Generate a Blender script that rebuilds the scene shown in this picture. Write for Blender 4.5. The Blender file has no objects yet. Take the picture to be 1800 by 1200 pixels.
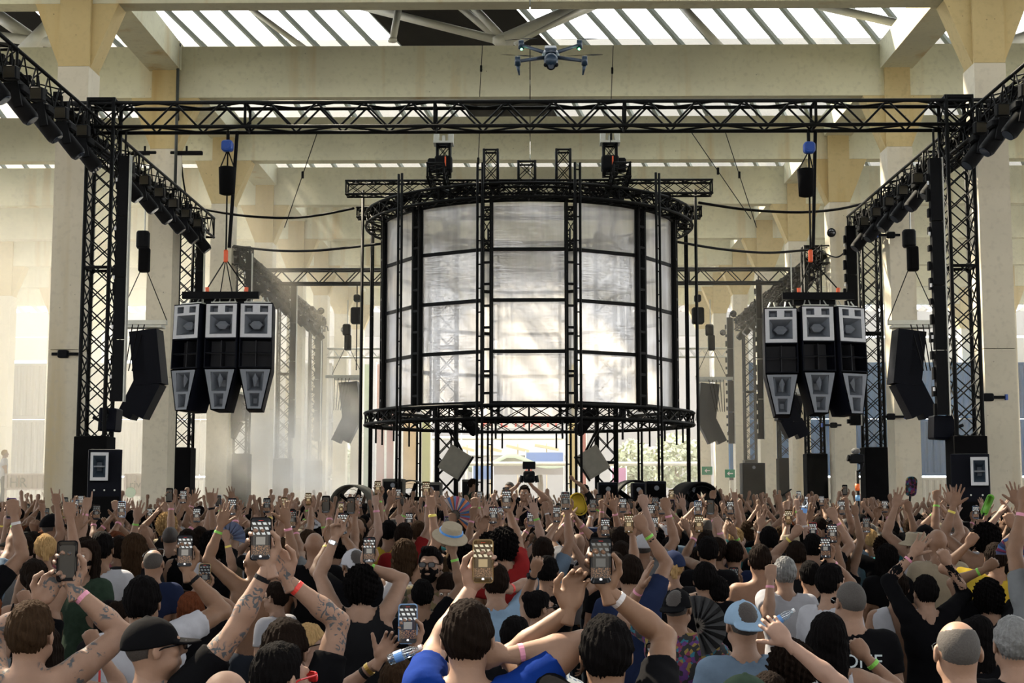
import bpy, math, random
import numpy as np
from mathutils import Vector, Matrix
random.seed(7); RNG = np.random.default_rng(11)
sc = bpy.context.scene
COL = sc.collection
# ---------------------------------------------------------------- camera
F = 2500.0; EYE = 2.15
PITCH = math.radians(5.94); YAW = math.radians(0.733)
cam = bpy.data.objects.new('camera', bpy.data.cameras.new('camera')); COL.objects.link(cam)
cam.data.sensor_width = 36.0; cam.data.lens = 36.0 * F / 1800.0
cam.data.clip_start = 0.1; cam.data.clip_end = 600
cam.location = (0, 0, EYE); cam.rotation_euler = (math.pi / 2 + PITCH, 0, YAW)
cam.data.dof.use_dof = False
sc.camera = cam
FW = Vector((-math.sin(YAW) * math.cos(PITCH), math.cos(YAW) * math.cos(PITCH), math.sin(PITCH)))
RT = Vector((math.cos(YAW), math.sin(YAW), 0)); UP = RT.cross(FW)
def ray(px, py):
    return (FW + RT * ((px - 900) / F) + UP * ((600 - py) / F))
def P(px, py, Y):
    d = ray(px, py); return Vector((0, 0, EYE)) + d * (Y / d.y)
def ZY(py, Y): return P(932, py, Y).z
def PX(p):
    v = Vector(p) - Vector((0, 0, EYE)); w = v.dot(FW)
    return (900 + F * v.dot(RT) / w, 600 - F * v.dot(UP) / w)
# ---------------------------------------------------------------- world, sun, exposure
w = bpy.data.worlds.new('sky'); sc.world = w; w.use_nodes = True
nt = w.node_tree; nt.nodes.clear()
bg = nt.nodes.new('ShaderNodeBackground'); out = nt.nodes.new('ShaderNodeOutputWorld')
tc = nt.nodes.new('ShaderNodeTexCoord'); sep = nt.nodes.new('ShaderNodeSeparateXYZ'); cr = nt.nodes.new('ShaderNodeValToRGB')
nt.links.new(tc.outputs['Generated'], sep.inputs[0]); nt.links.new(sep.outputs['Z'], cr.inputs[0])
cr.color_ramp.elements[0].position = 0.0; cr.color_ramp.elements[0].color = (0.80, 0.81, 0.82, 1)
cr.color_ramp.elements[1].position = 0.6; cr.color_ramp.elements[1].color = (0.95, 0.98, 1.0, 1)
nt.links.new(cr.outputs[0], bg.inputs[0]); bg.inputs[1].default_value = 4.2
nt.links.new(bg.outputs[0], out.inputs[0])
sun = bpy.data.objects.new('sun', bpy.data.lights.new('sun', 'SUN')); COL.objects.link(sun)
sun.data.energy = 13.0; sun.data.angle = math.radians(1.5); sun.data.color = (1.0, 0.86, 0.66)
sun.rotation_euler = Vector((0.62, -0.62, -0.95)).to_track_quat('-Z', 'Y').to_euler()
vs = sc.view_settings
vs.view_transform = 'Standard'; vs.look = 'None'; vs.gamma = 1.0; vs.use_curve_mapping = False
vs.exposure = 0.58
try:
    cy = sc.cycles
    cy.use_denoising = True; cy.denoiser = 'OPENIMAGEDENOISE'; cy.denoising_input_passes = 'RGB_ALBEDO_NORMAL'
    cy.max_bounces = 6; cy.diffuse_bounces = 4; cy.glossy_bounces = 3; cy.transmission_bounces = 4
    cy.transparent_max_bounces = 14; cy.volume_bounces = 2; cy.caustics_reflective = False; cy.caustics_refractive = False
    cy.use_adaptive_sampling = True; cy.adaptive_threshold = 0.03; cy.volume_step_rate = 2.0; cy.volume_max_steps = 96
    cy.sample_clamp_indirect = 6.0
except Exception as e: print('cycles', e)
# ---------------------------------------------------------------- materials
def _c(c): return (c[0], c[1], c[2], 1.0)
def hx(s):
    r = [int(s[i:i+2], 16) / 255 for i in (0, 2, 4)]
    return tuple((v / 12.92 if v <= .04045 else ((v + .055) / 1.055) ** 2.4) for v in r)
MC = {}
def mat(name, col, rough=.6, metal=0.0, var=0.0, scale=8.0, bump=0.0, emit=None, spec=.5, stretch=None, coat=0):
    if name in MC: return MC[name]
    m = bpy.data.materials.new(name); m.use_nodes = True; t = m.node_tree; b = t.nodes['Principled BSDF']
    if isinstance(col, str): col = hx(col)
    b.inputs['Base Color'].default_value = _c(col); b.inputs['Roughness'].default_value = rough
    b.inputs['Metallic'].default_value = metal; b.inputs['Specular IOR Level'].default_value = spec
    if coat: b.inputs['Coat Weight'].default_value = coat
    if var or bump:
        co = t.nodes.new('ShaderNodeTexCoord'); n = t.nodes.new('ShaderNodeTexNoise'); n.inputs['Scale'].default_value = scale
        n.inputs['Detail'].default_value = 4
        if stretch:
            mp = t.nodes.new('ShaderNodeMapping'); mp.inputs['Scale'].default_value = stretch
            t.links.new(co.outputs['Object'], mp.inputs[0]); t.links.new(mp.outputs[0], n.inputs[0])
        else: t.links.new(co.outputs['Object'], n.inputs[0])
        if var:
            mx = t.nodes.new('ShaderNodeMix'); mx.data_type = 'RGBA'
            mx.inputs[6].default_value = _c([v * (1 - var) for v in col]); mx.inputs[7].default_value = _c([min(1, v * (1 + var)) for v in col])
            t.links.new(n.outputs[0], mx.inputs[0]); t.links.new(mx.outputs[2], b.inputs['Base Color'])
        if bump:
            bp = t.nodes.new('ShaderNodeBump'); bp.inputs['Strength'].default_value = bump; bp.inputs['Distance'].default_value = .01
            t.links.new(n.outputs[0], bp.inputs['Height']); t.links.new(bp.outputs[0], b.inputs['Normal'])
    if emit:
        b.inputs['Emission Color'].default_value = _c(emit[0]); b.inputs['Emission Strength'].default_value = emit[1]
    MC[name] = m; return m
def concrete(name, c1, c2, stain):
    m = bpy.data.materials.new(name); m.use_nodes = True; t = m.node_tree; L = t.links; b = t.nodes['Principled BSDF']
    b.inputs['Roughness'].default_value = .85; b.inputs['Specular IOR Level'].default_value = .25
    g = t.nodes.new('ShaderNodeNewGeometry')
    def noise(scale, vec, det=5):
        mp = t.nodes.new('ShaderNodeMapping'); mp.inputs['Scale'].default_value = vec; L.new(g.outputs['Position'], mp.inputs[0])
        n = t.nodes.new('ShaderNodeTexNoise'); n.inputs['Scale'].default_value = scale; n.inputs['Detail'].default_value = det; L.new(mp.outputs[0], n.inputs[0]); return n
    def ramp(src, p0, p1):
        r = t.nodes.new('ShaderNodeMapRange'); r.inputs[1].default_value = p0; r.inputs[2].default_value = p1; L.new(src, r.inputs[0]); return r.outputs[0]
    def mix(f, a, c, mode='MIX'):
        x = t.nodes.new('ShaderNodeMix'); x.data_type = 'RGBA'; x.blend_type = mode; L.new(f, x.inputs[0])
        if isinstance(a, tuple): x.inputs[6].default_value = _c(a)
        else: L.new(a, x.inputs[6])
        x.inputs[7].default_value = _c(c); return x.outputs[2]
    big = noise(.5, (1, 1, 1)); base = mix(ramp(big.outputs[0], .35, .65), hx(c1), hx(c2))
    st = noise(1.2, (1.6, 1.6, .12)); base = mix(ramp(st.outputs[0], .56, .78), base, hx(stain))
    fine = noise(9, (1, 1, 1)); base = mix(ramp(fine.outputs[0], .52, .9), base, tuple(v * .72 for v in hx(c1)))
    v = t.nodes.new('ShaderNodeTexVoronoi'); v.inputs['Scale'].default_value = 6.0; L.new(g.outputs['Position'], v.inputs[0])
    pore = ramp(v.outputs['Distance'], .10, .05); nn = noise(2.0, (1, 1, 1)); gate = ramp(nn.outputs[0], .5, .62)
    mm = t.nodes.new('ShaderNodeMath'); mm.operation = 'MULTIPLY'; L.new(pore, mm.inputs[0]); L.new(gate, mm.inputs[1])
    base = mix(mm.outputs[0], base, tuple(v * .42 for v in hx(c1)))
    L.new(base, b.inputs['Base Color'])
    bp = t.nodes.new('ShaderNodeBump'); bp.inputs['Strength'].default_value = .12; bp.inputs['Distance'].default_value = .02
    L.new(fine.outputs[0], bp.inputs['Height']); L.new(bp.outputs[0], b.inputs['Normal'])
    MC[name] = m; return m
M_BEAM = concrete('beam_concrete', 'dcd9bc', 'ccc9b0', 'c2aa7a')
M_COLM = concrete('column_concrete', 'd8d0bc', 'cbc4b1', 'c0b08c')
M_CAP = concrete('capital_concrete', 'cbb888', 'bfab7c', 'b0945e')
M_BLACK = mat('black_steel', (.006, .0065, .007), .55, .0, spec=.10)
M_BLACKP = mat('black_paint', (.005, .0055, .0068), .6, 0, var=.3, scale=20, bump=.1, spec=.08)
M_CLOTHB = mat('black_drape', (.0035, .0035, .004), .95, 0, var=.4, scale=5, bump=.5, spec=.1)
M_RUB = mat('black_rubber', (.006, .006, .0068), .7, spec=.08)
M_GALV = mat('galvanised_steel', (.42, .43, .40), .45, .8, var=.2)
M_WHITEST = mat('white_painted_steel', (.72, .72, .68), .5, .1, var=.08)
M_CAB = mat('cabinet_paint', (.0035, .0045, .009), .55, 0, var=.2, scale=60, bump=.15, spec=.08)
M_HORN = mat('horn_grey', (.17, .19, .225), .5, 0, var=.15, scale=12)
M_HORNL = mat('horn_flange_grey', (.54, .56, .60), .5, 0, var=.1, scale=14)
M_ORANGE = mat('orange_shackle', (.75, .10, .02), .4)
M_BLUE = mat('blue_hoist', (.01, .07, .38), .4)
M_ROOFD = mat('roof_sheet_dark', (.035, .033, .030), .8, 0, var=.3, scale=3)
M_BARG = mat('glazing_bar_grey', (.27, .29, .26), .5, .3, var=.1)
def glassy(name, tint, gl, rough):
    m = bpy.data.materials.new(name); m.use_nodes = True; t = m.node_tree; t.nodes.clear()
    o = t.nodes.new('ShaderNodeOutputMaterial'); tr = t.nodes.new('ShaderNodeBsdfTransparent'); tr.inputs[0].default_value = _c(tint)
    g = t.nodes.new('ShaderNodeBsdfGlossy'); g.inputs['Roughness'].default_value = rough; x = t.nodes.new('ShaderNodeMixShader'); x.inputs[0].default_value = gl
    t.links.new(tr.outputs[0], x.inputs[1]); t.links.new(g.outputs[0], x.inputs[2]); t.links.new(x.outputs[0], o.inputs[0]); MC[name] = m; return m
M_GLASS = glassy('roof_glass', (.93, .95, .93), .05, .1)
def filmmat():
    m = bpy.data.materials.new('brushed_translucent_film'); m.use_nodes = True; t = m.node_tree; t.nodes.clear(); L = t.links
    o = t.nodes.new('ShaderNodeOutputMaterial')
    tr = t.nodes.new('ShaderNodeBsdfTransparent'); tr.inputs[0].default_value = (.90, .90, .91, 1)
    tl = t.nodes.new('ShaderNodeBsdfTranslucent'); tl.inputs[0].default_value = (.93, .90, .88, 1)
    gl = t.nodes.new('ShaderNodeBsdfGlossy'); gl.inputs[0].default_value = (.9, .9, .92, 1); gl.inputs['Roughness'].default_value = .16
    df = t.nodes.new('ShaderNodeBsdfDiffuse'); df.inputs[0].default_value = (.88, .85, .81, 1)
    co = t.nodes.new('ShaderNodeTexCoord'); mp = t.nodes.new('ShaderNodeMapping'); mp.inputs['Scale'].default_value = (5.0, 5.0, .35)
    L.new(co.outputs['Object'], mp.inputs[0]); n = t.nodes.new('ShaderNodeTexNoise'); n.inputs['Scale'].default_value = 1.0; n.inputs['Detail'].default_value = 3; L.new(mp.outputs[0], n.inputs[0])
    mp2 = t.nodes.new('ShaderNodeMapping'); mp2.inputs['Scale'].default_value = (2.0, 2.0, 60.0); L.new(co.outputs['Object'], mp2.inputs[0])
    n2 = t.nodes.new('ShaderNodeTexNoise'); n2.inputs['Scale'].default_value = 1.0; L.new(mp2.outputs[0], n2.inputs[0])
    n3 = t.nodes.new('ShaderNodeTexNoise'); n3.inputs['Scale'].default_value = 1.3; n3.inputs['Distortion'].default_value = 1.5; L.new(co.outputs['Object'], n3.inputs[0])
    bp = t.nodes.new('ShaderNodeBump'); bp.inputs['Strength'].default_value = .14; bp.inputs['Distance'].default_value = .08; L.new(n3.outputs[0], bp.inputs['Height'])
    bp2 = t.nodes.new('ShaderNodeBump'); bp2.inputs['Strength'].default_value = .25; bp2.inputs['Distance'].default_value = .01; L.new(n2.outputs[0], bp2.inputs['Height']); L.new(bp.outputs[0], bp2.inputs['Normal'])
    L.new(bp2.outputs[0], gl.inputs['Normal'])
    rg = t.nodes.new('ShaderNodeMapRange'); rg.inputs[1].default_value = .3; rg.inputs[2].default_value = .7; rg.inputs[3].default_value = .34; rg.inputs[4].default_value = .60; L.new(n.outputs[0], rg.inputs[0])
    a = t.nodes.new('ShaderNodeMixShader'); a.inputs[0].default_value = .60; L.new(tl.outputs[0], a.inputs[2]); L.new(df.outputs[0], a.inputs[1])
    c = t.nodes.new('ShaderNodeMixShader'); L.new(rg.outputs[0], c.inputs[0]); L.new(a.outputs[0], c.inputs[1]); L.new(tr.outputs[0], c.inputs[2])
    d = t.nodes.new('ShaderNodeMixShader'); d.inputs[0].default_value = .13; L.new(c.outputs[0], d.inputs[1]); L.new(gl.outputs[0], d.inputs[2])
    L.new(d.outputs[0], o.inputs[0]); MC[m.name] = m; return m
M_FILM = filmmat()
# ---------------------------------------------------------------- mesh helpers
class MB:
    def __init__(s): s.v = []; s.f = []; s.m = []; s.mi = 0
    def add(s, vs, fs):
        o = len(s.v); s.v += [tuple(p) for p in vs]; s.f += [tuple(i + o for i in f) for f in fs]; s.m += [s.mi] * len(fs); return s
    def box(s, c, d, R=None):
        hx_, hy, hz = d[0] / 2, d[1] / 2, d[2] / 2; c = Vector(c)
        pts = [Vector((x, y, z)) for z in (-hz, hz) for y in (-hy, hy) for x in (-hx_, hx_)]
        if R is not None: pts = [R @ p for p in pts]
        return s.add([p + c for p in pts], [(0, 2, 3, 1), (4, 5, 7, 6), (0, 1, 5, 4), (2, 6, 7, 3), (0, 4, 6, 2), (1, 3, 7, 5)])
    def bb(s, x0, x1, y0, y1, z0, z1): return s.box(((x0+x1)/2, (y0+y1)/2, (z0+z1)/2), (abs(x1-x0), abs(y1-y0), abs(z1-z0)))
    def rbox(s, c, d, r, R=None, ax=1, n=3):
        # box with rounded corners, extruded along axis ax
        a, b = [i for i in range(3) if i != ax]; pr = []
        for q, (sx, sy) in enumerate(((1, 1), (-1, 1), (-1, -1), (1, -1))):
            for k in range(n + 1):
                th = math.pi / 2 * (q + k / n); pr.append((sx * (d[a] / 2 - r) + r * math.cos(th), sy * (d[b] / 2 - r) + r * math.sin(th)))
        m = len(pr); pts = []
        rings = [(-d[ax] / 2, .82), (-d[ax] / 2 + r * .5, 1), (d[ax] / 2 - r * .5, 1), (d[ax] / 2, .82)]
        for t, sc_ in rings:
            for u, v in pr:
                p = [0, 0, 0]; p[ax] = t; p[a] = u * sc_; p[b] = v * sc_; p = Vector(p)
                if R is not None: p = R @ p
                pts.append(p + Vector(c))
        fs = []
        for j in range(3):
            for i in range(m): fs.append((j*m+i, j*m+(i+1) % m, (j+1)*m+(i+1) % m, (j+1)*m+i))
        fs.append(tuple(range(m))); fs.append(tuple(range(3*m, 4*m))[::-1]); return s.add(pts, fs)
    def tube(s, a, b, r, n=6, r2=None, cap=True):
        a = Vector(a); b = Vector(b); d = (b - a)
        if d.length < 1e-6: return s
        d.normalize(); u = d.orthogonal().normalized(); v = d.cross(u); r2 = r if r2 is None else r2
        pts = [a + (u * math.cos(t) + v * math.sin(t)) * r for t in [2*math.pi*i/n for i in range(n)]] + [b + (u * math.cos(t) + v * math.sin(t)) * r2 for t in [2*math.pi*i/n for i in range(n)]]
        fs = [(i, (i+1) % n, n + (i+1) % n, n + i) for i in range(n)]
        if cap: fs += [tuple(range(n))[::-1], tuple(range(n, 2*n))]
        return s.add(pts, fs)
    def path(s, pts, r, n=6):
        pts = [Vector(p) for p in pts]; rings = []; u = None; k = len(pts)
        for i, p in enumerate(pts):
            d = (pts[min(i+1, k-1)] - pts[max(i-1, 0)]).normalized()
            if u is None: u = d.orthogonal().normalized()
            u = (u - d * u.dot(d)); u = u.normalized() if u.length > 1e-5 else d.orthogonal().normalized(); v = d.cross(u)
            rr = r[i] if isinstance(r, (list, tuple)) else r
            rings += [p + (u * math.cos(t) + v * math.sin(t)) * rr for t in [2*math.pi*j/n for j in range(n)]]
        fs = [(a*n+i, a*n+(i+1) % n, (a+1)*n+(i+1) % n, (a+1)*n+i) for a in range(k-1) for i in range(n)]
        fs += [tuple(range(n))[::-1], tuple(range((k-1)*n, k*n))]
        return s.add(rings, fs)
    def lathe(s, prof, c=(0, 0, 0), n=16, R=None):
        k = len(prof); pts = []
        for r, z in prof:
            for i in range(n):
                t = 2*math.pi*i/n; p = Vector((r*math.cos(t), r*math.sin(t), z))
                if R is not None: p = R @ p
                pts.append(p + Vector(c))
        fs = [(a*n+i, a*n+(i+1) % n, (a+1)*n+(i+1) % n, (a+1)*n+i) for a in range(k-1) for i in range(n)]
        fs += [tuple(range(n))[::-1], tuple(range((k-1)*n, k*n))]
        return s.add(pts, fs)
    def prism(s, poly, y0, y1):  # poly in x,z extruded along y
        n = len(poly); pts = [(x, y0, z) for x, z in poly] + [(x, y1, z) for x, z in poly]
        return s.add(pts, [tuple(range(n)), tuple(range(n, 2*n))[::-1]] + [(i, n+i, n+(i+1) % n, (i+1) % n) for i in range(n)])
    def mesh(s, name='mesh'):
        me = bpy.data.meshes.new(name); me.from_pydata([tuple(p) for p in s.v], [], s.f); return me
    def build(s, name, mats, parent=None, smooth=False, loc=None, rot=None):
        me = s.mesh(name); mats = mats if isinstance(mats, (list, tuple)) else [mats]
        for m in mats: me.materials.append(m)
        if any(s.m): me.polygons.foreach_set('material_index', s.m)
        if smooth: me.polygons.foreach_set('use_smooth', [True] * len(me.polygons))
        o = bpy.data.objects.new(name, me); COL.objects.link(o)
        if parent: o.parent = parent
        if loc is not None: o.location = loc
        if rot is not None: o.rotation_euler = rot
        return o
def inst(name, me, parent=None, loc=(0, 0, 0), M=None):
    o = bpy.data.objects.new(name, me); COL.objects.link(o)
    if parent: o.parent = parent
    if M is not None: o.matrix_basis = M
    else: o.location = loc
    return o
def empty(name, loc=(0, 0, 0), rot=(0, 0, 0)):
    o = bpy.data.objects.new(name, None); COL.objects.link(o); o.location = loc; o.rotation_euler = rot; o.empty_display_size = .1; return o
def tag(o, label=None, cat=None, group=None, kind=None):
    if label: o['label'] = label
    if cat: o['category'] = cat
    if group: o['group'] = group
    if kind: o['kind'] = kind
    return o
def copy_tree(o, parent=None):
    c = o.copy(); COL.objects.link(c); c.parent = parent
    for ch in list(KIDS(o)): copy_tree(ch, c)
    return c
def KIDS(o): return [x for x in o.children]
# ================================================================ the hall
fl = MB().bb(-62, 62, -45, 125, -.3, 0).build('floor', mat('floor_concrete', (.10, .095, .085), .8, 0, var=.25, scale=2)); tag(fl, kind='structure')
ZB = 10.94; ZT = 12.12
FY = [18.9, 25.0, 31.25, 37.4, 43.4, 49.4, 55.4, 61.4, 67.4]       # front faces of the transverse beams
CX = 8.23
def beam(y, i):
    # beam in lengths between the column lines, joint recessed
    o = empty('concrete_beam', (0, y, ZB)); tag(o, kind='structure')
    for (x0, x1) in ((-40, -CX - .02), (-CX + .0, 0), (0.012, CX), (CX + .02, 40)):
        b = MB(); e = .02
        b.prism([(x0 + .006, 0.0), (x1 - .006, 0.0), (x1 - .006, ZT - ZB), (x0 + .006, ZT - ZB)], 0, .42)
        b.build('beam_segment', M_BEAM, o)
    return o
for i, y in enumerate(FY): beam(y, i)
def column(sx, y, w=.56, dpt=.66, bands=True):
    o = empty('concrete_column', (sx, y + .1, 0)); tag(o, kind='structure'); h = w / 2
    MB().bb(-h, h, -.2, dpt - .2, 0, 4.6).bb(-h, h, -.2, dpt - .2, 4.612, 9.74).build('shaft', M_COLM, o)
    MB().bb(-h, h, -.20, .42, 9.745, 12.1).build('column_head', M_CAP, o)
    hz = 9.74
    for s in (-1, 1):
        b = MB(); pts = [(s * h, hz), (s * (h + .48), ZB - .01), (s * h, ZB - .01)]
        if s < 0: pts = pts[::-1]
        b.prism(pts, -.12, .36); b.build('haunch', M_CAP, o)
    return o
cols = {}
for i, y in enumerate(FY):
    for s in (-1, 1):
        cols[(i, s)] = column(s * CX, y)
        if i > 3:
            column(s * (CX + 12.5), y)
for s in (-1, 1):   # far side-aisle columns
    column(s * 21.5, FY[3])
# longitudinal beams
for s in (-1, 1):
    o = empty('edge_beam', (s * CX, FY[0], 11.55)); tag(o, kind='structure')
    for i in range(len(FY) - 1):
        MB().bb(-.36, .36, FY[i] - FY[0] + .01, FY[i+1] - FY[0] - .01, 0, .62).build('beam_segment', M_BEAM, o)
# roof: glazed sheds and opaque decks
def glazing(name, yb, zb, yt, zt, xs, skew, r, decks=(), deckmat=M_ROOFD):
    o = empty(name, (0, yb, zb)); tag(o, kind='structure')
    n = Vector((0, zt - zb, -(yt - yb))).normalized()
    bars = []
    for x in xs:
        a = Vector((x, 0, 0)); b = Vector((x - skew, yt - yb, zt - zb)); bars.append((a, b))
        MB().box((a + b) / 2, (r, .10, (b - a).length), (b - a).to_track_quat('Z', 'Y').to_matrix()).build('glazing_bar', M_BARG, o)
    for (a, b), (c, d) in zip(bars[:-1], bars[1:]):
        MB().add([a, c, d, b], [(0, 1, 2, 3)]).build('glass_pane', M_GLASS, o)
    for (x0, x1) in decks:
        q = MB(); off = -n * .25 if n.y > 0 else n * .25
        ps = [Vector((x0, 0, 0)) , Vector((x1, 0, 0)), Vector((x1 - skew, yt - yb, zt - zb)), Vector((x0 - skew, yt - yb, zt - zb))]
        ps = [p + Vector((0, -.12, 0)) for p in ps]
        q.add(ps + [p + Vector((0, .05, 0)) for p in ps], [(0, 1, 2, 3), (7, 6, 5, 4), (0, 4, 5, 1), (1, 5, 6, 2), (2, 6, 7, 3), (3, 7, 4, 0)]).build('deck_panel', deckmat, o)
    MB().bb(-32, 32, -.08, .08, -.12, .0).build('sill_rail', M_BARG, o)
    return o
for k in range(0, 8):
    y = FY[k]; xs = []; x = -30.0
    first = (k == 2)
    st = 0.78 if not first else .74
    while x < 31:
        xs.append(x); x += st * (1 + .012 * (x + 8) if first and x > -8 else 1)
    dk = [(-2.55, 1.35), (-31, -11.3)] if first else ([(-1.5, 1.2)] if k == 3 else [])
    glazing('window_%d' % (k + 1), y + 5.95, 13.05, y + 4.5, 15.5, xs, 2.6 if first else 1.6, .13, dk)
dk = empty('ceiling', (0, 0, 13)); tag(dk, kind='structure')
for k in range(0, 8):
    y0 = FY[k] + 0.0; y1 = FY[k] + 4.45
    MB().add([(-40, y0 - .2, 0.05), (40, y0 - .2, 0.05), (40, y1, 2.55), (-40, y1, 2.55), (-40, y0 - .2, .2), (40, y0 - .2, .2), (40, y1, 2.7), (-40, y1, 2.7)],
             [(0, 3, 2, 1), (4, 5, 6, 7), (0, 1, 5, 4), (2, 3, 7, 6), (1, 2, 6, 5), (0, 4, 7, 3)]).build('roof_deck', M_ROOFD, dk)
for k in range(10):  # added decks out of view, closed over the front crowd to shade it
    y0 = 12.9 - 6 * k; y1 = y0 + (5.9 if k < 3 else 2.9)
    MB().add([(-40, y0, 0.05), (40, y0, 0.05), (40, y1, 1.9), (-40, y1, 1.9), (-40, y0, .2), (40, y0, .2), (40, y1, 2.05), (-40, y1, 2.05)],
             [(0, 3, 2, 1), (4, 5, 6, 7), (0, 1, 5, 4), (2, 3, 7, 6), (1, 2, 6, 5), (0, 4, 7, 3)]).build('roof_deck', M_ROOFD, dk)
M_WALL = mat('unseen_wall', (.34, .31, .26), .85, 0, var=.1, scale=1)
tag(MB().bb(-40, 40, -42, -41.6, 0, 6.0).build('wall_rear', M_WALL), kind='structure')  # unseen wall added behind the camera to cut light on the crowd
for s, nm in ((-1, 'left'), (1, 'right')): tag(MB().bb(s * 40, s * 40.4, -42, 60, 0, 5.5).build('wall_' + nm, M_WALL), kind='structure')  # unseen side walls, added to hold back low light
# white steel tube struts under the roof
M_TUBE = mat('white_tube', (.82, .80, .72), .5, .1, var=.12, scale=4)
st = empty('roof_strut_frame', P(880, 72, 34.0)); tag(st, 'white steel tubes fanning out from a node above the second beam', 'roof struts')
o0 = st.location.copy()
def strut(pa, pb, r, ya=34.0, yb=34.0):
    MB().tube(P(pa[0], pa[1], ya) - o0, P(pb[0], pb[1], yb) - o0, r, 12).build('strut', M_TUBE, st, True)
strut((880, 72), (600, 2), .105, 34, 36); strut((885, 68), (820, 0), .10, 34, 34.6); strut((885, 72), (1075, -10), .19, 34, 34.5)
strut((880, 72), (770, -20), .09, 34.2, 36.3); strut((905, 78), (1055, -2), .06, 33.7, 34.0)
MB().lathe([(.12, -.12), (.2, -.05), (.2, .08), (.1, .14)], (0, 0, 0), 14).build('strut_node', M_TUBE, st, True)
def lone(pts, r, ya, yb, label):
    a = P(*pts[0], ya); b = P(*pts[1], yb); m = MB().tube((0, 0, 0), b - a, r, 12); m.lathe([(r * 1.25, -.02), (r * 1.25, .06)], (0, 0, 0), 12)
    o = m.build('roof_tube', M_TUBE, None, True, a); tag(o, label, 'roof tube')
lone(((420, 0), (545, 92)), .075, 34.5, 34, 'white steel tube crossing the skylight left of centre')
lone(((1185, -5), (1275, 92)), .10, 34.5, 34, 'white steel tube crossing the skylight right of the drone')
lone(((1440, 10), (1600, 46)), .11, 35, 34.5, 'white tube sloping behind the right concrete brace')
lone(((-40, 2), (70, 78)), .16, 34, 33.5, 'thick white tube at the upper left behind the column capital')
lone(((110, 20), (40, 90)), .16, 33.6, 33.2, 'white tube leaning the other way beside the left column capital')
lone(((-40, 60), (100, 76)), .12, 33.6, 33.4, 'low white tube at the upper left corner above the beam')
lone(((1830, 55), (1760, 82)), .16, 33.8, 33.3, 'white tube at the upper right corner behind the column')
lone(((690, 72), (700, 18)), .09, 34.4, 34.6, 'short upright white tube post over the second beam')
# pipes & small things on columns
def pipe(px, y0, y1, Y, r, label):
    a = P(px, y0, Y); b = Vector((a.x, a.y, ZY(y1, Y))); o = MB().tube((0, 0, 0), b - a, r, 8).lathe([(r * 1.5, -.04), (r * 1.5, .02)], (0, 0, 0), 8).build('drain_pipe', mat('dark_pipe', (.04, .045, .04), .5), None, True, a); tag(o, label, 'pipe')
pipe(314, 78, 330, 31.05, .035, 'dark drain pipe down the second left column')
def bracketbox(px, py, Y, label, sx):
    p = P(px, py, Y); o = empty('conduit_bracket', p); tag(o, label, 'cable bracket')
    MB().box((0, 0, 0), (.5, .05, .05)).build('arm', M_BLACKP, o); MB().rbox((.05 * sx, 0, 0), (.18, .10, .14), .03).build('clamp', M_BLACKP, o)
    MB().box((-.26 * sx, -.02, -.0), (.04, .06, .1)).build('strap', M_BLUE, o)
bracketbox(116, 622, 24.86, 'black strap clamp around the nearest left column', -1)
bracketbox(1742, 698, 24.86, 'black strap clamp around the nearest right column', -1)
bracketbox(1562, 413, 31.08, 'small black clamp high on the second right column', 1)
bracketbox(1462, 747, 37.22, 'small black clamp low on the third right column', 1)
bracketbox(1570, 732, 31.08, 'black clamp low on the second right column', -1)
for px, Y in ((1288, 49.1), (1460, 37.1), (565, 49.1), (605, 55.2), (1270, 55.2)):
    py = {1288: 552, 1460: 410, 565: 547, 605: 580, 1270: 585}[px]
    p = P(px, py, Y); m = MB(); m.tube((0, 0, 0), (0, -.12, 0), .10, 14, .12); m.mi = 1; m.tube((0, -.121, 0), (0, -.125, 0), .085, 14)
    o = m.build('column_spotlight', [M_BLACKP, mat('dark_lens', (.01, .01, .012), .1)], None, True, p)
    tag(o, 'small round black lamp high on the %s column' % {1288: 'fifth right', 1460: 'third right', 565: 'fifth left', 605: 'sixth left', 1270: 'sixth right'}[px], 'lamp')
# lit strip lamps hanging across aisles
for px0, px1, py, Y, lb in ((233, 276, 269, 31.2, 'left'), (300, 356, 269, 31.2, 'right')):
    a = P(px0, py, Y); b = P(px1, py, Y); o = MB().rbox(((b - a) / 2), ((b - a).length, .12, .09), .03, None, 0).box(((b-a)/2) + Vector((0, 0, .1)), (.04, .04, .12)).build('strip_lamp', M_BLACKP, None, False, a)
    tag(o, 'dark strip lamp on the %s side of the second left column' % lb, 'lamp')
# exit sign
def text(name, s, size, matl, parent, loc, rot=(math.pi / 2, 0, 0), ext=.004, align='CENTER'):
    cu = bpy.data.curves.new(name, 'FONT'); cu.body = s; cu.size = size; cu.extrude = ext; cu.align_x = align; cu.align_y = 'CENTER'; cu.resolution_u = 3
    o = bpy.data.objects.new(name, cu); COL.objects.link(o); cu.materials.append(matl)
    dg = bpy.context.evaluated_depsgraph_get(); me = bpy.data.meshes.new_from_object(o.evaluated_get(dg)); bpy.data.objects.remove(o)
    if not me.materials: me.materials.append(matl)
    o = bpy.data.objects.new(name, me); COL.objects.link(o); o.parent = parent; o.location = loc; o.rotation_euler = rot; return o
for (px, py, Y, wd, lb) in ((1283, 832, 49.0, .34, 'green arrow exit sign on the fifth right column'), (1243, 827, 55.1, .4, 'faint green exit sign on the sixth right column')):
    o = empty('exit_sign', P(px, py, Y)); tag(o, lb, 'sign'); g = mat('exit_green', (.02, .28, .14), .5)
    MB().box((0, 0, 0), (wd, .03, wd * .8)).build('panel', g, o)
    MB().add([(-.1, -.018, 0), (-.02, -.018, .08), (-.02, -.018, -.08)], [(0, 2, 1)]).bb(-.03, .11, -.019, -.017, -.018, .018).build('arrow', mat('sign_white', (.85, .85, .82), .5), o)
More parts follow.
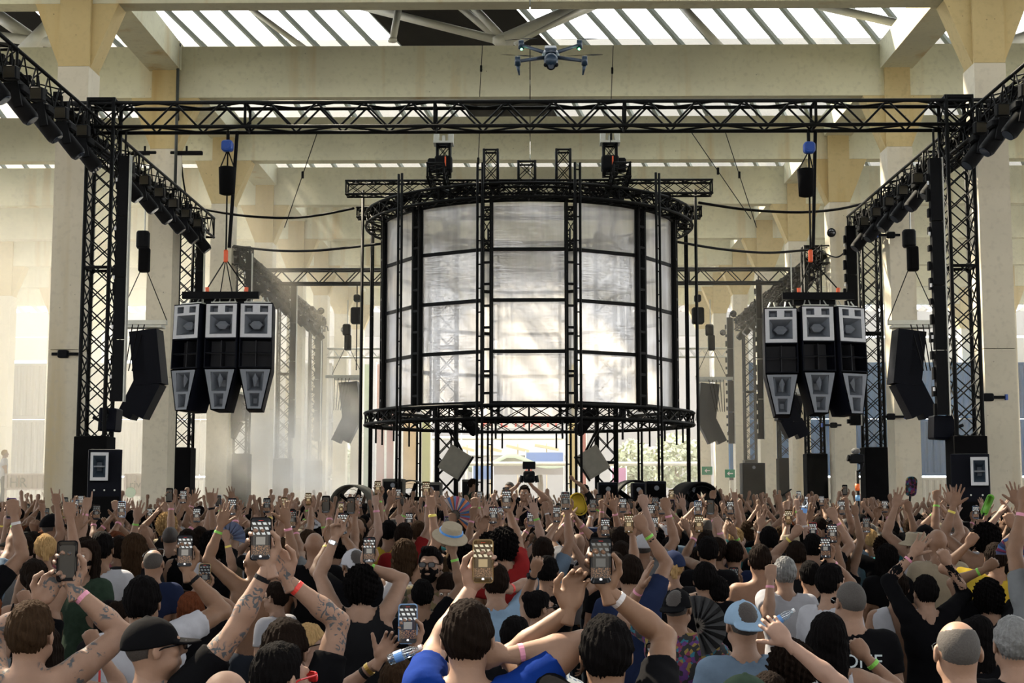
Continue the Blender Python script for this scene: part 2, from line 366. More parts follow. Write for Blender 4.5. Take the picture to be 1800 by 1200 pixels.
# ================================================================ containers
def corr(w, h, pitch=.28, dep=.04):
    pts = []; x = 0; n = int(w / pitch)
    prof = []
    for i in range(n):
        x0 = i * w / n; q = w / n; prof += [(x0, 0), (x0 + q * .32, 0), (x0 + q * .5, dep), (x0 + q * .82, dep)]
    prof.append((w, 0)); return prof
def container(x0, y, z0, w, h, col, label, name='shipping_container', rust=True):
    o = empty(name, (x0, y, z0)); tag(o, label, 'container'); m = mat('container_' + ('%02x%02x%02x' % tuple(int(c * 255) for c in col)), col, .6, 0, var=.12, scale=1.5, spec=.08)
    pr = corr(w - .2, h - .3); b = MB(); k = len(pr)
    b.add([(p[0] + .1, p[1] + .03, .15) for p in pr] + [(p[0] + .1, p[1] + .03, h - .12) for p in pr], [(i, i+1, k+i+1, k+i) for i in range(k - 1)])
    b.build('side_wall', m, o)
    MB().bb(.02, w - .02, .10, 2.4, h - .1, h - .03).bb(.05, w - .05, 2.3, 2.4, .1, h - .1).build('roof_sheet', m, o)
    for x in (0, w - .12): MB().bb(x, x + .12, 0, .15, 0, h).build('corner_post', m, o)
    MB().bb(.12, w - .12, 0, .08, h - .12, h).build('top_rail', m, o)
    MB().bb(.12, w - .12, 0, .08, 0, .15).build('bottom_rail', m, o)
    for x in (0, w - .18):
        for z in (0, h - .12): MB().bb(x, x + .18, -.01, .17, z, z + .12).build('corner_casting', M_BLACKP, o)
    return o
YC = 66.0
blu = (.002, .06, .17); blu2 = (.002, .08, .23); gry_haze = (.10, .125, .15); wht = (.40, .38, .33)  # the left containers' grey has the haze washed into the paint colour
k = 0
names = ['nearest the middle', 'in the second stack', 'in the third stack', 'in the outermost stack']
for i in range(4):
    x0 = 9.2 + i * 6.12
    container(x0, YC, 0.0, 6.06, 2.7, wht, 'white corrugated container at ground level on the right, %s' % names[i])
    container(x0, YC, 2.78, 6.06, 2.6, blu if i % 2 else blu2, 'blue corrugated container, lower of two on the right, %s' % names[i])
    container(x0, YC, 5.42, 6.06, 2.6, blu2 if i % 2 else blu, 'blue corrugated container, upper of two on the right, %s' % names[i])
    x0 = -9.2 - (i + 1) * 6.12
    container(x0, YC, 0.0, 6.06, 2.7, wht, 'white corrugated container at ground level on the left, %s' % names[i])
    container(x0, YC, 2.78, 6.06, 2.6, gry_haze, 'hazy grey container, lower of two on the left, %s' % names[i])
    container(x0, YC, 5.42, 6.06, 2.6, gry_haze, 'hazy grey container, upper of two on the left, %s' % names[i])
# fascia & canopy beyond the containers
def wallband(name, y, z0, z1, col, x0=-60, x1=60):
    o = MB().bb(x0, x1, y, y + .3, z0, z1).build(name, mat(name + '_paint', col, .7, 0, var=.05, scale=.5)); tag(o, kind='structure')
wallband('wall_far_upper', 78, ZY(590, 78), ZY(548, 78), (.20, .19, .175)); wallband('wall_far_lower', 77.9, ZY(632, 78), ZY(592, 78), (.20, .18, .145), -60, -10)
wallband('wall_far_right', 77.9, ZY(660, 78), ZY(595, 78), (.19, .18, .15), 10, 60)
M_SLAT = mat('canopy_slat', (.22, .20, .165), .6)
for s, x0, x1 in ((-1, -45, -6), (1, 6, 45)):
    o = empty('glazed_canopy', (0, 84, ZY(552, 84))); tag(o, 'white slatted glass canopy beyond the containers on the %s' % ('left' if s < 0 else 'right'), 'canopy')
    H = ZY(490, 84) - ZY(552, 84); x = x0
    while x < x1:
        MB().tube((x, 0, 0), (x + 2.6 * s, 2.0, H), .24, 5).build('slat', M_SLAT, o); x += 1.0
    MB().bb(x0, x1, .1, .3, H * .45, H * .45 + .18).build('purlin', M_WHITEST, o)
    z = MB(); x = x0
    while x < x1: z.tube((x, -.4, 0), (x + 3, -.4, H * .8), .09, 6); z.tube((x + 3, -.4, H * .8), (x + 6, -.4, 0), .09, 6); x += 6
    z.build('lattice', M_WHITEST, o)
# ================================================================ beyond the open end
def billboard(px0, px1, py0, py1, Y, col, name, label, cat, dep=.3):
    a = P(px0, py1, Y); b = P(px1, py0, Y); o = empty(name, (a.x, Y, a.z)); tag(o, label, cat)
    col = tuple(c * .55 for c in col); m = mat('far_' + '%02x%02x%02x' % tuple(int(c * 255) for c in col), col, .7, 0, var=.08, scale=1)
    MB().bb(0, b.x - a.x, 0, dep, 0, b.z - a.z).build('panel', m, o)
    for q in (-.06, b.x - a.x): MB().bb(q, q + .06, -.05, min(dep, .3), -a.z, b.z - a.z + .1).build('frame_post', M_WHITEST, o)
    return o
for (a, b, c, lb) in ((661, 677, (.50, .16, .13), 'salmon red banner, leftmost beyond the drum'), (679, 693, (.50, .17, .14), 'salmon red banner beside the leftmost one'), (708, 735, (.72, .46, .17), 'orange banner hanging beyond the drum'), (741, 757, (.62, .62, .24), 'yellow green banner beyond the drum'), (626, 651, (.16, .30, .12), 'dark green banner far behind the left hung speakers'),
                     (1000, 1011, (.72, .52, .12), 'yellow banner pole right of the camera operator'), (1021, 1029, (.62, .08, .05), 'red banner pole beside the yellow one')):
    billboard(a, b, 640, 858, 73, c, 'hanging_banner', lb, 'banner')
billboard(812, 990, 733, 752, 84, (.80, .76, .72), 'lettered_fascia', 'white fascia with red block lettering beyond the drum', 'sign')
fo = bpy.data.objects[[o.name for o in bpy.data.objects if o.name.startswith('lettered_fascia')][-1]]
red = mat('red_letter', (.62, .05, .03), .6)
aw = P(990, 740, 84).x - P(812, 740, 84).x
for i, ch in enumerate('HALHAH'):
    text('letter', ch, 1.0, red, fo, (aw * (i + .6) / 6.3, -.1, .35), ext=.02)
billboard(800, 1000, 764, 800, 95, (.74, .74, .73), 'pale_building', 'pale building facade beyond the open end', 'building', 5)
billboard(832, 866, 812, 842, 80, (.12, .24, .55), 'blue_panel', 'blue panel low at the left beyond the booth', 'panel')
billboard(925, 990, 795, 812, 83, (.10, .22, .58), 'blue_panel', 'long blue panel over the market stalls', 'panel')
billboard(868, 990, 818, 834, 82, (.78, .72, .74), 'stall_banner', 'pale pink stall banner with a faint letter', 'banner')
text('letter', 'A', .9, red, bpy.data.objects[[o.name for o in bpy.data.objects if o.name.startswith('stall_banner')][-1]], (2.0, -.08, .26), ext=.01)
billboard(1076, 1100, 822, 848, 82, (.62, .22, .42), 'pink_panel', 'pink panel beyond the right inner tower', 'panel')
for (x0, x1, y, Y, lb) in ((820, 1232, 815, 76, 'long pale rail crossing the open end'), (760, 1000, 770, 90, 'thin pale rail above the market stalls')):
    a = P(x0, y, Y); b = P(x1, y, Y); o = MB().tube((0, 0, 0), b - a, .11, 8).bb(-.06, .06, 0, .12, -a.z, 0).bb(b.x-a.x-.06, b.x-a.x+.06, 0, .12, -a.z, 0).build('cross_rail', mat('pale_rail', (.5, .48, .38), .6), None, True, a); tag(o, lb, 'rail')
for i, (x0, y0, x1, y1) in enumerate(((808, 785, 834, 792), (842, 784, 882, 793), (890, 783, 930, 793), (940, 782, 982, 790))):
    a = P(x0, y0, 86); b = P(x1, y1, 86); o = MB().box((b - a) / 2, ((b - a).length, .25, .16), (b - a).to_track_quat('X', 'Z').to_matrix()).bb((b-a).x/2-.03, (b-a).x/2+.03, .1, .16, -a.z, .1).build('timber_slat', mat('timber', (.46, .36, .2), .7), None, False, a)
    tag(o, '%s of four slanting timber slats above the market stalls' % ('leftmost', 'second', 'third', 'rightmost')[i], 'slat')
cn = MB(); pts = []
for i in range(13):
    t = i / 12; px = 820 + 170 * t; py = 812 - 14 * max(0, 1 - abs(px - 895) / 45) + 4 * math.sin(t * 9); pts.append(P(px, py, 81))
o0 = pts[0]; vs_ = []
for p in pts: vs_ += [p - o0, p - o0 + Vector((0, 3, -.5)), p - o0 + Vector((0, 0, -.25))]
cn.add(vs_, [(3*i, 3*i+3, 3*i+4, 3*i+1) for i in range(12)] + [(3*i+2, 3*i+5, 3*i+3, 3*i) for i in range(12)])
tag(cn.build('shade_canopy', mat('canopy_green', (.30, .34, .24), .8), None, True, o0), 'grey green fabric shade canopy with a peak beyond the booth', 'canopy')
# trees
def tree(px0, px1, py0, py1, Y, label):
    a = P(px0, py1, Y); b = P(px1, py0, Y); c = (a + b) / 2; wd = (b.x - a.x) / 2; hh = (b.z - a.z) / 2
    o = empty('tree', (c.x, Y, 0)); tag(o, label, 'tree')
    MB().path([(0, 0, 0), (.1, 0, c.z * .5), (-.05, 0, c.z)], [.25, .2, .12], 8).build('trunk', mat('bark', (.12, .09, .06), .9), o, True)
    m = MB(); rg = random.Random(px0)
    for i in range(1500):
        th = rg.uniform(0, 6.283); ph = math.acos(rg.uniform(-1, 1)); r = rg.uniform(.55, 1.0)
        p = Vector((math.sin(ph) * math.cos(th) * wd * r, math.sin(ph) * math.sin(th) * 2.2 * r, math.cos(ph) * hh * r + c.z))
        s = rg.uniform(.12, .26); u = Vector((rg.uniform(-1, 1), rg.uniform(-1, 1), rg.uniform(-1, 1))).normalized() * s; v = u.orthogonal().normalized() * s * .6
        m.add([p - u, p + v, p + u, p - v], [(0, 1, 2, 3)])
    f = m.build('foliage', mat('leaf_green', (.27, .29, .17), .7, 0, var=.25, scale=1), o); f['kind'] = 'stuff'
tree(1078, 1150, 772, 868, 92, 'pale green tree right of the inner tower'); tree(1140, 1238, 760, 868, 96, 'pale green tree near the right hung speakers')
tree(910, 985, 772, 806, 98, 'small tree above the blue panel'); tree(560, 640, 770, 860, 92, 'green tree seen through smoke at the far left opening')
gw = MB().bb(-24, 24, 124, 124.5, 0, 24).build('wall_far_building', mat('far_white_wall', (.20, .185, .17), .8, 0, var=.06, scale=.3)); tag(gw, kind='structure')  # made tall to screen the blown-out sky seen through the drum
# riser with the person at far left, white railing
MB_r = MB().bb(-2, 2, -1.5, 1.5, 0, 1.62)
rz = MB_r.build('platform_riser', mat('riser_grey', (.35, .33, .28), .8, 0, var=.1), None, False, (P(0, 800, 45).x - .6, 45, 0)); tag(rz, 'low pale platform under the person in white at the far left', 'platform')
def railing(x0, x1, py0, py1, Y, label):
    a = P(x0, py1, Y); b = P(x1, py0, Y); H = b.z - a.z; W = b.x - a.x; o = empty('crowd_barrier', (a.x, Y, a.z)); tag(o, label, 'barrier'); m = mat('barrier_white', (.60, .52, .46), .6)
    MB().bb(0, W, 0, .05, H - .05, H).build('top_rail', m, o); MB().bb(0, W, 0, .05, 0, .05).build('bottom_rail', m, o)
    n = int(W / .16); bar = MB().bb(-.018, .018, 0, .03, .05, H - .05).mesh('bar'); bar.materials.append(m)
    for i in range(n + 1): inst('bar', bar, o, (W * i / n, .01, 0))
    MB().bb(0, .06, 0, .06, -a.z, H).bb(W - .06, W, 0, .06, -a.z, H).build('post', m, o)
    MB().bb(0, W, .06, .08, .05, H - .05).build('backing', mat('banner_cloth', (.62, .55, .47), .8), o)
    return o
r1 = railing(8, 83, 832, 861, 44, 'pale barrier with faint letters behind the left column')
text('letter', 'HR', .42, mat('faint_letter', (.30, .27, .22), .7), r1, (.42, -.03, .22))
r2 = railing(218, 258, 832, 872, 44, 'pale barrier with a faint word beside the left floor speaker')
text('letter', 'rive', .34, mat('faint_letter', (.30, .27, .22), .7), r2, (.42, -.03, .36))
MB().tube((.2, -.02, .12), (.2, .02, .12), .16, 20).build('round_mark', mat('mark_green', (.25, .42, .30), .7), r2)
# ================================================================ trusses
def truss(name, label, a, b, w=.40, h=.45, pitch=.52, r=.028, rb=.013, up=Vector((0, 0, 1)), single=False, style='W', cat='truss', mat_=None, group=None):
    mat_ = mat_ or M_BLACK
    a = Vector(a); b = Vector(b); L = (b - a).length; d = (b - a).normalized(); u = (up - d * up.dot(d)).normalized(); s = d.cross(u)
    o = empty(name, a); tag(o, label, cat, group)
    def q(t, i, j): return d * t + s * (w / 2 * i) + u * (h / 2 * j)
    for i in (-1, 1):
        for j in (-1, 1): MB().tube(q(0, i, j), q(L, i, j), r, 8).build('main_tube', mat_, o, True)
    n = max(1, round(L / pitch)); p = L / n; acc = MB()
    for k in range(n):
        t0, t1 = k * p, (k + 1) * p
        segs = []
        for i in (-1, 1):
            if style == 'X': segs += [(q(t0, i, -1), q(t1, i, 1)), (q(t0, i, 1), q(t1, i, -1))]
            else: segs += [(q(t0, i, -1), q((t0 + t1) / 2, i, 1)), (q((t0 + t1) / 2, i, 1), q(t1, i, -1))]
        for j in (-1, 1):
            if style == 'X': segs += [(q(t0, -1, j), q(t1, 1, j)), (q(t0, 1, j), q(t1, -1, j))]
            else: segs += [(q(t0, -1, j), q(t1, 1, j)) if k % 2 else (q(t0, 1, j), q(t1, -1, j))]
        for x, y in segs:
            if single: MB().tube(x, y, rb, 5, cap=False).build('brace', mat_, o, True)
            else: acc.tube(x, y, rb, 4, cap=False)
    if not single: z = acc.build('brace_lattice', mat_, o, True); z['kind'] = 'stuff'
    m = max(1, round(L / 3.0))
    for k in range(m + 1):
        fr = MB(); t = min(L - .02, max(.02, k * L / m)); c = [q(t, -1, -1), q(t, 1, -1), q(t, 1, 1), q(t, -1, 1)]
        for z in range(4): fr.tube(c[z] - (c[(z+1) % 4] - c[z]) * .01, c[(z + 1) % 4] + (c[(z+1) % 4] - c[z]) * .01, r * .8, 5)
        fr.build('end_frame', mat_, o, True)
    return o
YF = 24.2; YR = 42.8
ZFT = ZY(184, YF); ZFB = ZY(226, YF); zc = (ZFT + ZFB) / 2
truss('cross_truss', 'long black truss spanning the hall in front of the drum', (-8.2, YF, zc), (8.2, YF, zc), .42, ZFT - ZFB, .80, .034, .019, single=True)
ZRT = ZY(474, YR); ZRB = ZY(498, YR)
truss('cross_truss', 'rear black truss spanning the hall behind the drum', (-8.0, YR, (ZRT + ZRB) / 2), (8.0, YR, (ZRT + ZRB) / 2), .42, ZRT - ZRB, .80, .034, .02)
truss('cross_truss', 'farthest slim truss low behind the drum', (-8.0, 55.55, ZY(620, 55.5)), (8.0, 55.55, ZY(620, 55.5)), .35, .34, .5, .025, .014, mat_=M_GALV)
LZ = 8.36
for s, nm in ((-1, 'left'), (1, 'right')):
    truss('side_truss', 'near %s side truss carrying a row of moving heads' % nm, (s * 7.75, 17.0, LZ), (s * 7.75, 33.4, LZ), .42, .46, .55, .030, .014)
    truss('side_truss', 'far %s side truss beyond the second tower' % nm, (s * 7.95, 37.4, LZ), (s * 8.0, 53.6, LZ), .42, .46, .55, .030, .014)
# towers
def tower(x, y, z1, label, w=.42, z0=0.0, base=True, base_h=3.05, bw=.56, style='X'):
    t = truss('truss_tower', label, (x, y, z0), (x, y, z1), w, w, .40, .036, .014, up=Vector((0, 1, 0)), style=style)
    MB().bb(-w * .8, w * .8, -w * .8, w * .8, 0, .04).build('base_plate', M_BLACKP, t)
    if base: MB().rbox((0, 0, base_h / 2), (bw, bw, base_h), .03, None, 2).build('drape', M_CLOTHB, t)
    for q in (-1, 1): MB().bb(-w * .55, w * .55, q * w * .5 - .03, q * w * .5 + .03, z1 - z0 - .06, z1 - z0).build('top_bar', M_BLACKP, t)
    return t
def xat(px, py, Y): return P(px, py, Y).x
T = [(166, 800, 24.2, 'left tower nearest the camera'), (319, 800, 33.4, 'second left tower'), (421, 800, 38.2, 'third left tower, in haze'), (498, 800, 45.0, 'fourth left tower, in haze'), (552, 800, 53.4, 'farthest left tower, in haze'),
     (1699, 800, 24.2, 'right tower nearest the camera'), (1537, 800, 33.4, 'second right tower'), (1434, 850, 38.2, 'third right tower behind the hung speakers'), (1383, 850, 45.0, 'fourth right tower'), (1321, 850, 53.4, 'farthest right tower near the exit sign')]
for px, py, Y, lb in T:
    tower(xat(px, py, Y), Y, 8.9 if Y < 30 else 8.7, 'black lattice truss tower, ' + lb, .42 if Y > 30 else .44, base_h=ZY({24.2: 766, 33.4: 786, 38.2: 797, 45.0: 805, 53.4: 808}[Y], Y))
# LED / strip columns
def strip(px, py0, py1, Y, wpx, label):
    a = P(px, py1, Y); z1 = ZY(py0, Y); w_ = wpx / F * Y; o = empty('light_batten', (a.x, Y, a.z)); tag(o, label, 'light batten'); H = z1 - a.z
    n = 4
    for k in range(n): MB().bb(-w_ * .32, w_ * .32, -.07, .07, H * k / n + .01, H * (k + 1) / n - .01).build('segment', M_BLACKP, o)
    MB().bb(w_ * .36, w_ * .44, -.09, .02, 0, H).build('edge_profile', M_GALV, o)
    rg = random.Random(px)
    for k in range(int(H / .3)):
        MB().box((-w_ * .42 + rg.uniform(-.02, .02), .02, k * .3 + .1), (w_ * .16, .1, rg.uniform(.08, .22))).build('connector', M_BLACKP, o)
    for k in range(5): MB().box((-w_ * .46, -.05, H * (k + .5) / 5), (.03, .02, .06)).build('label_tag', mat('tag_white', (.6, .62, .65), .5), o)
    MB().tube((0, 0, H), (0, 0, 8.2 - a.z if 8.2 > a.z + H else H + .1), .02, 6).build('hanger', M_BLACK, o)
strip(208, 272, 706, 23.6, 28, 'tall black light batten hung beside the nearest left tower'); strip(350, 392, 560, 32.5, 19, 'black light batten beside the second left tower')
strip(513, 500, 770, 44.0, 14, 'black light batten beside the fourth left tower'); strip(557, 557, 776, 52.5, 15, 'black light batten beside the farthest left tower')
strip(436, 445, 560, 37.6, 15, 'black light batten beside the third left tower')
strip(1656, 280, 730, 23.6, 30, 'tall black light batten hung beside the nearest right tower'); strip(1503, 398, 748, 32.5, 26, 'black light batten beside the second right tower')
strip(1338, 492, 772, 44.0, 14, 'black light batten beside the fourth right tower'); strip(1286, 558, 780, 52.5, 15, 'black light batten beside the farthest right tower')
# ---------------------------------------------------------------- moving heads
def moving_head():
    o = empty('moving_head', (0, 0, 0))
    MB().tube((0, 0, 0), (0, 0, -.1), .05, 8).build('clamp', M_BLACK, o, True)
    MB().rbox((0, 0, -.16), (.34, .34, .13), .05, None, 2).build('base', M_BLACKP, o)
    ax = Vector((.62, .10, -.78)).normalized(); R = Matrix((Vector((0, 1, 0)).cross(ax).normalized() * -1, ax, Vector((0, 0, 0)))).transposed()
    xx = Vector((-.1, 1, 0)); xx = (xx - ax * xx.dot(ax)).normalized(); R = Matrix((xx, ax, xx.cross(ax))).transposed(); c = Vector((.10, 0, -.42))
    for s in (-1, 1): MB().box(c * .62 + xx * s * .17 + Vector((0, 0, -.02)), (.12, .05, .36), Matrix.Rotation(-.2, 3, 'Y')).build('yoke_arm', M_BLACKP, o)
    h = MB().rbox(c, (.27, .52, .25), .10, R, 1, 4).build('head', M_RUB, o, True)
    MB().tube(c + ax * .26, c + ax * .268, .10, 16).build('lens', mat('front_lens', (.05, .06, .08), .05), h)
    return o
MH = moving_head(); first = [True]
def place_head(loc, rz, label, sc_=1.0, rx=0):
    o = MH if first[0] else copy_tree(MH); first[0] = False
    o.location = loc; o.rotation_euler = (rx, 0, rz); o.scale = (sc_,) * 3; tag(o, label, 'stage light', 'moving head lights under the side trusses')
ordn = ['first', 'second', 'third', 'fourth', 'fifth', 'sixth', 'seventh', 'eighth', 'ninth', 'tenth', 'eleventh', 'twelfth']
for s, nm in ((-1, 'left'), (1, 'right')):
    for k, y in enumerate((19.2, 20.3, 21.4, 22.5, 23.45)): place_head((s * 7.56, y, LZ - .21), 0 if s < 0 else math.pi, 'black moving head, near %s truss, %s from the front, before the tower' % (nm, ordn[k]))
    for k, y in enumerate((26.0, 27.1, 28.2, 29.3, 30.5, 31.7)): place_head((s * 7.56, y, LZ - .21), 0 if s < 0 else math.pi, 'black moving head, near %s truss, %s one behind the first tower' % (nm, ordn[k]))
    for k in range(9): place_head((s * 7.78, 39.4 + k * 1.5, LZ - .21), 0 if s < 0 else math.pi, 'black moving head, far %s truss, %s from its near end' % (nm, ordn[k]), .9)
# par cans / cable clutter inside the side trusses
def blinder():
    o = empty('blinder_lamp', (0, 0, 0)); MB().rbox((0, 0, 0), (.20, .18, .20), .03, None, 2).build('housing', M_BLACKP, o)
    MB().bb(-.08, .08, -.10, -.09, -.08, .08).build('lens', mat('amber_lens', (.045, .04, .028), .3), o); MB().tube((0, 0, .12), (0, 0, .28), .025, 6).build('clamp', M_BLACK, o); return o
BL = blinder(); ft = [True]
for s, nm in ((-1, 'left'), (1, 'right')):
    for k in range(11):
        y = 18.6 + k * 1.1 + (1.6 if k > 4 else 0); o = BL if ft[0] else copy_tree(BL); ft[0] = False
        o.location = (s * 7.4, y, LZ - .30); o.rotation_euler = (.1, 0, 0); tag(o, 'small square blinder lamp on the near %s truss, %s from the front' % (nm, ordn[k]), 'stage light', 'square blinder lamps on the side trusses')
    for (y0, y1, ln) in ((17.2, 33.2, 'near'), (37.6, 53.2, 'far')):
        c = MB(); rg = random.Random(int(y0) + s)
        for j in range(17):
            pts = []; x = s * 7.75 + rg.uniform(-.18, .18); z = LZ + rg.uniform(-.26, .18); y = y0
            while y < y1: pts.append((x + rg.uniform(-.05, .05), y, z + rg.uniform(-.07, .07))); y += .45
            c.path(pts, rg.uniform(.012, .024), 4)
        y = y0
        while y < y1: c.box((s * 7.75 + rg.uniform(-.15, .15), y, LZ + rg.uniform(-.1, .1)), (rg.uniform(.08, .2), rg.uniform(.08, .2), rg.uniform(.06, .16))); y += rg.uniform(.12, .3)
        z = c.build('cable_bundle', M_RUB); tag(z, 'bundle of black cables laid inside the %s %s side truss' % (ln, nm), 'cables', kind='stuff')
# ---------------------------------------------------------------- the drum
DX = xat(930, 600, 33.0); DY = 33.0; drum = empty('video_drum', (DX, DY, ZY(708, 29.75)))
tag(drum, 'large twelve sided drum of translucent film panels hanging over the booth', 'stage drum')
zd = drum.location.z; z1 = ZY(350, 29.75); RP = 3.38; rows = 4; HH = (z1 - zd)
for k in range(12):
    th = math.radians(30 * k - 90); c = Vector((math.cos(th), math.sin(th), 0)); tn = Vector((-math.sin(th), math.cos(th), 0))
    rr = RP * math.cos(math.radians(12.9)); hw = RP * math.sin(math.radians(12.9)); R = Matrix((tn, c, Vector((0, 0, 1)))).transposed()
    R = Matrix((tn, -c, Vector((0, 0, 1)))).transposed() if R.determinant() < 0 else R
    for j in range(rows):
        z0 = HH * j / rows + .03; za = HH * (j + 1) / rows - .03; b = MB(); nx = 6; nz = 5; g = []
        rg = random.Random(k * 7 + j)
        ph = rg.uniform(0, 6)
        for iz in range(nz + 1):
            for ix in range(nx + 1):
                u = ix / nx; v = iz / nz; bul = .035 * math.sin(math.pi * u) * math.sin(math.pi * v) * math.sin(ph + u * 3 + v * 2)
                g.append(c * (rr + bul) + tn * hw * (2 * u - 1) + Vector((0, 0, z0 + (za - z0) * v)))
        b.add(g, [(iz*(nx+1)+ix, iz*(nx+1)+ix+1, (iz+1)*(nx+1)+ix+1, (iz+1)*(nx+1)+ix) for iz in range(nz) for ix in range(nx)])
        b.build('film_panel', M_FILM, drum, True)
    for j in range(rows + 1): MB().box(c * rr + Vector((0, 0, HH * j / rows)), (hw * 2, .06, .075), R).build('panel_rail', M_BLACK, drum)
    for s in (-1, 1): MB().box(c * rr + tn * (hw + .02) * s + Vector((0, 0, HH / 2)), (.05, .07, HH), R).build('panel_stile', M_BLACK, drum)
    # ladder pillar between panels
    t2 = th + math.radians(15); c2 = Vector((math.cos(t2), math.sin(t2), 0)); tn2 = Vector((-math.sin(t2), math.cos(t2), 0)); R2 = Matrix((tn2, c2, Vector((0, 0, 1)))).transposed()
    l = MB()
    for s in (-1, 1): l.box(c2 * (RP + .08) + tn2 * .10 * s + Vector((0, 0, HH / 2)), (.05, .06, HH + .3), R2)
    z = .2
    while z < HH: l.box(c2 * (RP + .08) + Vector((0, 0, z)), (.22, .05, .05), R2); z += .46
    l.build('ladder_pillar', M_BLACK, drum)
    lx = MB()
    for q in range(3):
        zq = HH - 1.1 + q * .33; lx.tube(c2 * (RP + .05) + tn2 * -.1 + Vector((0, 0, zq)), c2 * (RP + .05) + tn2 * .1 + Vector((0, 0, zq + .33)), .014, 4); lx.tube(c2 * (RP + .05) + tn2 * .1 + Vector((0, 0, zq)), c2 * (RP + .05) + tn2 * -.1 + Vector((0, 0, zq + .33)), .014, 4)
    lx.build('cross_brace', M_BLACK, drum)
def ring(name, label, z0, z1, ri, ro, nseg=48, pitch=2):
    o = empty(name, (DX, DY, z0)); tag(o, label, 'ring truss'); h = z1 - z0
    def pt(r, a, z): return Vector((r * math.cos(a), r * math.sin(a), z))
    A = [2 * math.pi * i / nseg for i in range(nseg + 1)]
    for r in (ri, ro):
        for z in (0, h):
            b = MB(); k = 8; rad = .032
            vs_ = []; fs = []
            for i in range(nseg):
                for j in range(k):
                    t = 2 * math.pi * j / k; vs_.append(pt(r + rad * math.cos(t), A[i], z + rad * math.sin(t)))
            for i in range(nseg):
                for j in range(k): fs.append((i*k+j, i*k+(j+1) % k, ((i+1) % nseg)*k+(j+1) % k, ((i+1) % nseg)*k+j))
            b.add(vs_, fs).build('ring_tube', M_BLACK, o, True)
    br = MB()
    for i in range(nseg):
        for r in (ri, ro):
            br.tube(pt(r, A[i], 0), pt(r, A[i+1], h), .014, 4, cap=False); br.tube(pt(r, A[i], h), pt(r, A[i+1], 0), .014, 4, cap=False)
        for z in (0, h): br.tube(pt(ri, A[i], z), pt(ro, A[i+1], z), .014, 4, cap=False); 
        if i % 4 == 0:
            for r in (ri, ro): br.tube(pt(r, A[i], 0), pt(r, A[i], h), .022, 5)
            for z in (0, h): br.tube(pt(ri, A[i], z), pt(ro, A[i], z), .022, 5)
    z = br.build('brace_lattice', M_BLACK, o, True); z['kind'] = 'stuff'
    return o
ring('ring_truss', 'upper black ring truss around the top of the drum', ZY(345, 29.2), ZY(321, 29.2), 3.42, 3.82)
ring('ring_truss', 'lower black ring truss under the drum panels', ZY(734, 29.2), ZY(711, 29.2), 3.38, 3.80)
rt = bpy.data.objects['ring_truss.001']
for k in range(16):
    a = 2 * math.pi * (k + .5) / 16; MB().tube((3.55 * math.cos(a), 3.55 * math.sin(a), 0), (3.55 * math.cos(a), 3.55 * math.sin(a), -.42), .024, 6).build('drop_pipe', M_BLACK, rt)
# outer hanging poles in pairs
pn = {0: 'front'}
for k in range(12):
    a = math.radians(30 * k + 15 - 90); x = DX + 3.93 * math.cos(a); y = DY + 3.93 * math.sin(a)
    o = empty('support_mast', (x, y, 0)); deg = (30 * k + 15) % 360
    side = 'right' if deg < 180 else 'left'; q = min(deg, 360 - deg)
    tag(o, 'slim black drum mast, %s, %s' % ({15: 'beside the front middle panel', 45: 'crossing the near side panels', 75: 'at the widest near edge', 105: 'at the widest far edge', 135: 'behind the side panels', 165: 'behind the middle panels'}[q], side + ' one of two'), 'mast')
    tv = Vector((-math.sin(a), math.cos(a), 0)); z1m = 8.95
    m = MB(); m.tube(tv * -.055, tv * -.055 + Vector((0, 0, z1m)), .028, 8); m.tube(tv * .055, tv * .055 + Vector((0, 0, z1m)), .028, 8); m.build('pole', M_BLACK, o, True)
    z = .3
    while z < z1m: MB().tube(tv * -.055 + Vector((0, 0, z)), tv * .055 + Vector((0, 0, z)), .016, 5).build('rung', M_BLACK, o); z += .5
    MB().bb(-.18, .18, -.18, .18, 0, .03).build('base_plate', M_BLACKP, o)
# grid trusses over the drum
gz = (ZY(320, 31.5) + ZY(342, 31.5)) / 2
truss('grid_truss', 'straight truss across the top of the drum', (DX - 4.12, 31.5, gz), (DX + 4.12, 31.5, gz), .35, .30, .42, .025, .013, style='X')
truss('grid_truss', 'second straight truss across the top of the drum, lower behind', (DX - 4.05, 33.0, gz - .27), (DX + 4.05, 33.0, gz - .27), .35, .22, .42, .025, .013, style='X')
for s, nm in ((-1, 'left'), (1, 'right')):
    truss('grid_truss', 'short truss running front to back over the drum, %s' % nm, (DX + s * 1.98, 29.6, gz), (DX + s * 1.98, 36.6, gz), .35, .30, .42, .025, .013, style='X')
def topper(px, pyt, Y, label, w, tall):
    zb = gz + .16 if tall else ZY(324, 29.4); zt = ZY(pyt, Y); x = xat(px, pyt, Y); t = truss('stub_tower', label, (x, Y, zb), (x, Y, zt), w, w, .3, .028, .012, up=Vector((0, 1, 0)), style='X')
    if tall:
        H = zt - zb
        MB().rbox((0, 0, .28), (.38, .4, .34), .06, None, 0).build('hoist_motor', M_BLACKP, t); MB().rbox((.26 if px > 900 else -.26, 0, .25), (.18, .3, .3), .06, None, 0).build('chain_bag', M_RUB, t)
        MB().bb(-.22, .22, -.2, .2, H, H + .05).build('head_plate', M_GALV, t)
        for s in (-1, 1): MB().rbox((s * .16, 0, H + .16), (.12, .2, .22), .03, None, 1).build('sheave_block', M_GALV, t)
        MB().rbox((0, 0, H + .12), (.08, .16, .16), .03, None, 1).build('sheave', M_GALV, t)
        MB().box((.05, -.2, .3), (.03, .03, .22)).build('shackle', M_ORANGE, t)
    return t
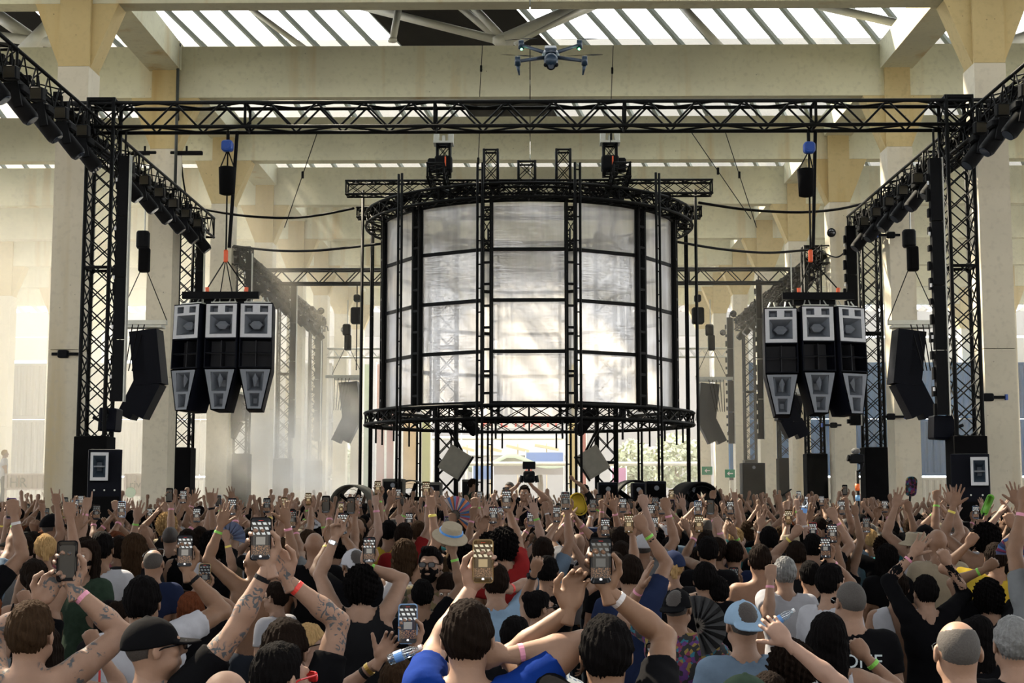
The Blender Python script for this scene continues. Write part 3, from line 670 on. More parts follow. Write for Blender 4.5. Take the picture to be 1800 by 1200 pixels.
topper(780, 254, 31.0, 'tall stub tower with a hoist on top of the drum, left', .28, True); topper(1072, 254, 31.0, 'tall stub tower with a hoist on top of the drum, right', .28, True)
topper(863, 264, 30.6, 'leaning stub of truss on the drum, left of centre', .30, False); topper(990, 264, 30.6, 'leaning stub of truss on the drum, right of centre', .30, False)
topper(926, 285, 30.4, 'short wide stub of truss at the front centre of the drum', .36, False)
# cable clutter on top of the drum
c = MB(); rg = random.Random(5)
for j in range(26):
    a0 = rg.uniform(math.radians(-170), math.radians(-10)); pts = []
    for i in range(9): a = a0 + i * .06; r = 3.6 + rg.uniform(-.15, .15); pts.append((DX + r * math.cos(a), DY + r * math.sin(a), ZY(321, 29.2) + rg.uniform(-.3, .08)))
    c.path(pts, rg.uniform(.012, .025), 4)
for j in range(40):
    a = rg.uniform(math.radians(-175), math.radians(-5)); r = 3.6 + rg.uniform(-.2, .2); c.box((DX + r * math.cos(a), DY + r * math.sin(a), ZY(321, 29.2) + rg.uniform(-.1, .05)), (rg.uniform(.06, .2), rg.uniform(.06, .2), rg.uniform(.05, .14)))
tag(c.build('cable_bundle', M_RUB), 'black cables and connectors lying around the top ring of the drum', 'cables', kind='stuff')
# inner towers, with a hung monitor and a moving light each
for px, s, nm in ((785, -1, 'left'), (1066, 1, 'right')):
    x = xat(px, 800, 34.5); truss('booth_tower', 'lattice tower standing under the drum, %s' % nm, (x, 34.5, 0), (x, 34.5, 8.4), .46, .46, .5, .045, .016, up=Vector((0, 1, 0)), style='X')
    p = P(800 if s < 0 else 1042, 812, 32.8); R = Matrix.Rotation(s * math.radians(-32), 3, 'Y')
    o = empty('booth_monitor', p); tag(o, 'grey wedge loudspeaker tilted down beside the %s booth tower' % nm, 'speaker')
    MB().rbox((0, 0, 0), (.55, .4, .62), .03, R, 1).build('cabinet', mat('monitor_grey', (.20, .19, .155), .6, var=.2), o); MB().box(R @ Vector((-s * .29, 0, 0)), (.03, .42, .66), R).build('grille', M_BLACKP, o)
    MB().tube(R @ Vector((0, 0, .3)), Vector((-s * -.1, 0, .75)), .03, 6).tube(R @ Vector((s * .1, 0, .3)), Vector((s * .2, 0, .8)), .02, 6).build('hanger', M_BLACK, o)
    p = P(817 if s < 0 else 1035, 744, 31.6); o = copy_tree(MH); o.location = p + Vector((0, 0, .40)); o.rotation_euler = (0, 0, 0 if s < 0 else math.pi); tag(o, 'black moving head clamped under the lower ring, %s' % nm, 'stage light')
# a strut pipe crossing inside
a = P(735, 752, 30.5); b = P(885, 876, 30.5)
# ---------------------------------------------------------------- hung speaker clusters
def frustum_horn(m, x0, x1, z0, z1, y, dep, k=.35):
    cx, cz = (x0+x1)/2, (z0+z1)/2; a = [(x0, y, z0), (x1, y, z0), (x1, y, z1), (x0, y, z1)]
    b = [(cx + (p[0]-cx)*k, y + dep, cz + (p[2]-cz)*k) for p in a]
    m.add(a + b, [(0, 4, 5, 1), (1, 5, 6, 2), (2, 6, 7, 3), (3, 7, 4, 0), (4, 7, 6, 5)])
def flange(m, x0, x1, z0, z1, holes, y, th=.02):
    # rectangular plate with rectangular holes via grid
    xs = sorted({x0, x1, *[h[0] for h in holes], *[h[1] for h in holes]}); zs = sorted({z0, z1, *[h[2] for h in holes], *[h[3] for h in holes]})
    for i in range(len(xs) - 1):
        for j in range(len(zs) - 1):
            cx, cz = (xs[i]+xs[i+1])/2, (zs[j]+zs[j+1])/2
            if any(h[0] < cx < h[1] and h[2] < cz < h[3] for h in holes): continue
            m.bb(xs[i], xs[i+1], y, y + th, zs[j], zs[j+1])
def stack():
    """front at y=0 facing -y; top at z=0; 1.82 high, .56 wide"""
    o = empty('hung_speaker', (0, 0, 0)); W = .28
    # upper cabinet
    u = MB(); u.bb(-W, -W + .02, 0, .62, -1.12, 0).bb(W - .02, W, 0, .62, -1.12, 0).bb(-W, W, 0, .62, -.02, 0).bb(-W, W, .60, .62, -1.12, 0).bb(-W, W, .05, .6, -1.13, -1.11)
    u.bb(-W, W, 0, .62, -.62, -.60).build('upper_cabinet', M_CAB, o)
    f = MB(); flange(f, -W + .015, W - .015, -.60, -.02, [(-.20, -.06, -.16, -.05), (.06, .20, -.16, -.05), (-.195, .195, -.54, -.20)], -.008)
    f.build('horn_flange', M_HORNL, o)
    h = MB(); frustum_horn(h, -.195, .195, -.54, -.20, 0, .30, .3); frustum_horn(h, -.20, -.06, -.16, -.05, 0, .12, .6); frustum_horn(h, .06, .20, -.16, -.05, 0, .12, .6); h.build('horn', M_HORN, o)
    MB().add([(-.13, .12, -.37), (-.05, .10, -.30), (.05, .10, -.30), (.13, .12, -.37), (.05, .10, -.44), (-.05, .10, -.44), (-.11, .05, -.37), (.11, .05, -.37), (0, .25, -.37)],
             [(0, 6, 1), (1, 6, 7, 2), (2, 7, 3), (3, 7, 4), (4, 7, 6, 5), (5, 6, 0), (0, 1, 8), (1, 2, 8), (2, 3, 8), (3, 4, 8), (4, 5, 8), (5, 0, 8)]).build('phase_plug', M_HORN, o)
    d = MB(); d.bb(-W + .02, W - .02, .08, .10, -.87, -.86).bb(-.006, .006, .06, .3, -1.1, -.64).bb(-W + .02, W - .02, .3, .32, -1.1, -.62); d.build('bass_mouth', mat('cab_inside', (.012, .013, .018), .7), o)
    MB().bb(-W + .02, W - .02, .0, .02, -1.12, -1.10).bb(-W + .01, W - .01, .0, .015, -.865, -.855).build('cabinet_edge', M_CAB, o)
    # lower tapered cabinet
    zt, zb = -1.13, -1.84; wt, wb = W, .13
    L = MB(); fr = [(-wt, 0, zt), (wt, 0, zt), (wb, 0, zb), (-wb, 0, zb)]; bk = [(-wt, .60, zt), (wt, .60, zt), (wb, .52, zb), (-wb, .52, zb)]
    L.add(fr + bk, [(0, 4, 5, 1), (1, 5, 6, 2), (2, 6, 7, 3), (3, 7, 4, 0), (5, 4, 7, 6)])
    def wz(z): return wt + (wb - wt) * (z - zt) / (zb - zt)
    L.build('lower_cabinet', M_CAB, o)
    g = MB()
    def quad(a, b, c, d_): g.add([a, b, c, d_], [(0, 1, 2, 3)])
    t = .012
    # grey face with two openings
    z_a, z_b, z_c, z_d = zt - .02, zt - .06, -1.52, -1.56; z_e, z_f = -1.79, zb + .015
    hw1t, hw1b = .15, .13; hw2t, hw2b = .085, .07
    for s in (-1, 1):
        quad((s*(wz(z_a)-.02), 0, z_a), (s*hw1t, 0, z_b), (s*hw1b, 0, z_c), (s*(wz(z_c)-.02), 0, z_c)); quad((s*(wz(z_d)-.02), 0, z_d), (s*hw2t, 0, z_d), (s*hw2b, 0, z_e), (s*(wz(z_e)-.02), 0, z_e))
    quad((-(wz(z_a)-.02), 0, z_a), (wz(z_a)-.02, 0, z_a), (hw1t, 0, z_b), (-hw1t, 0, z_b)); quad((-(wz(z_c)-.02), 0, z_c), (wz(z_c)-.02, 0, z_c), (wz(z_d)-.02, 0, z_d), (-(wz(z_d)-.02), 0, z_d))
    quad((-(wz(z_e)-.02), 0, z_e), (wz(z_e)-.02, 0, z_e), (wb-.015, 0, z_f), (-(wb-.015), 0, z_f))
    g.build('lower_flange', M_HORN, o)
    h = MB(); frustum_horn(h, -.14, .14, z_c, z_b, 0.002, .26, .35); frustum_horn(h, -.08, .08, z_e, z_d, 0.002, .18, .4); h.build('lower_horn', M_HORN, o)
    MB().add([(0, .03, zt-.08), (-.05, .08, zt-.17), (0, .02, zt-.18), (.05, .08, zt-.17), (0, .04, zt-.33), (0, .2, zt-.2)], [(0, 1, 2), (0, 2, 3), (1, 4, 2), (2, 4, 3), (0, 5, 1), (0, 3, 5), (1, 5, 4), (3, 4, 5)]).build('phase_plug', M_HORN, o)
    r = MB(); r.bb(-.22, .22, .1, .5, 0, .04)
    for s in (-1, 1): r.tube((s*.2, .15, .03), (s*.16, .2, .13), .012, 5); r.tube((s*.08, .15, .03), (s*.1, .2, .13), .012, 5)
    r.build('fly_plate', M_GALV, o)
    return o
ST = stack(); fst = [True]
def cluster(px_list, py, Y, yaws, side):
    for (px, dy, yw, dz, lb) in px_list:
        p = P(px, py + dz, Y + dy); o = ST if fst[0] else copy_tree(ST); fst[0] = False
        o.location = p; o.rotation_euler = (math.radians(-3), 0, math.radians(yw)); tag(o, lb, 'speaker', 'hung three way speakers on the front truss')
cluster([(329, .10, -26, 2, 'hung horn speaker turned left, outermost of the left trio'), (390, 0, -4, 0, 'hung horn speaker, middle of the left trio'), (451, .08, 6, 0, 'hung horn speaker, innermost of the left trio')], 532, 24.1, None, 'left')
cluster([(1372, .10, -6, 9, 'hung horn speaker, innermost of the right trio'), (1437, 0, 3, 5, 'hung horn speaker, middle of the right trio'), (1496, .08, 26, 7, 'hung horn speaker turned right, outermost of the right trio')], 532, 24.1, None, 'right')
def catenary(m, a, b, sag, r, n=14):
    a = Vector(a); b = Vector(b); m.path([a.lerp(b, i / n) - Vector((0, 0, sag * 4 * (i / n) * (1 - i / n))) for i in range(n + 1)], r, 5)
def rigging(px, pyb, pxl, pxr, nm, hy):
    Y = 24.3; top = P(px, 228, Y); apex = P(px - 4 * (1 if nm == 'left' else -1), 455, Y); z = ZY(pyb, Y)
    o = empty('spreader_bar', (apex.x, Y, z)); tag(o, 'black spreader bar above the %s speaker trio' % nm, 'rigging')
    x0 = P(pxl, pyb, Y).x - apex.x; x1 = P(pxr, pyb, Y).x - apex.x
    MB().bb(x0, x1, -.05, .05, -.06, .06).build('bar', M_BLACKP, o); MB().bb(x0 * .55, x1 * .6, .15, .30, -.13, -.02).build('cross_bar', M_BLACKP, o)
    for xx in (x0 * .42, x1 * .62):
        MB().tube((xx, 0, .06), (xx * 1.02, 0, .14), .035, 8).build('shackle', M_ORANGE, o)
        MB().tube((xx, 0, .12), (0, 0, apex.z - z), .012, 5).build('sling', M_RUB, o)
    for xx in (-.02, .03): MB().tube((xx * 4, 0, .06), (0, 0, apex.z - z), .010, 5).build('chain', M_RUB, o)
    MB().rbox((0, 0, apex.z - z + .05), (.07, .06, .22), .02, None, 1).build('shackle', M_ORANGE, o)
    h = empty('chain_hoist', (apex.x, Y, apex.z + .1)); tag(h, 'blue chain hoist with a black chain bag hung from the front truss, %s' % nm, 'hoist')
    tp = top - h.location
    MB().tube((0, 0, 0), tp, .016, 6).build('chain', M_RUB, h); MB().tube((0.05, .02, 0.1), tp + Vector((.14, .1, 0)), .032, 8).build('webbing_strap', M_RUB, h)
    zz = ZY(hy, Y) - h.location.z; t = zz / tp.z
    MB().rbox((tp.x * t, -.04, zz), (.20, .16, .20), .06, None, 1, 4).tube((tp.x*t, -.1, zz), (tp.x*t, -.14, zz), .07, 14).build('hoist_body', M_BLUE, h)
    MB().tube((tp.x*t, 0, zz + .1), (tp.x*t, 0, zz + .28), .03, 8).build('hook', M_BLACK, h)
    zb_ = zz - .62; bg_ = MB(); sx = -1 if nm == 'right' else 0
    bg_.lathe([(.07, -.26), (.13, -.24), (.14, 0), (.15, .22), (.13, .23)], (tp.x * t + .02 + sx * .1, -.1, zb_), 14)
    bg_.build('chain_bag', M_CLOTHB, h, True)
    for s in (-1, 1): MB().tube((tp.x*t + .02 + sx*.1 + s * .13, -.1, zb_ + .2), (tp.x*t, 0, zz - .05), .012, 5).build('bag_strap', M_RUB, h)
rigging(401, 518, 321, 455, 'left', 256); rigging(1421, 521, 1375, 1502, 'right', 262)
# side / rear hung clusters seen from the side
def side_cluster(px, py0, py1, Y, s, label, mir=1, bw=.9):
    top = P(px, py0, Y); H = top.z - ZY(py1, Y); o = empty('rear_speaker_cluster', top); tag(o, label, 'speaker'); 
    m = MB(); dz = H / 1.82
    for k in range(2):
        x = s * (-.28 + k * .34)
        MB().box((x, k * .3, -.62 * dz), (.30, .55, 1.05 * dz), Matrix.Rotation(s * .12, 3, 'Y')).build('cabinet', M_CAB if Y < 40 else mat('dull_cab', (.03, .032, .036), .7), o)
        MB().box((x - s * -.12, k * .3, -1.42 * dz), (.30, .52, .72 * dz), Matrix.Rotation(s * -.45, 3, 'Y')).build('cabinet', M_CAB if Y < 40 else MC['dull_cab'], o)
    for k in range(5): MB().tube((s * (-.1 + .12 * k), -.2, 0), (s * (.1 + .07 * k), -.3, -.9 * dz), .012, 5).build('strap', M_RUB, o)
    MB().box((s * .1, 0, .06), (bw * 1.2, .12, .09)).build('fly_bar', M_GALV, o); MB().bb(-.4, .4, -.02, .3, -.04, .02).build('frame', M_GALV, o)
    top_z = 8.3 - top.z
    for k in (-1, 1): MB().tube((k * bw * .5, 0, .1), (0, 0, top_z * .45), .010, 5).build('sling', M_RUB, o)
    MB().tube((0, 0, top_z * .45), (0, 0, top_z), .015, 6).build('chain', M_GALV, o)
    MB().rbox((-.03, 0, top_z * .62), (.26, .24, .36), .08, None, 2, 3).build('hoist_motor', M_BLACKP, o); MB().rbox((.02, -.05, top_z * .62 - .42), (.22, .22, .5), .06, None, 2).build('chain_bag', M_CLOTHB, o)
    return o
side_cluster(250, 572, 738, 28.6, -1, 'dark hung speaker cluster seen from the side left of the trio', bw=1.0); side_cluster(1605, 572, 738, 28.6, 1, 'dark hung speaker cluster seen from the side right of the trio', bw=1.0)
side_cluster(610, 665, 780, 46.0, -1, 'hazy hung speaker cluster far left of the drum', bw=1.0); side_cluster(1250, 668, 782, 46.0, 1, 'hung speaker cluster far right of the drum', bw=1.0)
side_cluster(1395, 690, 770, 37.0, 1, 'hung speaker cabinet low behind the right trio', bw=.7); side_cluster(400, 690, 770, 38.0, -1, 'hung speaker cabinet low behind the left trio', bw=.7)
# hoist lines on the rear truss
for px, nm in ((628, 'left'), (1226, 'right')):
    a = P(px, 500, 42.6); o = empty('rear_hoist', a); tag(o, 'small black hoist and bag on the rear truss, %s of the drum' % nm, 'hoist')
    MB().tube((0, 0, 0), (0, 0, -2.6), .018, 6).build('chain', M_RUB, o); MB().rbox((0, 0, -.42), (.2, .2, .22), .05, None, 1).build('hoist_body', M_BLACKP, o); MB().rbox((0, 0, -.95), (.36, .26, .5), .06, None, 1).build('chain_bag', M_CLOTHB, o)
# ---------------------------------------------------------------- floor speakers
def floor_speaker(px0, px1, py0, Y, yaw, label, horn=True, mir=1):
    a = P((px0 + px1) / 2, py0, Y); w_ = (px1 - px0) / F * Y; H = a.z; o = empty('floor_speaker', (a.x, Y, 0), (0, 0, math.radians(yaw))); tag(o, label, 'speaker')
    w_ *= .86; MB().rbox((0, .35, H / 2), (w_, .8, H), .02, None, 2).build('cabinet', M_CAB, o)
    if horn:
        f = MB(); z1, z0 = H - .06, H - .50; x0, x1 = -w_ * .38, w_ * .12; 
        if mir > 0: x0, x1 = -w_ * .42, w_ * .10
        else: x0, x1 = w_ * .02, w_ * .46
        flange(f, x0, x1, z0, z1, [(x0 + .04, x1 - .04, z0 + .05, z1 - .05)], -.30); f.build('horn_flange', M_HORNL, o)
        MB().bb(x0, x0+.02, -.28, -.05, z0, z1).bb(x1-.02, x1, -.28, -.05, z0, z1).bb(x0, x1, -.28, -.05, z1-.02, z1).bb(x0, x1, -.28, -.05, z0, z0+.02).build('horn_box', M_CAB, o)
        h = MB(); frustum_horn(h, x0 + .04, x1 - .04, z0 + .05, z1 - .05, -.298, .23, .4); h.build('horn', mat('horn_blue_grey', (.07, .10, .14), .5), o); MB().bb(x0+.05, x1-.05, -.25, -.22, (z0+z1)/2-.012, (z0+z1)/2+.012).build('phase_plug', M_HORN, o)
        MB().bb(-w_/2+.03, w_/2-.03, -.07, -.052, .3, H - .75).build('grille', M_CLOTHB, o)
    for k in range(3): MB().tube((w_ * (-.3 + .3 * k), -.05, H - .65), (w_ * (-.3 + .3 * k), -.065, H - .65), .015, 8).build('bolt', M_GALV, o)
    return o
floor_speaker(152, 219, 789, 22.6, 16, 'black horn loudspeaker standing in front of the nearest left tower'); floor_speaker(1667, 1742, 797, 22.6, -18, 'black horn loudspeaker standing in front of the nearest right tower', mir=-1)
def stage_box(px0, px1, py0, Y, label, col=None, d=.6):
    a = P((px0 + px1) / 2, py0, Y); w_ = (px1 - px0) / F * Y; o = empty('stage_speaker', (a.x, Y, 0)); tag(o, label, 'speaker')
    MB().rbox((0, d / 2, a.z / 2), (w_, d, a.z), .02, None, 2).build('cabinet', col or M_CAB, o); MB().bb(-w_/2+.03, w_/2-.03, -.02, 0, .1, a.z - .06).build('grille', M_CLOTHB if not col else M_BLACKP, o)
    MB().tube((0, -.021, a.z - .14), (0, -.028, a.z - .14), .05, 12).build('badge', M_HORN, o)
gc = mat('grey_cabinet', (.07, .07, .058), .7, var=.2)  # plain grey shared by the left subwoofers, a cabinet and two fans
stage_box(1052, 1086, 847, 29.0, 'black subwoofer right of the booth'); stage_box(1112, 1134, 848, 28.4, 'slim black speaker with a pale round badge'); stage_box(1137, 1171, 845, 28.8, 'black subwoofer between the slim speaker and the barrel')
stage_box(672, 709, 841, 31.0, 'grey subwoofer left of the booth, outer', gc); stage_box(742, 775, 847, 29.5, 'grey subwoofer left of the booth, inner', gc); stage_box(1305, 1345, 813, 43.0, 'tall dark rack beside the fourth right tower')
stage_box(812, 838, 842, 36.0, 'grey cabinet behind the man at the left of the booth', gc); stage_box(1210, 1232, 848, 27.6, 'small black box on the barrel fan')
# barrel fans
def barrel(px, py, Y, r, yaw, label, col):
    p = P(px, py, Y); o = empty('barrel_fan', p, (0, 0, yaw)); tag(o, label, 'fan'); prof = [(r * .96, -.32), (r, -.3), (r, .3), (r * .96, .32)]
    R = Matrix.Rotation(math.pi / 2, 3, 'X'); m = MB(); n = 28
    for z0_, z1_ in ((-.32, .32),):
        a = [R @ Vector((r * math.cos(t), r * math.sin(t), z)) for z in (z0_, z1_) for t in [2*math.pi*i/n for i in range(n)]]; b = [R @ Vector((r*.93*math.cos(t), r*.93*math.sin(t), z)) for z in (z0_, z1_) for t in [2*math.pi*i/n for i in range(n)]]
        m.add(a + b, [(i, (i+1) % n, n+(i+1) % n, n+i) for i in range(n)] + [(2*n+i, 3*n+i, 3*n+(i+1) % n, 2*n+(i+1) % n) for i in range(n)] + [(i, 2*n+i, 2*n+(i+1) % n, (i+1) % n) for i in range(n)] + [(n+i, n+(i+1) % n, 3*n+(i+1) % n, 3*n+i) for i in range(n)])
    m.build('drum_housing', col, o, True)
    for k in range(5):
        a = 2 * math.pi * k / 5; MB().box(R @ Vector((r * .45 * math.cos(a), r * .45 * math.sin(a), 0)), (r * .8, .03, r * .3), R @ Matrix.Rotation(a, 3, 'Z') @ Matrix.Rotation(.5, 3, 'X')).build('blade', M_BLACKP, o)
    MB().tube((0, -.1, 0), (0, .1, 0), r * .15, 12).build('hub', M_BLACKP, o)
    g = MB()
    for q in (.3, .55, .8):
        pts = [Vector((r*q*math.cos(t), -.31, r*q*math.sin(t))) for t in [2*math.pi*i/20 for i in range(21)]]; g.path(pts, .006, 4)
    g.build('grille', M_BLACK, o); MB().bb(-r*.7, -r*.6, -.2, .2, -p.z, -r*.6).bb(r*.6, r*.7, -.2, .2, -p.z, -r*.6).build('stand', M_BLACKP, o)
barrel(1221, 884, 27.0, .40, .35, 'black barrel fan at the right foot of the drum', M_RUB); barrel(622, 888, 29.0, .42, -.2, 'grey barrel fan at the left foot of the drum', gc)
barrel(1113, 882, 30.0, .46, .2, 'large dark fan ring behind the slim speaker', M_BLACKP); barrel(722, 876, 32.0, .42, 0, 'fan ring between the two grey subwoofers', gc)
for px, py, Y, lb in ((194, 738, 24.4, 'small black box speaker clamped to the nearest left tower'), (1658, 752, 24.4, 'black box speaker clamped to the nearest right tower')):
    o = MB().rbox((0, 0, 0), (.30 if px < 900 else .42, .4, .40), .03, Matrix.Rotation(.05, 3, 'Y'), 1).tube((-.2 if px < 900 else .2, 0, 0), (-.3 if px < 900 else .34, 0, .05), .03, 6).build('clamped_speaker', M_CAB, None, False, P(px, py, Y)); tag(o, lb, 'speaker')
# ---------------------------------------------------------------- hanging cables
def cable(pts, Y, r, label):
    ps = [P(x, y, yy) for (x, y), yy in zip(pts, Y)]; o0 = ps[0]
    # smooth catmull
    out = []
    for i in range(len(ps) - 1):
        p0 = ps[max(i-1, 0)]; p1 = ps[i]; p2 = ps[i+1]; p3 = ps[min(i+2, len(ps)-1)]
        for k in range(8):
            t = k / 8; out.append(.5 * ((2*p1) + (p2-p0)*t + (2*p0-5*p1+4*p2-p3)*t*t + (3*p1-p0-3*p2+p3)*t**3) - o0)
    out.append(ps[-1] - o0); o = MB().path(out, r, 6).build('hanging_cable', M_RUB, None, True, o0); tag(o, label, 'cable')
cable([(336, 364), (420, 378), (500, 383), (560, 378), (622, 366)], [33, 32.5, 32, 31.5, 31], .028, 'black cable sagging from the left side truss to the drum')
cable([(410, 432), (480, 440), (560, 440), (672, 428)], [37.6, 36, 34.5, 33], .03, 'lower black cable sagging from the left side to the drum')
cable([(1228, 356), (1310, 368), (1400, 373), (1470, 368), (1520, 357)], [31, 31.5, 32, 32.7, 33.2], .03, 'thick black cable sagging from the right side truss to the drum')
cable([(1190, 425), (1270, 438), (1350, 444), (1420, 439)], [33, 34.5, 36, 37.6], .032, 'lower thick black cable from the drum to the right')
cable([(1440, 440), (1470, 452), (1490, 438)], [37, 36, 35], .02, 'short loose cable loop right of the third tower')
cable([(312, 180), (320, 300), (334, 380)], [31, 32, 33.2], .022, 'pair of cables running down the second left column')
for (x0, y0, x1, y1, Y, lb) in ((848, 80, 843, 170, 30.9, 'thin hanging wire with a clamp left of the drone'), (843, 232, 838, 345, 29.0, 'thin wire dropping to the drum top left of centre'), (1078, 80, 1074, 178, 31.0, 'thin wire over the beam right of the drone'), (1075, 232, 1073, 250, 30.5, 'short wire above the right hoist tower'),
                                 (558, 232, 500, 400, 28, 'thin wire slanting down left of the drum'), (1215, 232, 1320, 385, 28, 'thin wire slanting down right of the drum'), (1275, 232, 1330, 400, 29, 'second thin wire slanting down right of the drum')):
    a = P(x0, y0, Y); b = P(x1, y1, Y); o = MB().tube((0, 0, 0), b - a, .009, 5).rbox((b - a) * .45, (.05, .05, .14), .015, None, 2).build('hanging_wire', M_BLACK, None, False, a); tag(o, lb, 'wire')
# ---------------------------------------------------------------- drone
dp = P(968, 98, 9.0); dr = empty('camera_drone', dp, (math.radians(-23), 0, math.radians(180))); tag(dr, 'dark blue quadcopter drone hovering under the skylight', 'drone'); dr.scale = (1.04,) * 3
MD = mat('drone_blue_grey', (.012, .03, .055), .35, .2); MD2 = mat('drone_grey', (.05, .07, .10), .4, .2)
def ell(m, c, r, n=16, k=10, R=None):
    pr = [(math.sin(math.pi * i / k) * 1.0, -math.cos(math.pi * i / k)) for i in range(k + 1)]
    vs_ = []; 
    for a, z in pr:
        for j in range(n):
            t = 2*math.pi*j/n; p = Vector((a*math.cos(t)*r[0], a*math.sin(t)*r[1], z*r[2]))
            if R is not None: p = R @ p
            vs_.append(p + Vector(c))
    m.add(vs_, [(a*n+i, a*n+(i+1) % n, (a+1)*n+(i+1) % n, (a+1)*n+i) for a in range(k) for i in range(n)]); return m
ell(MB(), (0, 0, 0), (.055, .13, .048)).rbox((0, 0, .012), (.085, .2, .05), .02, None, 1).build('fuselage', MD, dr, True)
ell(MB(), (0, .13, -.015), (.045, .05, .045)).build('nose', MD, dr, True); MB().rbox((0, -.02, .045), (.075, .14, .02), .009, None, 1).build('top_plate', MD2, dr)
gm = ell(MB(), (0, .135, -.045), (.03, .03, .03)).build('gimbal_camera', M_BLACKP, dr, True); MB().tube((0, .16, -.045), (0, .172, -.045), .018, 14).build('lens', mat('front_lens', (.05, .06, .08), .05), gm)
for s in (-1, 1): ell(MB(), (s * .032, .15, -.04), (.014, .012, .014), 8, 6).build('sensor', M_BLACKP, dr, True)
for (sx, sy, zz, lx) in ((-1, 1, -.015, .205), (1, 1, -.015, .205), (-1, -1, .05, .185), (1, -1, .05, .185)):
    e = Vector((sx * lx, sy * .16 + .02 * sy, zz)); st_ = Vector((sx * .04, sy * .06, zz * .3))
    a = MB().tube(st_, e, .013, 8, .010).build('arm', MD2, dr, True)
    MB().tube(e - Vector((0, 0, .025)), e + Vector((0, 0, .03)), .020, 12, .017).build('motor', MD, a, True)
    hub = e + Vector((0, 0, .036)); th = {(-1, 1): .3, (1, 1): 2.6, (-1, -1): .05, (1, -1): .5}[(sx, sy)]
    for q in (0, math.pi):
        d_ = Vector((math.cos(th + q), math.sin(th + q), 0)); n_ = Vector((-d_.y, d_.x, .25)).normalized()
        MB().add([hub - n_ * .004, hub + d_ * .05 - n_ * .013, hub + d_ * .115 - n_ * .006, hub + d_ * .12 + n_ * .003, hub + d_ * .05 + n_ * .012, hub + n_ * .004], [(0, 1, 4, 5), (1, 2, 3, 4)]).build('propeller_blade', M_RUB, a)
    if sy > 0: MB().tube(e - Vector((0, 0, .02)), e + Vector((sx * -.01, 0, -.085)), .014, 8, .004).build('landing_leg', MD, a, True)
    else: ell(MB(), e + Vector((-sx * .002, -.0 + .02 * sy, -.024)) + Vector((0, .035, 0)), (.008, .008, .008), 8, 6).build('green_light', mat('green_led', (.05, .9, .3), .4, emit=((.15, 1.0, .4), 9)), a)
# ---------------------------------------------------------------- camera on a pole, operator's camera
p = P(1506, 806, 17.0); o = empty('pole_camera', (p.x, 17.0, 0)); tag(o, 'small camera with furry microphone on a black and orange pole', 'camera')
MB().tube((0, 0, 0), (0, 0, p.z - .14), .022, 10).build('pole', M_BLACK, o, True); MB().tube((0, 0, ZY(862, 17)), (0, 0, ZY(850, 17)), .028, 10).build('orange_band', mat('orange_tape', (.85, .16, .03), .5), o, True)
MB().tube((0, 0, ZY(880, 17)), (0, 0, ZY(870, 17)), .028, 10).build('blue_band', mat('blue_tape', (.15, .35, .6), .5), o, True)
MB().rbox((0, 0, p.z), (.16, .10, .11), .02, None, 1).tube((-.05, 0, p.z), (-.11, 0, p.z + .01), .04, 12).build('camera_body', M_BLACKP, o); ell(MB(), (-.01, 0, p.z + .09), (.055, .05, .038)).build('furry_microphone', mat('grey_fur', (.12, .12, .12), .95, 0, var=.5, scale=60, bump=1.0), o, True)
MB().path([(0, 0, p.z - .16), (.05, 0, p.z - .13), (.07, 0, p.z - .06), (.02, 0, p.z - .05)], .016, 8).build('gimbal', M_BLACKP, o, True)
p = P(930, 838, 21.0); o = empty('broadcast_camera', p); tag(o, 'shoulder video camera with a monitor on top held up before the booth', 'camera')
MB().rbox((0, 0, 0), (.17, .34, .17), .03, None, 1).build('body', M_BLACKP, o); MB().tube((0, -.17, -.02), (0, -.3, -.02), .055, 16, .06).build('lens', M_BLACKP, o, True); MB().rbox((.0, 0, .17), (.19, .05, .11), .01, None, 1).build('monitor', M_BLACKP, o)
MB().tube((0, 0, .08), (0, 0, .13), .015, 6).tube((-.12, 0, -.08), (-.1, .0, .02), .03, 8).tube((.12, 0, -.08), (.1, 0, .02), .03, 8).build('handle', M_BLACK, o)
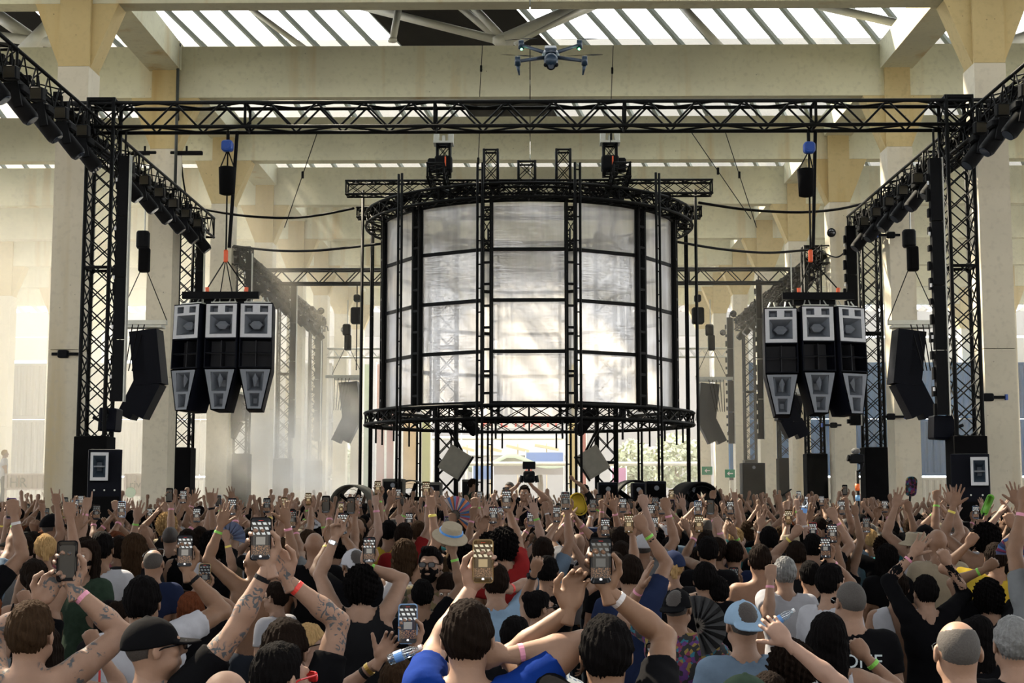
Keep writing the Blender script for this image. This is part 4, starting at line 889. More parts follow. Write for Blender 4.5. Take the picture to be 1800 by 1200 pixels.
# ================================================================ people
import openvdb as vdb
class Field:
    def __init__(s, lo, hi, h):
        s.h = h; s.lo = np.array(lo, float); s.n = np.maximum(4, np.ceil((np.array(hi) - s.lo) / h).astype(int) + 1)
        s.F = np.full(s.n, 1.0, np.float32)
        s.ax = [(s.lo[i] + h * np.arange(s.n[i])).astype(np.float32) for i in range(3)]
    def _sub(s, lo, hi, pad):
        a = np.clip(np.floor((np.array(lo) - pad - s.lo) / s.h).astype(int), 0, s.n); b = np.clip(np.ceil((np.array(hi) + pad - s.lo) / s.h).astype(int) + 1, 0, s.n)
        sl = tuple(slice(a[i], b[i]) for i in range(3)); X, Y, Z = np.meshgrid(*[s.ax[i][sl[i]] for i in range(3)], indexing='ij', sparse=True); return sl, X, Y, Z
    def comb(s, sl, d, k, sub=False):
        f = s.F[sl]
        if f.size == 0: return
        if sub:
            d = -d; h = np.clip(.5 - .5 * (d - f) / k, 0, 1) if k else None
            s.F[sl] = (f * h + d * (1 - h) + k * h * (1 - h)) if k else np.maximum(f, d)   # smooth max
            return
        if k: hh = np.clip(.5 + .5 * (f - d) / k, 0, 1); s.F[sl] = f + (d - f) * hh - k * hh * (1 - hh)
        else: s.F[sl] = np.minimum(f, d)
    def cone(s, a, b, ra, rb, k=.02, sub=False):
        a = np.array(a, float); b = np.array(b, float); r = max(ra, rb)
        sl, X, Y, Z = s._sub(np.minimum(a, b) - r, np.maximum(a, b) + r, k + 3 * s.h)
        d = b - a; L = float(d @ d) + 1e-9
        t = np.clip(((X - a[0]) * d[0] + (Y - a[1]) * d[1] + (Z - a[2]) * d[2]) / L, 0, 1)
        q = np.sqrt((X - a[0] - t*d[0])**2 + (Y - a[1] - t*d[1])**2 + (Z - a[2] - t*d[2])**2) - (ra + (rb - ra) * t)
        s.comb(sl, q, k, sub)
    def ell(s, c, r, k=.02, R=None, sub=False):
        c = np.array(c, float); r = np.array(r, float); m = r.max() if R is not None else r
        sl, X, Y, Z = s._sub(c - m, c + m, k + 3 * s.h); x, y, z = X - c[0], Y - c[1], Z - c[2]
        if R is not None:
            M = np.array(R).T; x, y, z = M[0][0]*x + M[0][1]*y + M[0][2]*z, M[1][0]*x + M[1][1]*y + M[1][2]*z, M[2][0]*x + M[2][1]*y + M[2][2]*z
        k0 = np.sqrt((x/r[0])**2 + (y/r[1])**2 + (z/r[2])**2); k1 = np.sqrt((x/r[0]**2)**2 + (y/r[1]**2)**2 + (z/r[2]**2)**2) + 1e-6
        s.comb(sl, k0 * (k0 - 1) / k1, k, sub)
    def full(s): return np.meshgrid(*s.ax, indexing='ij', sparse=True)
    def mesh(s, adapt=0.0):
        F = np.clip(s.F / s.h, -2.5, 2.5).astype(np.float32)
        for i in range(3):
            sl = [slice(None)] * 3
            for e in (0, -1): sl[i] = e; F[tuple(sl)] = np.maximum(F[tuple(sl)], 1.0)
        g = vdb.FloatGrid(background=2.5); g.copyFromArray(F)
        p, t, q = g.convertToPolygons(isovalue=0, adaptivity=adapt)
        p = p * s.h + s.lo
        t = np.array(t, dtype=np.int64).reshape(-1, 3)[:, ::-1]; q = np.array(q, dtype=np.int64).reshape(-1, 4)[:, ::-1]
        return [p, t, q]
def noise3(X, Y, Z, f, seed=0):
    return (np.sin(X*f + seed) * np.cos(Y*f*1.3 + seed*2) + np.sin(Y*f*1.7 + Z*f*.9 + seed*3) * np.cos(X*f*2.1 - seed) + np.sin(Z*f*1.9 + X*f*1.1 + seed*5)) / 3
def xform(m, M):
    M = np.array(M); p = m[0] @ M[:3, :3].T + M[:3, 3]
    if np.linalg.det(M[:3, :3]) < 0: return [p, m[1][:, ::-1], m[2][:, ::-1]]
    return [p, m[1], m[2]]
def to_mesh(name, parts, mats):
    """parts: list of (mesh, material index)"""
    P_ = []; loops = []; starts = []; tot = []; mi = []; o = 0; st = 0
    for m, k in parts:
        P_.append(m[0])
        for fc, n in ((m[1], 3), (m[2], 4)):
            if len(fc): loops.append((fc + o).ravel()); starts.append(st + n * np.arange(len(fc))); tot.append(np.full(len(fc), n)); mi.append(np.full(len(fc), k)); st += n * len(fc)
        o += len(m[0])
    me = bpy.data.meshes.new(name); V = np.concatenate(P_).astype(np.float32); Lp = np.concatenate(loops).astype(np.int32)
    me.vertices.add(len(V)); me.vertices.foreach_set('co', V.ravel()); me.loops.add(len(Lp)); me.loops.foreach_set('vertex_index', Lp)
    S = np.concatenate(starts).astype(np.int32); me.polygons.add(len(S)); me.polygons.foreach_set('loop_start', S); me.polygons.foreach_set('loop_total', np.concatenate(tot).astype(np.int32))
    me.polygons.foreach_set('material_index', np.concatenate(mi).astype(np.int32)); me.polygons.foreach_set('use_smooth', np.ones(len(S), bool))
    for m in mats: me.materials.append(m)
    me.update(calc_edges=True); return me
# ---------------------------------------------------------------- hands
def hand_mesh(pose, h=.0055):
    f = Field((-.10, -.10, -.05), (.10, .06, .21), h)
    f.cone((0, 0, -.045), (0, 0, .015), .025, .024, .01); f.ell((0, .002, .055), (.041, .016, .050), .012); f.ell((.022, -.010, .035), (.020, .016, .032), .012); f.ell((-.024, -.008, .04), (.014, .014, .03), .01)
    kn = [(.031, 0, .093), (.011, .002, .099), (-.010, .001, .096), (-.029, -.002, .086)]; ln = [.072, .081, .075, .060]; rr = [.0090, .0092, .0088, .0078]
    C = {'open': [(4, 6, 5)] * 4, 'relaxed': [(18, 28, 18), (22, 32, 20), (26, 35, 22), (30, 38, 22)], 'fist': [(82, 98, 60)] * 4, 'point': [(2, 4, 4), (80, 98, 60), (84, 98, 60), (86, 98, 60)],
         'horns': [(6, 5, 5), (82, 98, 60), (84, 98, 60), (8, 8, 6)], 'grip': [(18, 52, 40), (20, 54, 42), (22, 54, 42), (26, 56, 40)], 'flat': [(3, 4, 3)] * 4, 'claw': [(20, 45, 30)] * 4, 'two': [(3, 4, 4), (4, 5, 4), (84, 98, 60), (86, 98, 60)]}[pose]
    spr = {'open': (14, 4, -6, -17), 'relaxed': (4, 1, -2, -5), 'flat': (1, 0, -1, -3), 'grip': (-30, -32, -33, -34), 'claw': (10, 3, -4, -12), 'horns': (6, 0, 0, -8), 'two': (9, -5, 0, 0)}.get(pose, (0, 0, 0, 0))
    for i in range(4):
        p = np.array(kn[i]); a = 0; sp = math.radians(spr[i])
        f.cone((kn[i][0] * .35, 0, .02), p, .013, rr[i] + .002, .010)
        for j, fr in enumerate((.46, .30, .24)):
            a += math.radians(C[i][j]); L = ln[i] * fr
            d = np.array([math.sin(sp) * math.cos(a), -math.sin(a), math.cos(sp) * math.cos(a)]); q = p + d * L
            f.cone(p, q, rr[i] - .0006 * j, rr[i] - .0006 * (j + 1), .004); p = q
    T = {'open': [(.024, -.006, .022), (.052, -.010, .050), (.074, -.014, .074), (.092, -.018, .092)], 'fist': [(.022, -.012, .025), (.036, -.034, .055), (.020, -.050, .070), (-.002, -.054, .078)],
         'grip': [(.022, -.008, .022), (.050, -.016, .050), (.056, -.032, .082), (.044, -.046, .108)], 'flat': [(.024, -.006, .022), (.046, -.008, .050), (.056, -.010, .078), (.060, -.012, .100)]}
    t = T.get(pose) or (T['fist'] if pose in ('point', 'two', 'horns') else T['open'] if pose == 'claw' else T['flat'])
    for j in range(3): f.cone(t[j], t[j + 1], (.0145, .0115, .0100)[j], (.0115, .0100, .0085)[j], .007)
    return f.mesh(.01)
HANDS = {}
def hand(pose, left, h):
    k = (pose, left, h)
    if k not in HANDS:
        m = hand_mesh(pose, h); HANDS[(pose, False, h)] = m; HANDS[(pose, True, h)] = xform(m, np.diag([-1, 1, 1, 1.0]))
    return HANDS[k]
# ---------------------------------------------------------------- heads
def head_mesh(fem, h=.0065, beard=False):
    f = Field((-.11, -.14, -.18), (.11, .15, .15), h)
    f.ell((0, -.014, .028), (.073, .092, .090), .02); f.ell((0, .026, -.030), (.057, .064, .080 if not fem else .074), .025); f.cone((0, .058, -.088), (0, .062, -.092), .022, .020, .02)
    for s in (-1, 1): f.ell((s * .045, .028, -.055), (.018, .040, .024), .02); f.ell((s * .040, .062, -.012), (.020, .018, .018), .015)
    f.cone((-.032, .078, .030), (.032, .078, .030), .013, .013, .012)
    for s in (-1, 1): f.ell((s * .031, .100, .010), (.018, .016, .012), .010, sub=True)
    f.cone((0, .084, .018), (0, .108, -.020), .008, .012, .008)
    for s in (-1, 1): f.cone((s * .008, .094, -.026), (s * .011, .092, -.027), .008, .007, .006)
    f.cone((-.018, .083, -.052), (.018, .083, -.052), .008, .008, .006); f.cone((-.014, .083, -.062), (.014, .083, -.062), .009, .009, .006); f.cone((-.022, .098, -.0565), (.022, .098, -.0565), .004, .004, .004, sub=True)
    for s in (-1, 1):
        R = Matrix.Rotation(s * .35, 3, 'Z') @ Matrix.Rotation(-.15, 3, 'X'); f.ell((s * .079, -.008, .002), (.009, .020, .032), .008, R); f.ell((s * .088, .002, .004), (.006, .009, .016), .006, R, sub=True)
    f.cone((0, -.022, -.05), (0, -.030, -.18), .056 if not fem else .048, .060 if not fem else .050, .03)
    return f.mesh(.008)
HEADM = {}
def headm(fem, h):
    if (fem, h) not in HEADM: HEADM[(fem, h)] = head_mesh(fem, h)
    return HEADM[(fem, h)]
def eye_parts():
    out = []
    for s in (-1, 1):
        f = Field((-.02, -.02, -.02), (.02, .02, .02), .004); f.ell((0, 0, 0), (.0125, .0125, .0125), 0); m = f.mesh(); M = np.eye(4); M[:3, 3] = (s * .031, .0805, .009); out.append((xform(m, M), 2))
        f = Field((-.01, -.01, -.01), (.01, .01, .01), .0025); f.ell((0, 0, 0), (.0058, .004, .0058), 0); m = f.mesh(); M = np.eye(4); M[:3, 3] = (s * .031, .0915, .009); out.append((xform(m, M), 3))
    return out
EYES = eye_parts()
# ---------------------------------------------------------------- hair, hats, glasses (head frame)
def hair_mesh(style, seed=0, h=.0066):
    f = Field((-.19, -.21, -.36 if style in ('long', 'pony', 'wavy') else -.16), (.19, .18, .21), h)
    grow = {'buzz': .003, 'short': .012, 'crop': .009, 'fringe': .016, 'curly': .034, 'afro': .05, 'long': .016, 'wavy': .024, 'bun': .012, 'pony': .012, 'balding': .0012, 'quiff': .014}[style]
    f.ell((0, -.016, .030), (.073 + grow, .092 + grow, .090 + grow), .02)
    if style in ('quiff', 'short', 'crop', 'fringe'): f.ell((0, -.01, .095), (.055, .075, .034 + grow * .6), .02)
    if style == 'quiff': f.ell((.01, .05, .115), (.05, .04, .028), .02)
    if style in ('curly', 'afro'): f.ell((0, -.03, -.02), (.085, .075, .085), .03)
    if style in ('long', 'wavy'):
        f.ell((0, -.045, -.06), (.085 + grow * .4, .062, .12), .03); f.cone((-.035, -.065, -.10), (-.045, -.085, -.30), .05, .04, .03); f.cone((.035, -.065, -.10), (.045, -.085, -.28), .05, .04, .03)
        for s in (-1, 1): f.cone((s * .075, .01, .0), (s * .085, .005, -.20), .026, .022, .02)
    if style == 'bun': f.ell((0, -.09, .085), (.045, .045, .042), .01)
    if style == 'pony': f.ell((0, -.115, .02), (.03, .03, .03), .01); f.cone((0, -.12, .02), (0, -.14, -.20), .03, .018, .02); f.cone((0, -.135, -.20), (.01, -.13, -.28), .018, .006, .02)
    X, Y, Z = f.full(); amp = {'curly': .016, 'afro': .014, 'wavy': .009, 'long': .005, 'buzz': .0005, 'balding': .0005}.get(style, .0060)
    fr = {'curly': 95, 'afro': 110}.get(style, 60)
    f.F = f.F + amp * noise3(X, Y, Z, fr, seed).astype(np.float32) + (amp * .6 * np.sin(np.arctan2(X, Y + .02) * 26 + seed + 6 * Z)).astype(np.float32)
    # hairline: remove the face and what is under the ears
    face = (.026 + .07 * np.clip((Z - .03) / .08, 0, 1) + .012 * np.cos(X * 60)) if style not in ('fringe',) else (.035 + .08 * np.clip((Z - .02) / .05, 0, 1))
    nape = {'buzz': -.060, 'short': -.068, 'crop': -.062, 'balding': -.06, 'curly': -.10, 'afro': -.10, 'fringe': -.075, 'quiff': -.060, 'bun': -.07, 'pony': -.07}.get(style, -1)
    cut = np.where(Z < .095, Y - face, -1.0 + 0 * Y)              # in front of the face line
    ear = np.maximum(Y + .030 + 0 * X, -(Z + .012)) if style not in ('long', 'wavy', 'curly', 'afro') else np.maximum(Y - .02, Z * 0 - 1)
    low = np.where(Y > -.035, -(Z - .012) , -(Z - nape)) if style not in ('long', 'wavy', 'curly', 'afro') else -(Z - (nape if nape > -1 else -.34)) + 0 * Y
    f.F = np.maximum(f.F, cut.astype(np.float32)); f.F = np.maximum(f.F, (low + 0 * X).astype(np.float32))
    if style == 'balding': f.F = np.maximum(f.F, (.074 - np.sqrt(X**2 + (Y - .012)**2 * .8 + (Z - .125)**2)).astype(np.float32))
    return f.mesh(.012)
def beard_mesh():
    f = Field((-.10, -.06, -.16), (.10, .14, .03), .0065); f.ell((0, .026, -.034), (.066, .074, .088), .02); f.cone((0, .062, -.095), (0, .060, -.105), .030, .022, .02); X, Y, Z = f.full()
    f.F = f.F + (.003 * noise3(X, Y, Z, 80, 1)).astype(np.float32); f.F = np.maximum(f.F, (Z + .030 + .9 * np.clip(np.abs(X) - .045, -.02, 0) - .9 * np.clip(np.abs(X) - .045, 0, 1) + 0 * Y).astype(np.float32)); f.F = np.maximum(f.F, (.0 - Y + 0 * X + 0 * Z).astype(np.float32))
    f.ell((0, .105, -.057), (.024, .03, .008), .004, sub=True); return f.mesh(.01)
def cap_mesh(back=False):
    f = Field((-.12, -.2, -.02), (.12, .2, .16), .0065); f.ell((0, -.014, .034), (.084, .103, .098), 0); X, Y, Z = f.full(); f.F = np.maximum(f.F, (.028 - Z + 0 * X + 0 * Y).astype(np.float32))
    g = Field((-.12, -.2, -.02), (.12, .2, .16), .0065); g.ell((0, .085, .034), (.072, .085, .06), 0); g.F = np.maximum(g.F, (np.abs(Z - (.040 - .25 * (Y - .08) - 2.2 * X * X)) - .0052).astype(np.float32))
    f.F = np.minimum(f.F, g.F); f.ell((0, -.014, .132), (.008, .008, .006), .003)
    m = f.mesh(.01); return xform(m, np.array(Matrix.Rotation(math.pi, 4, 'Z') @ Matrix.Translation((0, .012, 0)))) if back else m
def bucket_mesh():
    f = Field((-.17, -.19, -.03), (.17, .17, .16), .007); X, Y, Z = f.full(); r = np.sqrt(X**2 + ((Y + .014) * .86)**2)
    f.F = (r - (.088 - .12 * (Z - .06)) + 0 * Z).astype(np.float32); f.F = np.maximum(f.F, (Z - .125 + 0 * X + 0 * Y).astype(np.float32)); f.F = np.maximum(f.F, (.035 - Z + 0 * X + 0 * Y).astype(np.float32))
    br = np.maximum(np.abs(Z - (.055 - .5 * (r - .085))) - .006, r - .145); f.F = np.minimum(f.F, br.astype(np.float32)); return f.mesh(.01)
def glasses_mb():
    b = MB()
    for s in (-1, 1):
        b.mi = 0; b.rbox((s * .033, .106, .006), (.052, .007, .036), .014, None, 1, 3); b.tube((s * .060, .102, .014), (s * .080, .02, .012), .0035, 5); b.tube((s * .080, .02, .012), (s * .080, -.012, .002), .003, 5)
    b.tube((-.01, .108, .012), (.01, .108, .012), .003, 5); return b
HAIRC = {'black': mat('hair_black', (.0035, .003, .003), .85, 0, var=.6, scale=110, spec=.03, bump=1.0, stretch=(1, 1, .15)), 'dark': mat('hair_dark_brown', (.008, .005, .0035), .85, 0, var=.6, scale=110, spec=.04, bump=1.0, stretch=(1, 1, .15)), 'brown': mat('hair_brown', (.026, .015, .008), .85, 0, var=.6, scale=110, spec=.04, bump=1.0, stretch=(1, 1, .15)),
         'blond': mat('hair_blond', (.28, .18, .08), .85, 0, var=.6, scale=110, spec=.04, bump=1.0, stretch=(1, 1, .15)), 'greystub': mat('hair_grey_stubble', (.055, .05, .046), .8, 0, var=.3, scale=150, bump=.2, spec=.15), 'grey': mat('hair_grey', (.10, .10, .098), .55, 0, var=.5, scale=70, bump=.7), 'red': mat('hair_red_brown', (.09, .028, .012), .85, 0, var=.6, scale=110, spec=.04, bump=1.0, stretch=(1, 1, .15)), 'stubble': mat('hair_stubble', (.022, .016, .013), .7, 0, var=.4, scale=150, bump=.4)}
def skinm(n, c, tat=0):
    m = mat('skin_' + n, tuple(v * .50 for v in c), .58, 0, var=.16, scale=22, bump=.12, spec=.3)
    if tat and not m.get('t'):
        m['t'] = 1; t = m.node_tree; b = t.nodes['Principled BSDF']; src = b.inputs['Base Color'].links[0].from_socket; co = t.nodes.new('ShaderNodeTexCoord')
        v = t.nodes.new('ShaderNodeTexNoise'); v.inputs['Scale'].default_value = 26; v.inputs['Detail'].default_value = 1; v.inputs['Distortion'].default_value = 2.2; n2 = t.nodes.new('ShaderNodeTexNoise'); n2.inputs['Scale'].default_value = 7; t.links.new(co.outputs['Object'], v.inputs[0]); t.links.new(co.outputs['Object'], n2.inputs[0])
        r1 = t.nodes.new('ShaderNodeMapRange'); r1.inputs[1].default_value = .54; r1.inputs[2].default_value = .57; t.links.new(v.outputs[0], r1.inputs[0]); r2 = t.nodes.new('ShaderNodeMapRange'); r2.inputs[1].default_value = .52; r2.inputs[2].default_value = .56; t.links.new(n2.outputs[0], r2.inputs[0])
        mu = t.nodes.new('ShaderNodeMath'); mu.operation = 'MULTIPLY'; t.links.new(r1.outputs[0], mu.inputs[0]); t.links.new(r2.outputs[0], mu.inputs[1]); mx = t.nodes.new('ShaderNodeMix'); mx.data_type = 'RGBA'; t.links.new(mu.outputs[0], mx.inputs[0]); t.links.new(src, mx.inputs[6]); mx.inputs[7].default_value = (.05, .055, .06, 1); t.links.new(mx.outputs[2], b.inputs['Base Color'])
    return m
SKIN = [skinm('pale', (.50, .31, .23)), skinm('light', (.44, .26, .175)), skinm('tan', (.36, .20, .125)), skinm('olive', (.31, .17, .10)), skinm('brown', (.17, .085, .050)), skinm('tattooed', (.42, .25, .17), 1)]
M_EYEW = mat('eye_white', (.6, .58, .55), .2); M_EYEP = mat('eye_pupil', (.01, .008, .006), .1)
def cloth(n, c, var=.12): return mat('cloth_' + n, c, .9, 0, var=var, scale=24, bump=.25, spec=.04)
CLO = {'black': cloth('black', (.0035, .0035, .0042)), 'charcoal': cloth('charcoal', (.008, .008, .009)), 'white': cloth('white', (.30, .30, .32), .05), 'grey': cloth('grey', (.11, .115, .12)), 'blue': cloth('royal_blue', (.004, .02, .13)), 'navy': cloth('navy', (.012, .018, .045)), 'teal': cloth('teal', (.03, .14, .16)),
       'green': cloth('dark_green', (.018, .03, .02), .5), 'red': cloth('red', (.16, .012, .012)), 'pink': cloth('pink', (.26, .085, .10)), 'yellow': cloth('yellow', (.36, .26, .03)), 'sand': cloth('sand', (.26, .22, .16)), 'bluegrey': cloth('blue_grey', (.10, .14, .19)), 'brown': cloth('brown', (.09, .06, .035), .5), 'lightblue': cloth('light_blue', (.17, .25, .34))}
def multi(n, cols, scale):
    m = bpy.data.materials.new('cloth_' + n); m.use_nodes = True; t = m.node_tree; b = t.nodes['Principled BSDF']; b.inputs['Roughness'].default_value = .9
    co = t.nodes.new('ShaderNodeTexCoord'); v = t.nodes.new('ShaderNodeTexVoronoi'); v.inputs['Scale'].default_value = scale; t.links.new(co.outputs['Object'], v.inputs[0]); s_ = t.nodes.new('ShaderNodeSeparateColor'); t.links.new(v.outputs['Color'], s_.inputs[0])
    r = t.nodes.new('ShaderNodeValToRGB'); r.color_ramp.interpolation = 'CONSTANT'
    for i, c in enumerate(cols):
        e = r.color_ramp.elements[i] if i < 2 else r.color_ramp.elements.new(i / len(cols)); e.position = i / len(cols); e.color = _c(c)
    t.links.new(s_.outputs[0], r.inputs[0]); t.links.new(r.outputs[0], b.inputs['Base Color']); return m
CLO['pattern'] = multi('bright_pattern', [(.008, .008, .01), (.12, .015, .04), (.01, .09, .13), (.008, .008, .008), (.16, .11, .02), (.06, .015, .1)], 42); CLO['floral'] = multi('white_floral', [(.6, .58, .52), (.62, .6, .54), (.6, .58, .52), (.12, .16, .22)], 55)
CLO['dots'] = multi('blue_dots', [(.01, .03, .25), (.01, .03, .25), (.6, .6, .65)], 60); CLO['shirtprint'] = multi('brown_floral', [(.03, .03, .02), (.12, .09, .04), (.05, .05, .03), (.2, .13, .1)], 26)
M_TROU = cloth('dark_denim', (.02, .025, .035)); M_SHOE = mat('shoe_dark', (.02, .02, .02), .6)
M_GLF = mat('black_glasses', (.004, .004, .005), .2, 0, spec=.25); M_GLR = mat('red_glasses', (.45, .02, .02), .2)
HAIRM = {}
def hairobj(style, col, parent, M, seed=0):
    k = (style, seed % 2)
    if k not in HAIRM:
        HAIRM[k] = to_mesh('hair', [(hair_mesh(style, seed % 2 * 1.7 + .3), 0)], [HAIRC['dark']])
    o = inst('hair', HAIRM[k], parent, M=M); o.material_slots[0].link = 'OBJECT'; o.material_slots[0].material = HAIRC[col if style not in ('buzz', 'balding') or col == 'blond' else 'greystub' if col == 'grey' else 'stubble']; return o
BEARD = to_mesh('beard', [(beard_mesh(), 0)], [HAIRC['black']]); CAPM = to_mesh('cap', [(cap_mesh(), 0)], [CLO['black']]); CAPB = to_mesh('cap', [(cap_mesh(True), 0)], [CLO['black']]); BUCK = to_mesh('bucket_hat', [(bucket_mesh(), 0)], [CLO['sand']])
_g = glasses_mb(); GLM = _g.mesh('sunglasses'); GLM.materials.append(M_GLF)
def matinst(name, me, parent, M, m):
    o = inst(name, me, parent, M=M); o.material_slots[0].link = 'OBJECT'; o.material_slots[0].material = m; return o
bm_ = MB(); _n = 16
for _r, _o in ((1.0, 0),): 
    ps = []
    for rr_, zz in ((1.0, -.5), (1.12, -.42), (1.12, .42), (1.0, .5), (.9, .42), (.9, -.42)): ps += [(rr_ * math.cos(2*math.pi*i/_n), rr_ * math.sin(2*math.pi*i/_n), zz) for i in range(_n)]
    bm_.add(ps, [(a*_n+i, a*_n+(i+1) % _n, ((a+1) % 6)*_n+(i+1) % _n, ((a+1) % 6)*_n+i) for a in range(6) for i in range(_n)])
BANDM = bm_.mesh('wristband'); BANDM.materials.append(CLO['pink'])
_w = MB(); _w.v = list(bm_.v); _w.f = list(bm_.f); _w.m = list(bm_.m); _w.rbox((0, 1.25, 0), (1.3, .5, 1.5), .2, None, 1); WATCHM = _w.mesh('watch'); WATCHM.materials.append(M_BLACKP)
BANDC = {'pink': mat('band_pink', (.48, .19, .27), .5), 'green': mat('band_green', (.14, .40, .04), .5), 'white': mat('band_white', (.42, .40, .40), .5), 'red': mat('band_red', (.55, .03, .02), .5), 'black': M_RUB, 'yellow': mat('band_yellow', (.6, .5, .08), .5), 'blue': mat('band_blue', (.05, .2, .5), .5), 'steel': mat('watch_steel', (.45, .46, .47), .25, .9), 'gold': mat('gold_chain', (.45, .30, .08), .3, .9)}
# ---------------------------------------------------------------- one person
def ik(s, w_, L1, L2, pole):
    s = Vector(s); w_ = Vector(w_); d = w_ - s; D = d.length; mx = (L1 + L2) * .995
    if D > mx: w_ = s + d * (mx / D); D = mx; d = w_ - s
    D = max(D, abs(L1 - L2) + .02); a = (L1 * L1 - L2 * L2 + D * D) / (2 * D); hgt = math.sqrt(max(0, L1 * L1 - a * a)); n = d.normalized(); p = Vector(pole); p = p - n * p.dot(n); p = p.normalized() if p.length > 1e-4 else n.orthogonal()
    return s + n * a + p * hgt, w_
def frame(z, y):
    z = Vector(z).normalized(); y = Vector(y); y = y - z * y.dot(z); y = y.normalized() if y.length > 1e-4 else z.orthogonal().normalized(); x = y.cross(z); return Matrix((x, y, z)).transposed()
def body(hands_, fem=False, build=1.0, shirt='tee', top_h=.013, hand_h=.0058, head_h=.0065, headR=None, eyes=False, seed=0, sleeve=.55, fat=0):
    """hands_: {-1/1: None or dict(t=target of palm centre, pose, n=palm normal, z=hand axis or None)} in local metres, facing +y. Returns meshes + frames."""
    sw = (.172 if not fem else .150) * build; S = {}; hn = {}; fr = {}
    for s in (-1, 1):
        h = hands_.get(s); sh = Vector((s * sw, 0, 1.425))
        if h is None:
            w_ = Vector((s * .27, .06, .86)); el, w_ = ik(sh, w_, .285, .255, (s * .3, -1, 0)); zd = (w_ - el).normalized(); hf = frame(zd, (-s, 0, 0)); pose = 'relaxed'
        else:
            t = Vector(h['t']); up = max(0, min(1, (t.z - 1.35) / .5)); sh = sh + Vector((-s * .030 * up, .01 * up, .055 * up))
            pole = h.get('pole') or (s * .9, .35, -.5)
            zd = Vector(h['z']).normalized() if h.get('z') is not None else None
            if zd is None: w_ = t - (t - sh).normalized() * .07
            else: w_ = t - zd * .09
            el, w2 = ik(sh, w_, .285, .262, pole); w_ = w2
            if zd is None: zd = ((w_ - el).normalized() + Vector((0, 0, .25))).normalized()
            hf = frame(zd, -Vector(h.get('n', (0, 1, 0)))); pose = h['pose']
        S[s] = (sh, el, w_); M = Matrix.Translation(w_) @ hf.to_4x4(); hn[s] = (pose, M); fr[s] = M
    lo = Vector((-.30, -.24, .80)); hi = Vector((.30, .24, 1.60))
    for s in S:
        for q in S[s]:
            for i in range(3): lo[i] = min(lo[i], q[i] - .07); hi[i] = max(hi[i], q[i] + .07)
    f = Field(lo, hi, top_h)
    def torso(f, g=0.0, arms=True, full=True, slv=1.0):
        f.ell((0, -.005, .93), (.165 * build + g, .118 + g + fat, .14 + g), .05); f.ell((0, 0, 1.08), ((.142 if not fem else .122) * build + g + fat * .5, .098 + g + fat, .16), .06)
        f.ell((0, -.005, 1.27), (.160 * build + g, .108 + g, .165 + g * .3), .06); f.cone((-sw * .72, -.012, 1.38), (sw * .72, -.012, 1.38), .066 + g, .066 + g, .05)
        if fem:
            for s in (-1, 1): f.ell((s * .07, .085, 1.25), (.058 + g * .5, .05 + g * .5, .055 + g * .5), .03)
        for s in (-1, 1):
            sh, el, w_ = S[s]
            f.cone((s * .02, -.02, 1.475), sh * .86 + Vector((0, -.01, 1.40)) * .14, .040 + g * .7, .044 + g, .04)
            f.ell((s * .075, -.055, 1.30), (.07 + g, .045 + g, .10), .04)
            if arms:
                am = .92 if fem else 1.03
                e2 = sh.lerp(el, slv); f.cone(sh * .9 + Vector((0, 0, 1.40)) * .1, sh.lerp(el, min(.25, slv)), (.056 * am) + g, (.053 * am) + g, .035)
                f.cone(sh, e2, .051 * am + g, (.051 + (.040 - .051) * slv) * am + g * 1.3, .02)
                if slv >= 1: f.cone(el, el.lerp(w_, .35), .040 * am, .041 * am, .015); f.cone(el.lerp(w_, .3), w_, .041 * am, .0255 * am, .015)
                if slv >= 1: f.cone(sh.lerp(el, .3), sh.lerp(el, .7), .046 * am, .042 * am, .02)
        if full:
            f.cone((0, -.012, 1.43), (0, .0, 1.56), (.062 if not fem else .050) + g, (.056 if not fem else .046) + g, .03)
    torso(f)
    parts = [(f.mesh(.006), 0)]
    # legs, coarse, under the trousers
    lg = Field((-.24, -.2, -.02), (.24, .26, 1.0), .028)
    for s in (-1, 1):
        lg.cone((s * .085, 0, .90), (s * .10, .015, .50), .082, .054, .03); lg.cone((s * .10, .015, .50), (s * .105, -.02, .08), .054, .036, .02); lg.cone((s * .105, -.02, .05), (s * .12, .12, .035), .038, .032, .02)
    lg.ell((0, 0, .93), (.15, .10, .10), .03); parts.append((lg.mesh(0), 0))
    HR = headR if headR is not None else Matrix.Rotation(math.radians(4), 3, 'X'); pv = Vector((0, -.005, 1.53)); HM = Matrix.Translation(pv) @ HR.to_4x4() @ Matrix.Translation((0, .03, .10)) @ Matrix.Scale(1.0 if not fem else .95, 4)
    parts.append((xform(headm(fem, head_h), HM), 1))
    if eyes:
        for m, k in EYES: parts.append((xform(m, HM), k))
    for s in (-1, 1):
        sc_ = .96 if fem else 1.06; parts.append((xform(hand(hn[s][0], s < 0, hand_h), hn[s][1] @ Matrix.Scale(sc_, 4)), 0))
    res = {'parts': parts, 'HM': HM, 'wr': {s: (S[s][1], S[s][2]) for s in S}, 'hand': fr, 'S': S}
    # clothing
    if shirt != 'bare':
        g = Field(lo - Vector((.02, .02, .0)), hi + Vector((.02, .02, 0)), top_h)
        if shirt == 'tee': torso(g, .015, True, False, sleeve)
        elif shirt == 'tank': torso(g, .015, False, False)
        elif shirt == 'half': torso(g, .018, False, False)
        elif shirt == 'long': torso(g, .011, True, False, 1.0)
        X, Y, Z = g.full(); g.F = g.F + (.0035 * noise3(X, Y, Z, 30, seed) + (.0025 if shirt != 'tank' else .001) * noise3(X, Y, Z, 75, seed + 2)).astype(np.float32)
        nr = .085 if shirt != 'tank' else .105
        nk = nr - np.sqrt(X**2 + (Y - .005)**2 + (Z - 1.515 + (.02 if shirt == 'tank' else 0))**2 * .8); g.F = np.maximum(g.F, nk.astype(np.float32))
